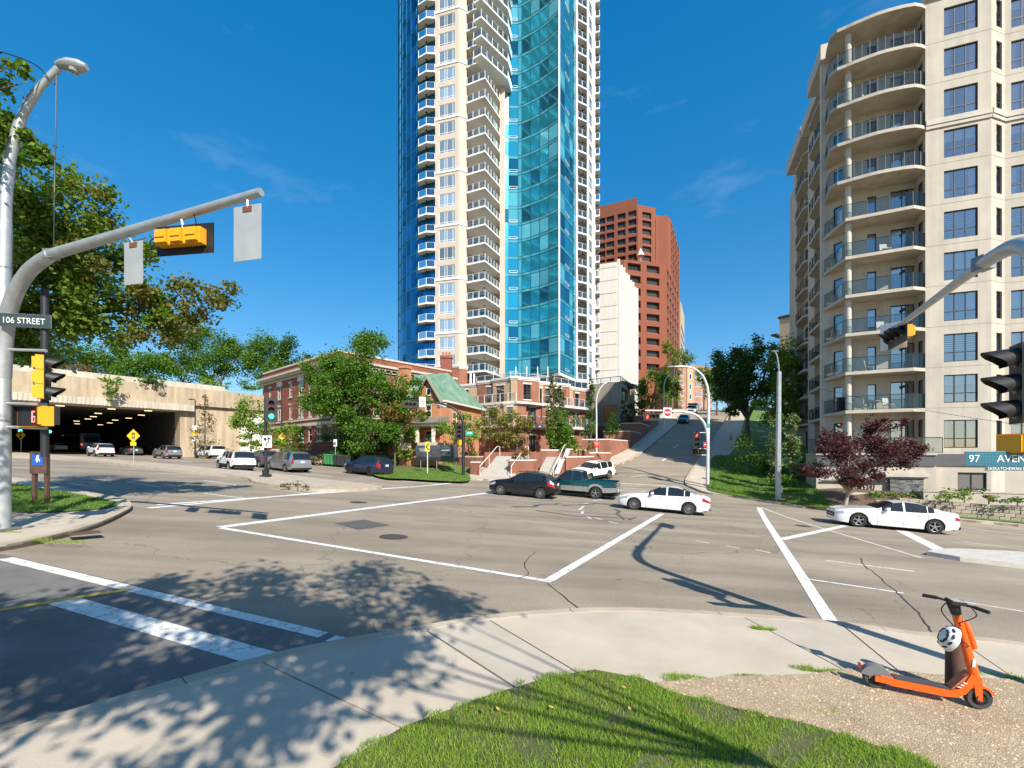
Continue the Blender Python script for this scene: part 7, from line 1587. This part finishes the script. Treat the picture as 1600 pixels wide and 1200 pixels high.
o = plate_(A, 'street_sign', r(40, 501, 10.42), math.radians(-78), 1.0, .31, M_navy); text(o, '106 STREET', .195, (-.46, -.006, -.07), (PI/2, 0, 0), M_swht, sx=.86)
m = MB(); m.tube(crom([r(-30, 72, 9.5), r(30, 90, 10), r(62, 106, 10.4), r(84, 132, 10.6), r(88, 118, 10.6)], 5), .012, 5); m.tube(crom([r(88, 112), r(87, 200), r(85, 300), r(84, 388, 9.95)], 4), .012, 5); m.build('cable', M_sblk, A)['kind'] = 'stuff'
c0 = GP(64, 786, .17); t = thing('wooden_sign', 'small brown wooden post sign with a blue pictogram on the corner lawn', 'sign', (c0[0], c0[1], float(gz(*c0))+.17))
M_wood = mat('weathered_wood', (.10, .055, .042), .9, var=.35, vscale=5, stain=.3)
k = c0[1]/F
for x in (-.2, .2): m = MB(); m.box(x-.05, -.05, -.2, x+.05, .05, 1.62); m.build('post', M_wood, t)
m = MB(); m.box(-.27, -.09, .95, .27, -.052, 1.66); m.build('board', M_wood, t); m = MB(); m.box(-.19, -.10, 1.22, .17, -.092, 1.58); m.build('panel', M_blue, t)
m = MB(); m.lathe([(.001, -.108), (.035, -.108), (.035, -.102)], 10, 'y', c=(0, 0, 1.52)); m.yprism([(-.03, 1.32), (.0, 1.32), (.02, 1.40), (.06, 1.34), (.08, 1.36), (.03, 1.48), (-.03, 1.48), (-.06, 1.40)], -.108, -.102); m.build('symbol', M_swht, t)
t = sl; m = MB(); c0 = GP(132, 833, .14); z = float(gz(*c0))+.15
for i in range(5): m.box(-.24, -.17+i*.075, 0, .24, -.13+i*.075, .008)
m.box(-.28, -.22, -.02, .28, .22, .002); o = m.build('drain_grate', mat('rusty_grate', (.10, .055, .04), .85, var=.3, vscale=8), sl); o.location = (c0[0], c0[1], z); o.rotation_euler = (0, 0, .9)

# simple roadside signs
def post_sign(name, label, px, py_base, Ybase=None, zf=gz, off=.17):
    c = GP(px, py_base, off) if Ybase is None else at(px, Ybase)[:2]; return thing(name, label, 'sign', (c[0], c[1], float(zf(c[0], c[1]))+off)), c[1]
def post(t, h, rr=.03, m=None): b = MB(); b.tube([(0, 0, -.1), (0, 0, h)], rr, 6); return b.build('post', m or M_galv, t)
DN = -PI/2
t, Y = post_sign('warning_sign', 'yellow diamond sign picturing a traffic light on the median', 209, 722); z = rel(t, 209, 681, Y)[2]; post(t, z, .035)
s = 22*Y/F/math.sqrt(2)*.95; o = plate_(t, 'sign_plate', (0, -.05, z), DN, s, s, M_sylw, rot=PI/4)
e = s*.5; 
b = MB(); b.box(-.13*s/.8, -.062, z-.27*s/.8, .13*s/.8, -.056, z+.27*s/.8); b.build('symbol', M_sblk, t)
for i, mm_ in enumerate((M_sred, M_sylw, M_sgrn)): b = MB(); b.lathe([(.001, -.068), (.085*s/.8, -.068), (.085*s/.8, -.06)], 12, 'y', c=(0, 0, z+(1-i)*.18*s/.8)); b.build('symbol', mm_, t)
zb = rel(t, 209, 693, Y)[2]; plate_(t, 'sign_plate', (0, -.05, zb-.02), DN, 9*Y/F, 6*Y/F, M_sylw)
t, Y = post_sign('warning_sign', 'yellow diamond sign far left before the tunnel mouth', 33, 706); z = rel(t, 33, 680, Y)[2]; post(t, z, .045); s = 16*Y/F/math.sqrt(2); o = plate_(t, 'sign_plate', (0, -.06, z), DN, s, s, M_sylw, rot=PI/4)
for dz in (.22, -.22): b = MB(); b.lathe([(.001, -.075), (.16, -.075), (.16, -.066)], 8, 'y', c=(0, 0, z+dz)); b.build('symbol', M_sblk, t)
t, Y = post_sign('regulatory_sign', 'narrow white sign on a thin post by the black bins', 524, 722, 46.0, z_left); z = rel(t, 524, 692, Y)[2]; post(t, z+.3, .03); o = plate_(t, 'sign_plate', (0, -.04, z), DN-.2, 6*Y/F, 11*Y/F, M_swht); bar(o, -.1, -.2, .1, -.05, M_sblk); bar(o, -.1, .02, .1, .1, M_sblk)
t, Y = post_sign('arrow_sign', 'yellow curve sign with a black arrow on the grass bank kerb', 668, 738, 40.5, z_left); z = rel(t, 668, 698, Y)[2]; post(t, z+.3, .035, M_swht); o = plate_(t, 'sign_plate', (0, -.05, z), math.radians(-62), 7.5*Y/F, 15*Y/F, M_sylw)
w_ = 7.5*Y/F; stroke(o, [(w_*.3, .28), (-w_*.28, 0), (w_*.3, -.28)], .11, M_sblk)

# C - median pole with keep right sign
c0 = GP(415, 745, .17); C = thing('signal_pole', 'black median signal pole with a green light and white arrow sign', 'traffic signal', (c0[0], c0[1], float(gz(*c0))+.17)); Y = c0[1]
hC_ = rel(C, 415, 622, Y)[2]; m = MB(); m.tube([(0, 0, 0), (0, 0, hC_)], .085, 10); m.build('pole', M_pblk, C, smooth=50); m = MB(); m.box(-.28, -.22, 0, .28, .22, .12); m.box(-.16, -.14, .12, .16, .14, .5); m.build('base', M_pblk, C)
q = rel(C, 424, 640, Y-.3); signal_head(C, q, math.radians(-60), .44, 3, False, 2, M_lensg, True, .28, front=M_sblk)
for dz in (.55, -.55): m = MB(); m.tube([(0, 0, q[2]+dz), (q[0], q[1]+.1, q[2]+dz)], .03, 6); m.build('bracket', M_pblk, C)
q = rel(C, 417.5, 690, Y-.25); o = plate_(C, 'sign_plate', q, math.radians(-75), 13*Y/F, 18.5*Y/F, M_swht); stroke(o, [(-.10, -.30), (-.02, -.14), (.10, .0), (.10, .22)], .07, M_sblk); stroke(o, [(.0, .14), (.10, .28), (.20, .14)], .06, M_sblk)
b = MB(); b.yprism([(-.2, .25), (-.04, .25), (-.04, .1), (-.12, .03), (-.2, .1)], -.010, -.003); b.build('symbol', M_sblk, o)
# D - black curved arm
c0 = ctr(724, 40.2, z_left, .19); D = thing('signal_pole', 'black curved arm signal pole in front of the orange house', 'traffic signal', c0); r2 = lambda px, py, Y=40.2: rel(D, px, py, Y)
P = [(0, 0, 0), r2(724, 700), r2(724, 668), r2(721.5, 654), r2(714, 642), r2(702, 635), r2(680, 629), r2(640, 624)]; m = MB(); C1 = crom(P, 4); m.tube(C1, list(np.linspace(.15, .07, len(C1))), 10); m.build('pole', M_pblk, D, smooth=50)
signal_head(D, r2(641, 632, 40), math.radians(-70), .34, 3, True, None, None, True, .26, back=M_sblk); o = plate_(D, 'sign_plate', r2(660, 628, 39.9), math.radians(-78), 10*40/F, 15.5*40/F, M_swht)
disc(o, .24, M_sred, -.008); disc(o, .19, M_swht, -.010); stroke(o, [(.06, -.15), (.06, .04), (-.08, .08)], .05, M_sblk, -.013); stroke(o, [(-.15, .15), (.15, -.15)], .045, M_sred, -.015)
o = plate_(D, 'sign_plate', r2(690, 633, 40.5), math.radians(98), 16*40/F, 6*40/F, M_swht, M_sgry)
signal_head(D, r2(716.5, 675, 39.9), math.radians(-62), .40, 3, False, None, None, True, .26, back=M_sblk); ped_head(D, r2(714, 691, 39.9), math.radians(-62)); ped_head(D, r2(719, 691.5, 40.0), math.radians(40))
o = plate_(D, 'street_sign', r2(733.5, 677, 39.9), math.radians(-80), 12*40/F, 7*40/F, M_sgrn); bar(o, -.2, -.03, -.03, .06, M_swht); bar(o, .03, -.03, .2, .06, M_swht)
# small lamps in front of the brick block and wing wall
def lamp_post(label, px, Y, py_top, bend, zf, m_, name='street_lamp', signs=()):
    c0 = ctr(px, Y, zf); t = thing(name, label, 'street lamp', c0); q = lambda a, b, Yy=Y: rel(t, a, b, Yy)
    P = [(0, 0, 0), q(px, (710+py_top)/2)]+[q(a, b) for a, b in bend]; C1 = crom(P, 5); m = MB(); m.tube(C1, list(np.linspace(.10, .05, len(C1))), 8); m.build('pole', m_, t, smooth=50)
    d = Vector(C1[-1])-Vector(C1[-3]); lamp_head(t, C1[-1], math.atan2(d.y, d.x), 1.1, m_); return t, q
t, q = lamp_post('black lamp post with a yellow sign before the red brick block', 440, 50.5, 625, [(440, 640), (439.5, 615), (437, 607), (431, 606)], z_left, M_pblk)
o = plate_(t, 'sign_plate', q(440.5, 682, 50.2), math.radians(-75), 8*50/F, 8*50/F, M_sylw, rot=PI/4); stroke(o, [(-.12, -.12), (.05, .05), (.12, .0)], .07, M_sblk); plate_(t, 'sign_plate', q(440.5, 690, 50.2), math.radians(-75), 7*50/F, 4*50/F, M_sylw)
t, q = lamp_post('black lamp post with stacked small signs before the wing wall', 305, 61, 640, [(305, 650), (305, 630), (304, 624), (299, 624)], gz, M_pblk)
plate_(t, 'sign_plate', q(304, 668.5, 60.8), DN, 7*61/F, 8*61/F, M_swht); plate_(t, 'sign_plate', q(304, 677, 60.8), DN, 6.5*61/F, 6.5*61/F, M_sylw, rot=PI/4); plate_(t, 'sign_plate', q(304, 685.5, 60.8), DN, 7*61/F, 7*61/F, M_swht)
t, q = lamp_post('grey lamp post curving right beside the brick planters', 932, 47.0, 640, [(932, 650), (932, 625), (936, 610), (944, 600), (953, 597)], gz, M_pwht)
o = plate_(t, 'sign_plate', q(932.5, 693.5, 46.8), math.radians(-70), 9.5*47/F, 9*47/F, M_sred); text(o, 'WRONG', .15, (0, -.006, .04), (PI/2, 0, 0), M_swht, sx=.85, align='CENTER'); text(o, 'WAY', .15, (0, -.006, -.15), (PI/2, 0, 0), M_swht, sx=.85, align='CENTER')
lamp_post('grey lamp post higher up the left side of the hill street', 1037.5, 74, 610, [(1037.5, 620), (1038, 600), (1043, 588), (1052, 583)], gz, M_pwht); lamp_post('thin grey pole at the right of the hilltop', 1096, 108, 610, [(1096, 615), (1096, 595), (1095, 592)], z_right, M_pwht)
# F - white pole at the foot of the hill street
c0 = ctr(1105.5, 38.1, z_right, .19); Fp = thing('signal_pole', 'pale signal pole at the hill street corner, no entry sign on its arm', 'traffic signal', c0); r3 = lambda px, py, Y=38.1: rel(Fp, px, py, Y)
m = MB(); C1 = crom([(0, 0, 0), r3(1106, 700), r3(1107, 640), r3(1106.5, 615), r3(1103, 598), r3(1096, 585), r3(1084, 576), r3(1068, 572.5), r3(1052, 573)], 5); m.tube(C1, list(np.linspace(.15, .055, len(C1))), 10); m.build('pole', M_pwht, Fp, smooth=50); lamp_head(Fp, r3(1049, 573), PI, 1.0)
m = MB(); C1 = crom([r3(1105.5, 690), r3(1104, 672), r3(1098, 658), r3(1088, 649), r3(1072, 644), r3(1040, 642), r3(1008, 641.5)], 5); m.tube(C1, list(np.linspace(.13, .065, len(C1))), 10); m.build('mast_arm', M_pwht, Fp, smooth=50)
signal_head(Fp, r3(1018, 651, 37.8), math.radians(-75), .42, 3, True, 0, M_lensr, True, .26, back=M_sblk); o = plate_(Fp, 'sign_plate', r3(1043, 644.5, 37.8), math.radians(-78), 14*38/F, 15*38/F, M_swht); disc(o, .34, M_sred, -.008); bar(o, -.26, -.06, .26, .06, M_swht, -.013)
signal_head(Fp, r3(1088, 687, 37.8), math.radians(-72), .41, 3, False, 0, M_lensr, True, .26, back=M_sblk); ped_head(Fp, r3(1087.5, 706, 37.9), math.radians(-150)); ped_head(Fp, r3(1096, 706, 37.8), math.radians(-75))
for py in (676, 701, 711): m = MB(); m.tube([r3(1106, py), r3(1090, py)], .03, 6); m.build('bracket', M_pwht, Fp)
o = plate_(Fp, 'sign_plate', r3(1101.5, 694.5, 37.9), math.radians(-70), 6*38/F, 8*38/F, M_sred); bar(o, -.1, -.04, .1, .04, M_swht)
m = MB(); m.lathe([(.16, 4.9), (.19, 4.9), (.19, 5.2), (.16, 5.2)], 10); m.build('band', mat('green_band', (.05, .3, .25), .5), Fp); m = MB(); m.box(-.25, -.25, 0, .25, .25, .06); m.build('base_plate', M_galvd, Fp)
# G - tall grey tapered pole
c0 = ctr(1216, 31.8, z_right, .19); G = thing('utility_pole', 'thick grey octagonal pole with a thin lamp arm beside the poplars', 'pole', c0); r4 = lambda px, py, Y=31.8: rel(G, px, py, Y)
m = MB(); m.tube([(0, 0, 0), r4(1216, 700), r4(1217.5, 581)], [.20, .18, .14], 8); m.build('pole', M_galv, G, smooth=20); m = MB(); m.tube(crom([r4(1217.5, 583), r4(1216.5, 570), r4(1214, 556), r4(1211, 549)], 4), .04, 6); m.build('lamp_arm', M_galv, G); lamp_head(G, r4(1211, 549), PI, .7); m = MB(); m.box(-.32, -.32, 0, .32, .32, .1); m.box(-.17, -.24, .5, .17, -.19, 1.0); m.build('base_plate', M_galv, G)
a, b = Vector(at(1217.5, 31.8, 592)), Vector(at(1620, 24, 668)); m = MB(); m.tube([tuple(a.lerp(b, t_/12)+Vector((0, 0, -.25*math.sin(PI*t_/12)))) for t_ in range(13)], .012, 4); tag(m.build('overhead_wire', M_sblk), 'thin wire sagging across the apartment block from the grey pole', 'wire')

# H - right mast: the pole stands just outside the picture
HX0, HY0 = 6.62, 5.55; hz = float(gz(HX0, HY0))+.14; H = thing('signal_pole', 'galvanised signal mast entering at the right edge with the avenue name sign', 'traffic signal', (HX0, HY0, hz)); hd = Vector((.50, .866, 0))
def ha(t_, z): return tuple(hd*t_+Vector((0, 0, z-hz)))
m = MB(); C1 = crom([(0, 0, 0), (0, 0, 2.2-hz), ha(0, 4.2), ha(.04, 4.75), ha(.22, 5.22), ha(.6, 5.48), ha(1.1, 5.62), ha(1.9, 5.72)], 6); m.tube(C1, [.14]*13+list(np.linspace(.135, .10, len(C1)-13)), 14); m.build('pole', M_galv, H, smooth=50)
m = MB(); m.tube([ha(1.85, 5.715), ha(8.1, 6.12)], [.085, .055], 12); m.build('mast_arm', M_galv, H, smooth=50); m = MB(); c = Vector(ha(1.9, 5.72)); m.cbox((c.x, c.y, c.z), (.2, .2, .22)); m.build('clamp', M_galvd, H)
rH = lambda px, py, Y: rel(H, px, py, Y)
signal_head(H, rH(1591, 600, 5.5), math.radians(152), .318, 3, False, None, None, False, .31); m = MB()
for py in (548, 655): m = MB(); m.tube([rH(1596, py, 5.5), (0, 0, rH(1596, py, 5.5)[2])], .03, 6); m.build('bracket', M_galv, H)
o = ped_head(H, rH(1584, 693, 5.45), math.radians(25)); o.scale = (.52, .52, .5)
o = plate_(H, 'street_sign', rH(1590, 716.5, 5.4), math.radians(-96), 150*5.4/F, 23*5.4/F, M_teal)
W2_ = 150*5.4/F; text(o, '97', .125, (-W2_/2+.035, -.008, -.042), (PI/2, 0, 0), M_swht); text(o, 'AVENUE', .125, (-W2_/2+.345, -.008, -.042), (PI/2, 0, 0), M_swht)
gl_ = mat('sign_grid', (.10, .30, .38), .5)
for i in range(12): bar(o, -W2_/2+.16+i*.035, -.075, -W2_/2+.162+i*.035, .075, gl_, -.0055, 'grid_line')
for z in (-.045, -.01, .025, .06): bar(o, -W2_/2+.15, z-.001, W2_/2-.05, z+.001, gl_, -.0052, 'grid_line')
o = plate_(H, 'street_sign', rH(1605, 732, 5.4), math.radians(-96), 118*5.4/F, 7.5*5.4/F, M_teal); text(o, 'SASKATCHEWAN DRIVE', .052, (-.44, -.008, -.02), (PI/2, 0, 0), M_swht, sx=.9)
c = Vector(ha(7.5, 5.86)); signal_head(H, tuple(c), math.radians(158), .33, 3, True, None, None, True, .28)
for d_ in (.25, -.25): m = MB(); m.tube([tuple(c+Vector((0, 0, .12))+hd*d_), tuple(c+Vector((0, 0, .26))+hd*d_)], .03, 6); m.build('hanger', M_galv, H)
o = plate_(H, 'sign_plate', ha(8.0, 5.95), math.radians(-150), .60, .75, M_swht); disc(o, .25, M_sblk, -.008, r0=.2); stroke(o, [(.08, -.18), (.08, .05), (-.1, .08)], .06, M_sblk, -.012); stroke(o, [(-.17, .17), (.17, -.17)], .05, M_sblk, -.014)

# ------------------------------------------------------------------ retaining wall of concrete blocks, low planter wall
M_block = mat('wall_block', (.33, .28, .22), .9, var=.15, vscale=4, bump=.5, bscale=20, rnd=.14)
bwl = thing('block_wall', 'low retaining wall of rough concrete blocks below the apartment block', 'wall', (23.6, 29.0, 0)); d = Vector((42-23.6, 22.0-29.0)).normalized(); ang = math.atan2(d.y, d.x)
bm_ = MB(); bm_.add([(0.006, 0, .006), (.494, 0, .006), (.494, .3, .006), (.006, .3, .006), (.02, -.03, .03), (.48, -.03, .03), (.48, -.03, .19), (.02, -.03, .19), (.006, 0, .214), (.494, 0, .214), (.494, .3, .214), (.006, .3, .214)], [(0, 1, 5, 4), (4, 5, 6, 7), (7, 6, 9, 8), (0, 4, 7, 8), (1, 9, 6, 5), (8, 9, 10, 11), (1, 2, 10, 9), (3, 0, 8, 11)]); bme = bm_.mesh('block', M_block)
for rr_ in range(4):
    for i in range(24):
        u = i*.5+(.25 if rr_ % 2 else 0); x, y = 23.6+d.x*u, 29.0+d.y*u; z = float(z_right(x, y))+.12+.22*rr_
        if rr_ == 3 and u < 1.2: continue
        ob('block', bme, bwl, (x-23.6+random.uniform(-.008, .008), y-29+random.uniform(-.012, .012)+rr_*.03, z), ang)
pwl = thing('planter_wall', 'low cream planter wall in front of the apartment block', 'wall', (28.5, 30.2, 0), ang); m = MB(); m.box(-.6, 0, -1.9, 14, .25, .12); m.box(-.65, -.04, .12, 14, .3, .2); m.box(-.6, .25, -1.9, -.35, 3, .12); m.build('wall', M_stucco, pwl)
m = MB(); m.prism([(23.9, 29.2), (35.5, 24.8), (36, 30), (25, 33.5)], -2.2, -.62); tag(m.build('raised_bed', M_mulch), 'raised bed of bark mulch behind the block wall', kind='structure')
for px, Y, lb in [(1142, 62, 'small orange traffic cone on the grass edge of the hill street')]:
    x, y = at(px, Y); t = thing('traffic_cone', lb, 'cone', (x, y, float(z_right(x, y))+.15)); m = MB(); m.lathe([(.16, .04), (.03, .75), (0, .76)], 12); m.build('cone_body', mat('cone_orange', (.8, .15, .03), .5), t); m = MB(); m.box(-.22, -.22, 0, .22, .22, .04); m.build('base', M_sblk, t)

# ------------------------------------------------------------------ orange scooter, helmet and brown post
M_scoot = mat('scooter_orange', (.88, .12, .008), .32, coat=.5); M_grip = mat('scooter_black', (.018, .018, .02), .6); M_deckm = mat('deck_grip', (.06, .06, .065), .85, bump=.6, bscale=120); M_fend = mat('scooter_grey', (.16, .17, .18), .5); M_tyg = mat('scooter_tyre', (.05, .05, .052), .8)
pr_, pf2 = Vector(GP(1366, 1073, .16)), Vector(GP(1527, 1106, .16)); dv = (pf2-pr_); WB = dv.length; sa = math.atan2(dv.y, dv.x)
zs = float(gz(pr_.x, pr_.y))+.157; zf2 = float(gz(pf2.x, pf2.y))+.157
S = thing('electric_scooter', 'bright orange electric kick scooter parked on the gravel', 'scooter', (pr_.x, pr_.y, zs), sa); S.rotation_euler = (0, -math.atan2(zf2-zs, WB), sa)
def wheel_s(x, r_, steer=0):
    a = MB(); a.lathe([(r_*.62, -.03), (r_*.9, -.035), (r_, -.018), (r_, .018), (r_*.9, .035), (r_*.62, .03)], 30, 'y'); o = a.build('wheel', M_tyg, S, smooth=40, loc=(x, 0, r_)); o.rotation_euler = (0, 0, steer)
    b = MB(); b.lathe([(r_*.63, -.028), (r_*.52, -.03), (r_*.52, .03), (r_*.63, .028)], 24, 'y'); b.lathe([(.001, -.05), (.045, -.05), (.045, .05), (.001, .05)], 12, 'y')
    for i in range(5): b.M = Matrix.Rotation(i*2*PI/5, 4, 'Y'); b.box(-.012, -.018, .03, .012, .018, r_*.55)
    b.M = None; b.build('rim', M_grip, o, smooth=40); return o
wheel_s(0, .122); wheel_s(WB, .122, .08)
W = WB
m = MB(); pf_s = [(.06, .10), (.15, .085), (W*.66, .085), (W*.78, .10), (W*.86, .16), (W*.93, .30), (W*.955, .36), (W*.89, .38), (W*.84, .27), (W*.79, .195), (W*.72, .165), (.2, .165), (.03, .17), (.02, .12)]
m.yprism(pf_s, -.075, .075); m.build('deck', M_scoot, S, smooth=30)
m = MB(); m.box(.17, -.068, .166, W*.73, .068, .176); m.build('deck_mat', M_deckm, S)
m = MB(); m.box(-.02, -.08, .10, .12, -.045, .16); m.box(-.02, .045, .10, .12, .08, .16); m.build('rear_stay', M_scoot, S)['kind'] = 'stuff'
m = MB(); P = [(math.cos(t_)*.15, math.sin(t_)*.15+.122) for t_ in np.linspace(-.1, PI*.94, 14)]
for i in range(13): m.add([(P[i][0], -.045, P[i][1]), (P[i+1][0], -.045, P[i+1][1]), (P[i+1][0], .045, P[i+1][1]), (P[i][0], .045, P[i][1])], [(0, 1, 2, 3)])
for sd in (-1, 1): m.add([(0, sd*.045, .122)]+[(p[0], sd*.045, p[1]) for p in P], [(0, i+1, i+2) for i in range(13)])
m.build('rear_fender', M_fend, S, smooth=40)
m = MB(); m.box(-.165, -.03, .2, -.145, .03, .25); m.build('tail_lamp', M_tail, S)
m = MB(); m.yprism([(W*.72, .178), (W*.80, .21), (W*.90, .385), (W*.84, .34), (W*.74, .20)], -.062, .062); m.build('neck_panel', mat('scooter_panel', (.55, .13, .06), .5), S)
for i, x in enumerate((.775, .80, .825)): m = MB(); m.box(W*x, -.079, .215+i*.028, W*x+.03, -.0755, .228+i*.028); m.build('print', M_swht, S)
st0, st1 = Vector((W*.955, 0, .34)), Vector((W-.24, 0, 1.03))
m = MB(); m.tube([tuple(st0), tuple(st0.lerp(st1, .5)), tuple(st1)], [.052, .047, .042], 12); m.build('stem', M_scoot, S, smooth=50)
dS = (st1-st0).normalized()
m = MB(); a = st0.lerp(st1, .42)+Vector((.065, 0, .02)); b = st0.lerp(st1, .86)+Vector((.06, 0, 0)); m.tube([tuple(a), tuple(a.lerp(b, .08)), tuple(a.lerp(b, .92)), tuple(b)], [.024, .034, .034, .024], 8); m.build('battery_box', M_scoot, S, smooth=50)
for sd in (-1, 1): m = MB(); m.add([(W*.95-.03, sd*.05, .37), (W*.95+.05, sd*.05, .35), (W+.02, sd*.052, .10), (W-.035, sd*.052, .11), (W*.95-.03, sd*.03, .37), (W*.95+.05, sd*.03, .35), (W+.02, sd*.034, .10), (W-.035, sd*.034, .11)], [(0, 1, 2, 3), (7, 6, 5, 4), (0, 4, 5, 1), (1, 5, 6, 2), (2, 6, 7, 3), (3, 7, 4, 0)]); m.build('fork', M_scoot, S)
m = MB(); P = [(W+math.cos(t_)*.145, math.sin(t_)*.145+.122) for t_ in np.linspace(.5, 2.7, 10)]
for i in range(9): m.add([(P[i][0], -.045, P[i][1]), (P[i+1][0], -.045, P[i+1][1]), (P[i+1][0], .045, P[i+1][1]), (P[i][0], .045, P[i][1])], [(0, 1, 2, 3)])
for sd in (-1, 1): m.add([(p[0], sd*.045, p[1]) for p in P]+[((p[0]-W)*.86+W, sd*.045, (p[1]-.122)*.86+.122) for p in P], [(i, i+1, i+11, i+10) for i in range(9)])
m.build('front_fender', M_scoot, S, smooth=40)
m = MB(); c = st1; m.tube([tuple(c-dS*.03), tuple(c+dS*.10)], [.045, .06], 10); m.box(c.x-.07, -.085, c.z+.09, c.x+.06, .085, c.z+.125); m.build('head_unit', M_grip, S)
m = MB(); m.box(c.x-.05, -.07, c.z+.126, c.x+.04, .07, c.z+.130); m.build('display', mat('display_grey', (.35, .36, .37), .3), S)
hb0 = c+Vector((0, 0, .095)); RZ = Matrix.Rotation(math.radians(46), 3, 'Z')
for sd in (-1, 1):
    m = MB(); m.tube([tuple(hb0+RZ @ Vector((0, sd*.06, 0))), tuple(hb0+RZ @ Vector((-.02, sd*.15, .01))), tuple(hb0+RZ @ Vector((-.04, sd*.27, -.0)))], .014, 8); m.build('handlebar', M_grip, S)
    m = MB(); m.tube([tuple(hb0+RZ @ Vector((-.022, sd*.16, .01))), tuple(hb0+RZ @ Vector((-.042, sd*.285, -.0)))], .021, 8); m.build('grip', M_grip, S)
m = MB(); m.tube([tuple(hb0+RZ @ Vector((.03, -.13, 0))), tuple(hb0+RZ @ Vector((.015, -.27, -.02)))], .008, 5); m.build('brake_lever', M_fend, S)
m = MB(); m.tube(crom([tuple(hb0+RZ @ Vector((0, -.12, 0))), tuple(hb0+RZ @ Vector((.06, -.15, -.1))), tuple(hb0+Vector((.02, -.06, -.2))), tuple(st0.lerp(st1, .8)+Vector((0, -.04, 0)))], 5), .006, 5); m.build('cable', M_grip, S)
m = MB(); m.tube(crom([tuple(hb0+Vector((-.02, .1, 0))), tuple(hb0+Vector((-.1, .06, -.12))), tuple(st0.lerp(st1, .75)+Vector((-.05, .0, 0)))], 5), .006, 5); m.build('cable', M_grip, S)
m = MB(); p0 = st0.lerp(st1, .18); m.box(p0.x-.012, -.056, p0.z, p0.x+.012, -.05, p0.z+.09); m.build('print', M_swht, S)
m = MB(); m.tube([(W*.42, .05, .09), (W*.40, .13, .0)], .01, 5); m.build('kickstand', M_grip, S)
m = MB(); p0 = st0.lerp(st1, .62); m.box(p0.x-.10, -.03, p0.z-.0, p0.x-.04, .03, p0.z+.09); m.build('helmet_lock', M_fend, S)
SM = Matrix.Translation(S.location) @ S.rotation_euler.to_matrix().to_4x4()
# helmet hanging on the stem
hp = SM @ (st0.lerp(st1, .53)+Vector((-.15, -.06, .03)))
He = thing('bicycle_helmet', 'white bicycle helmet hanging from the scooter stem', 'helmet', tuple(hp), sa); He.rotation_euler = (math.radians(12), math.radians(-62), sa)
M_helm = mat('helmet_white', (.72, .73, .74), .3, coat=.3); vs = []; fs = []; nu, nv = 24, 10
for j in range(nv+1):
    ph = PI*.5*j/nv
    for i in range(nu):
        th_ = 2*PI*i/nu; rib = 1-.045*(abs(math.sin(th_*3)) < .35)*math.sin(ph)**1
        vs.append((.145*math.cos(th_)*math.cos(PI/2-ph)*rib, .108*math.sin(th_)*math.cos(PI/2-ph)*rib, .115*math.sin(PI/2-ph)*rib-.02+.03*math.cos(th_)*math.cos(PI/2-ph)*.5))
for j in range(nv):
    for i in range(nu): fs.append((j*nu+i, (j+1)*nu+i, (j+1)*nu+(i+1) % nu, j*nu+(i+1) % nu))
m = MB(); m.add(vs, fs); m.build('shell', M_helm, He, smooth=60)
m = MB(); m.add([(v[0]*.93, v[1]*.93, v[2]*.93-.004) for v in vs], [f[::-1] for f in fs]); m.build('liner', M_grip, He, smooth=60)
for th_ in (-1.2, -.55, .55, 1.2, 1.9, 2.6, -1.9, -2.6):
    for ph in (.55, 1.0):
        n_ = Vector((.148*math.cos(th_)*math.sin(ph), .111*math.sin(th_)*math.sin(ph), .117*math.cos(ph)-.02+.015*math.cos(th_)*math.sin(ph)))
        m = MB(); m.lathe([(.001, .003), (.016, .002), (.02, -.004)], 8, 'z'); o = m.build('vent', M_grip, He, loc=tuple(n_)); o.rotation_euler = n_.to_track_quat('Z', 'X').to_euler(); o.scale = (.7, 1.5, 1)
m = MB(); m.tube(crom([(.05, .1, -.02), (.03, .08, -.12), (.0, 0, -.17), (.03, -.08, -.12), (.05, -.1, -.02)], 4), .006, 5); m.build('chin_strap', M_grip, He)
# brown post
Y_ = 5.3; c0 = at(1492, Y_); zg_ = float(gz(*c0))+.15; t = thing('wooden_post', 'stout dark brown wooden post standing behind the orange scooter', 'post', (c0[0], c0[1], zg_), -.4)
m = MB(); m.lathe([(.09, -.1), (.087, .3), (.085, .68), (.075, .70), (.0, .71)], 14); m.build('shaft', M_wood, t, smooth=40)
# pebbles strewn through the gravel bed
M_peb = mat('pebble', (.50, .38, .26), .9, island=.5); g = np.random.default_rng(5); n = 26000
P = np.stack([g.uniform(1.0, 7.0, n), g.uniform(2.4, 6.2, n)], 1); P = P[in_poly(P, gravel_poly) & ~in_poly(P, lawn_poly)]; n = len(P)
s_ = g.uniform(.004, .012, n)*(1+g.uniform(0, 1, n)**8*1.2); base = np.array([(1, 0, 0), (0, 1, 0), (-1, 0, 0), (0, -1, 0), (0, 0, .75)]); rot = g.uniform(0, 2*PI, n); cs, sn = np.cos(rot), np.sin(rot)
V = np.zeros((n, 5, 3)); ax_ = g.uniform(.7, 1.4, n)
for k in range(5): V[:, k, 0] = P[:, 0]+s_*(base[k, 0]*ax_*cs-base[k, 1]*sn); V[:, k, 1] = P[:, 1]+s_*(base[k, 0]*ax_*sn+base[k, 1]*cs); V[:, k, 2] = gz(P[:, 0], P[:, 1])+.153+s_*base[k, 2]
fq = np.array([(0, 1, 4), (1, 2, 4), (2, 3, 4), (3, 0, 4)]); Fq = (np.arange(n)[:, None, None]*5+fq[None]).reshape(-1, 3)
tag(bulk('gravel', V.reshape(-1, 3), Fq, M_peb), 'loose tan pebbles in the gravel bed', 'gravel', kind='stuff')
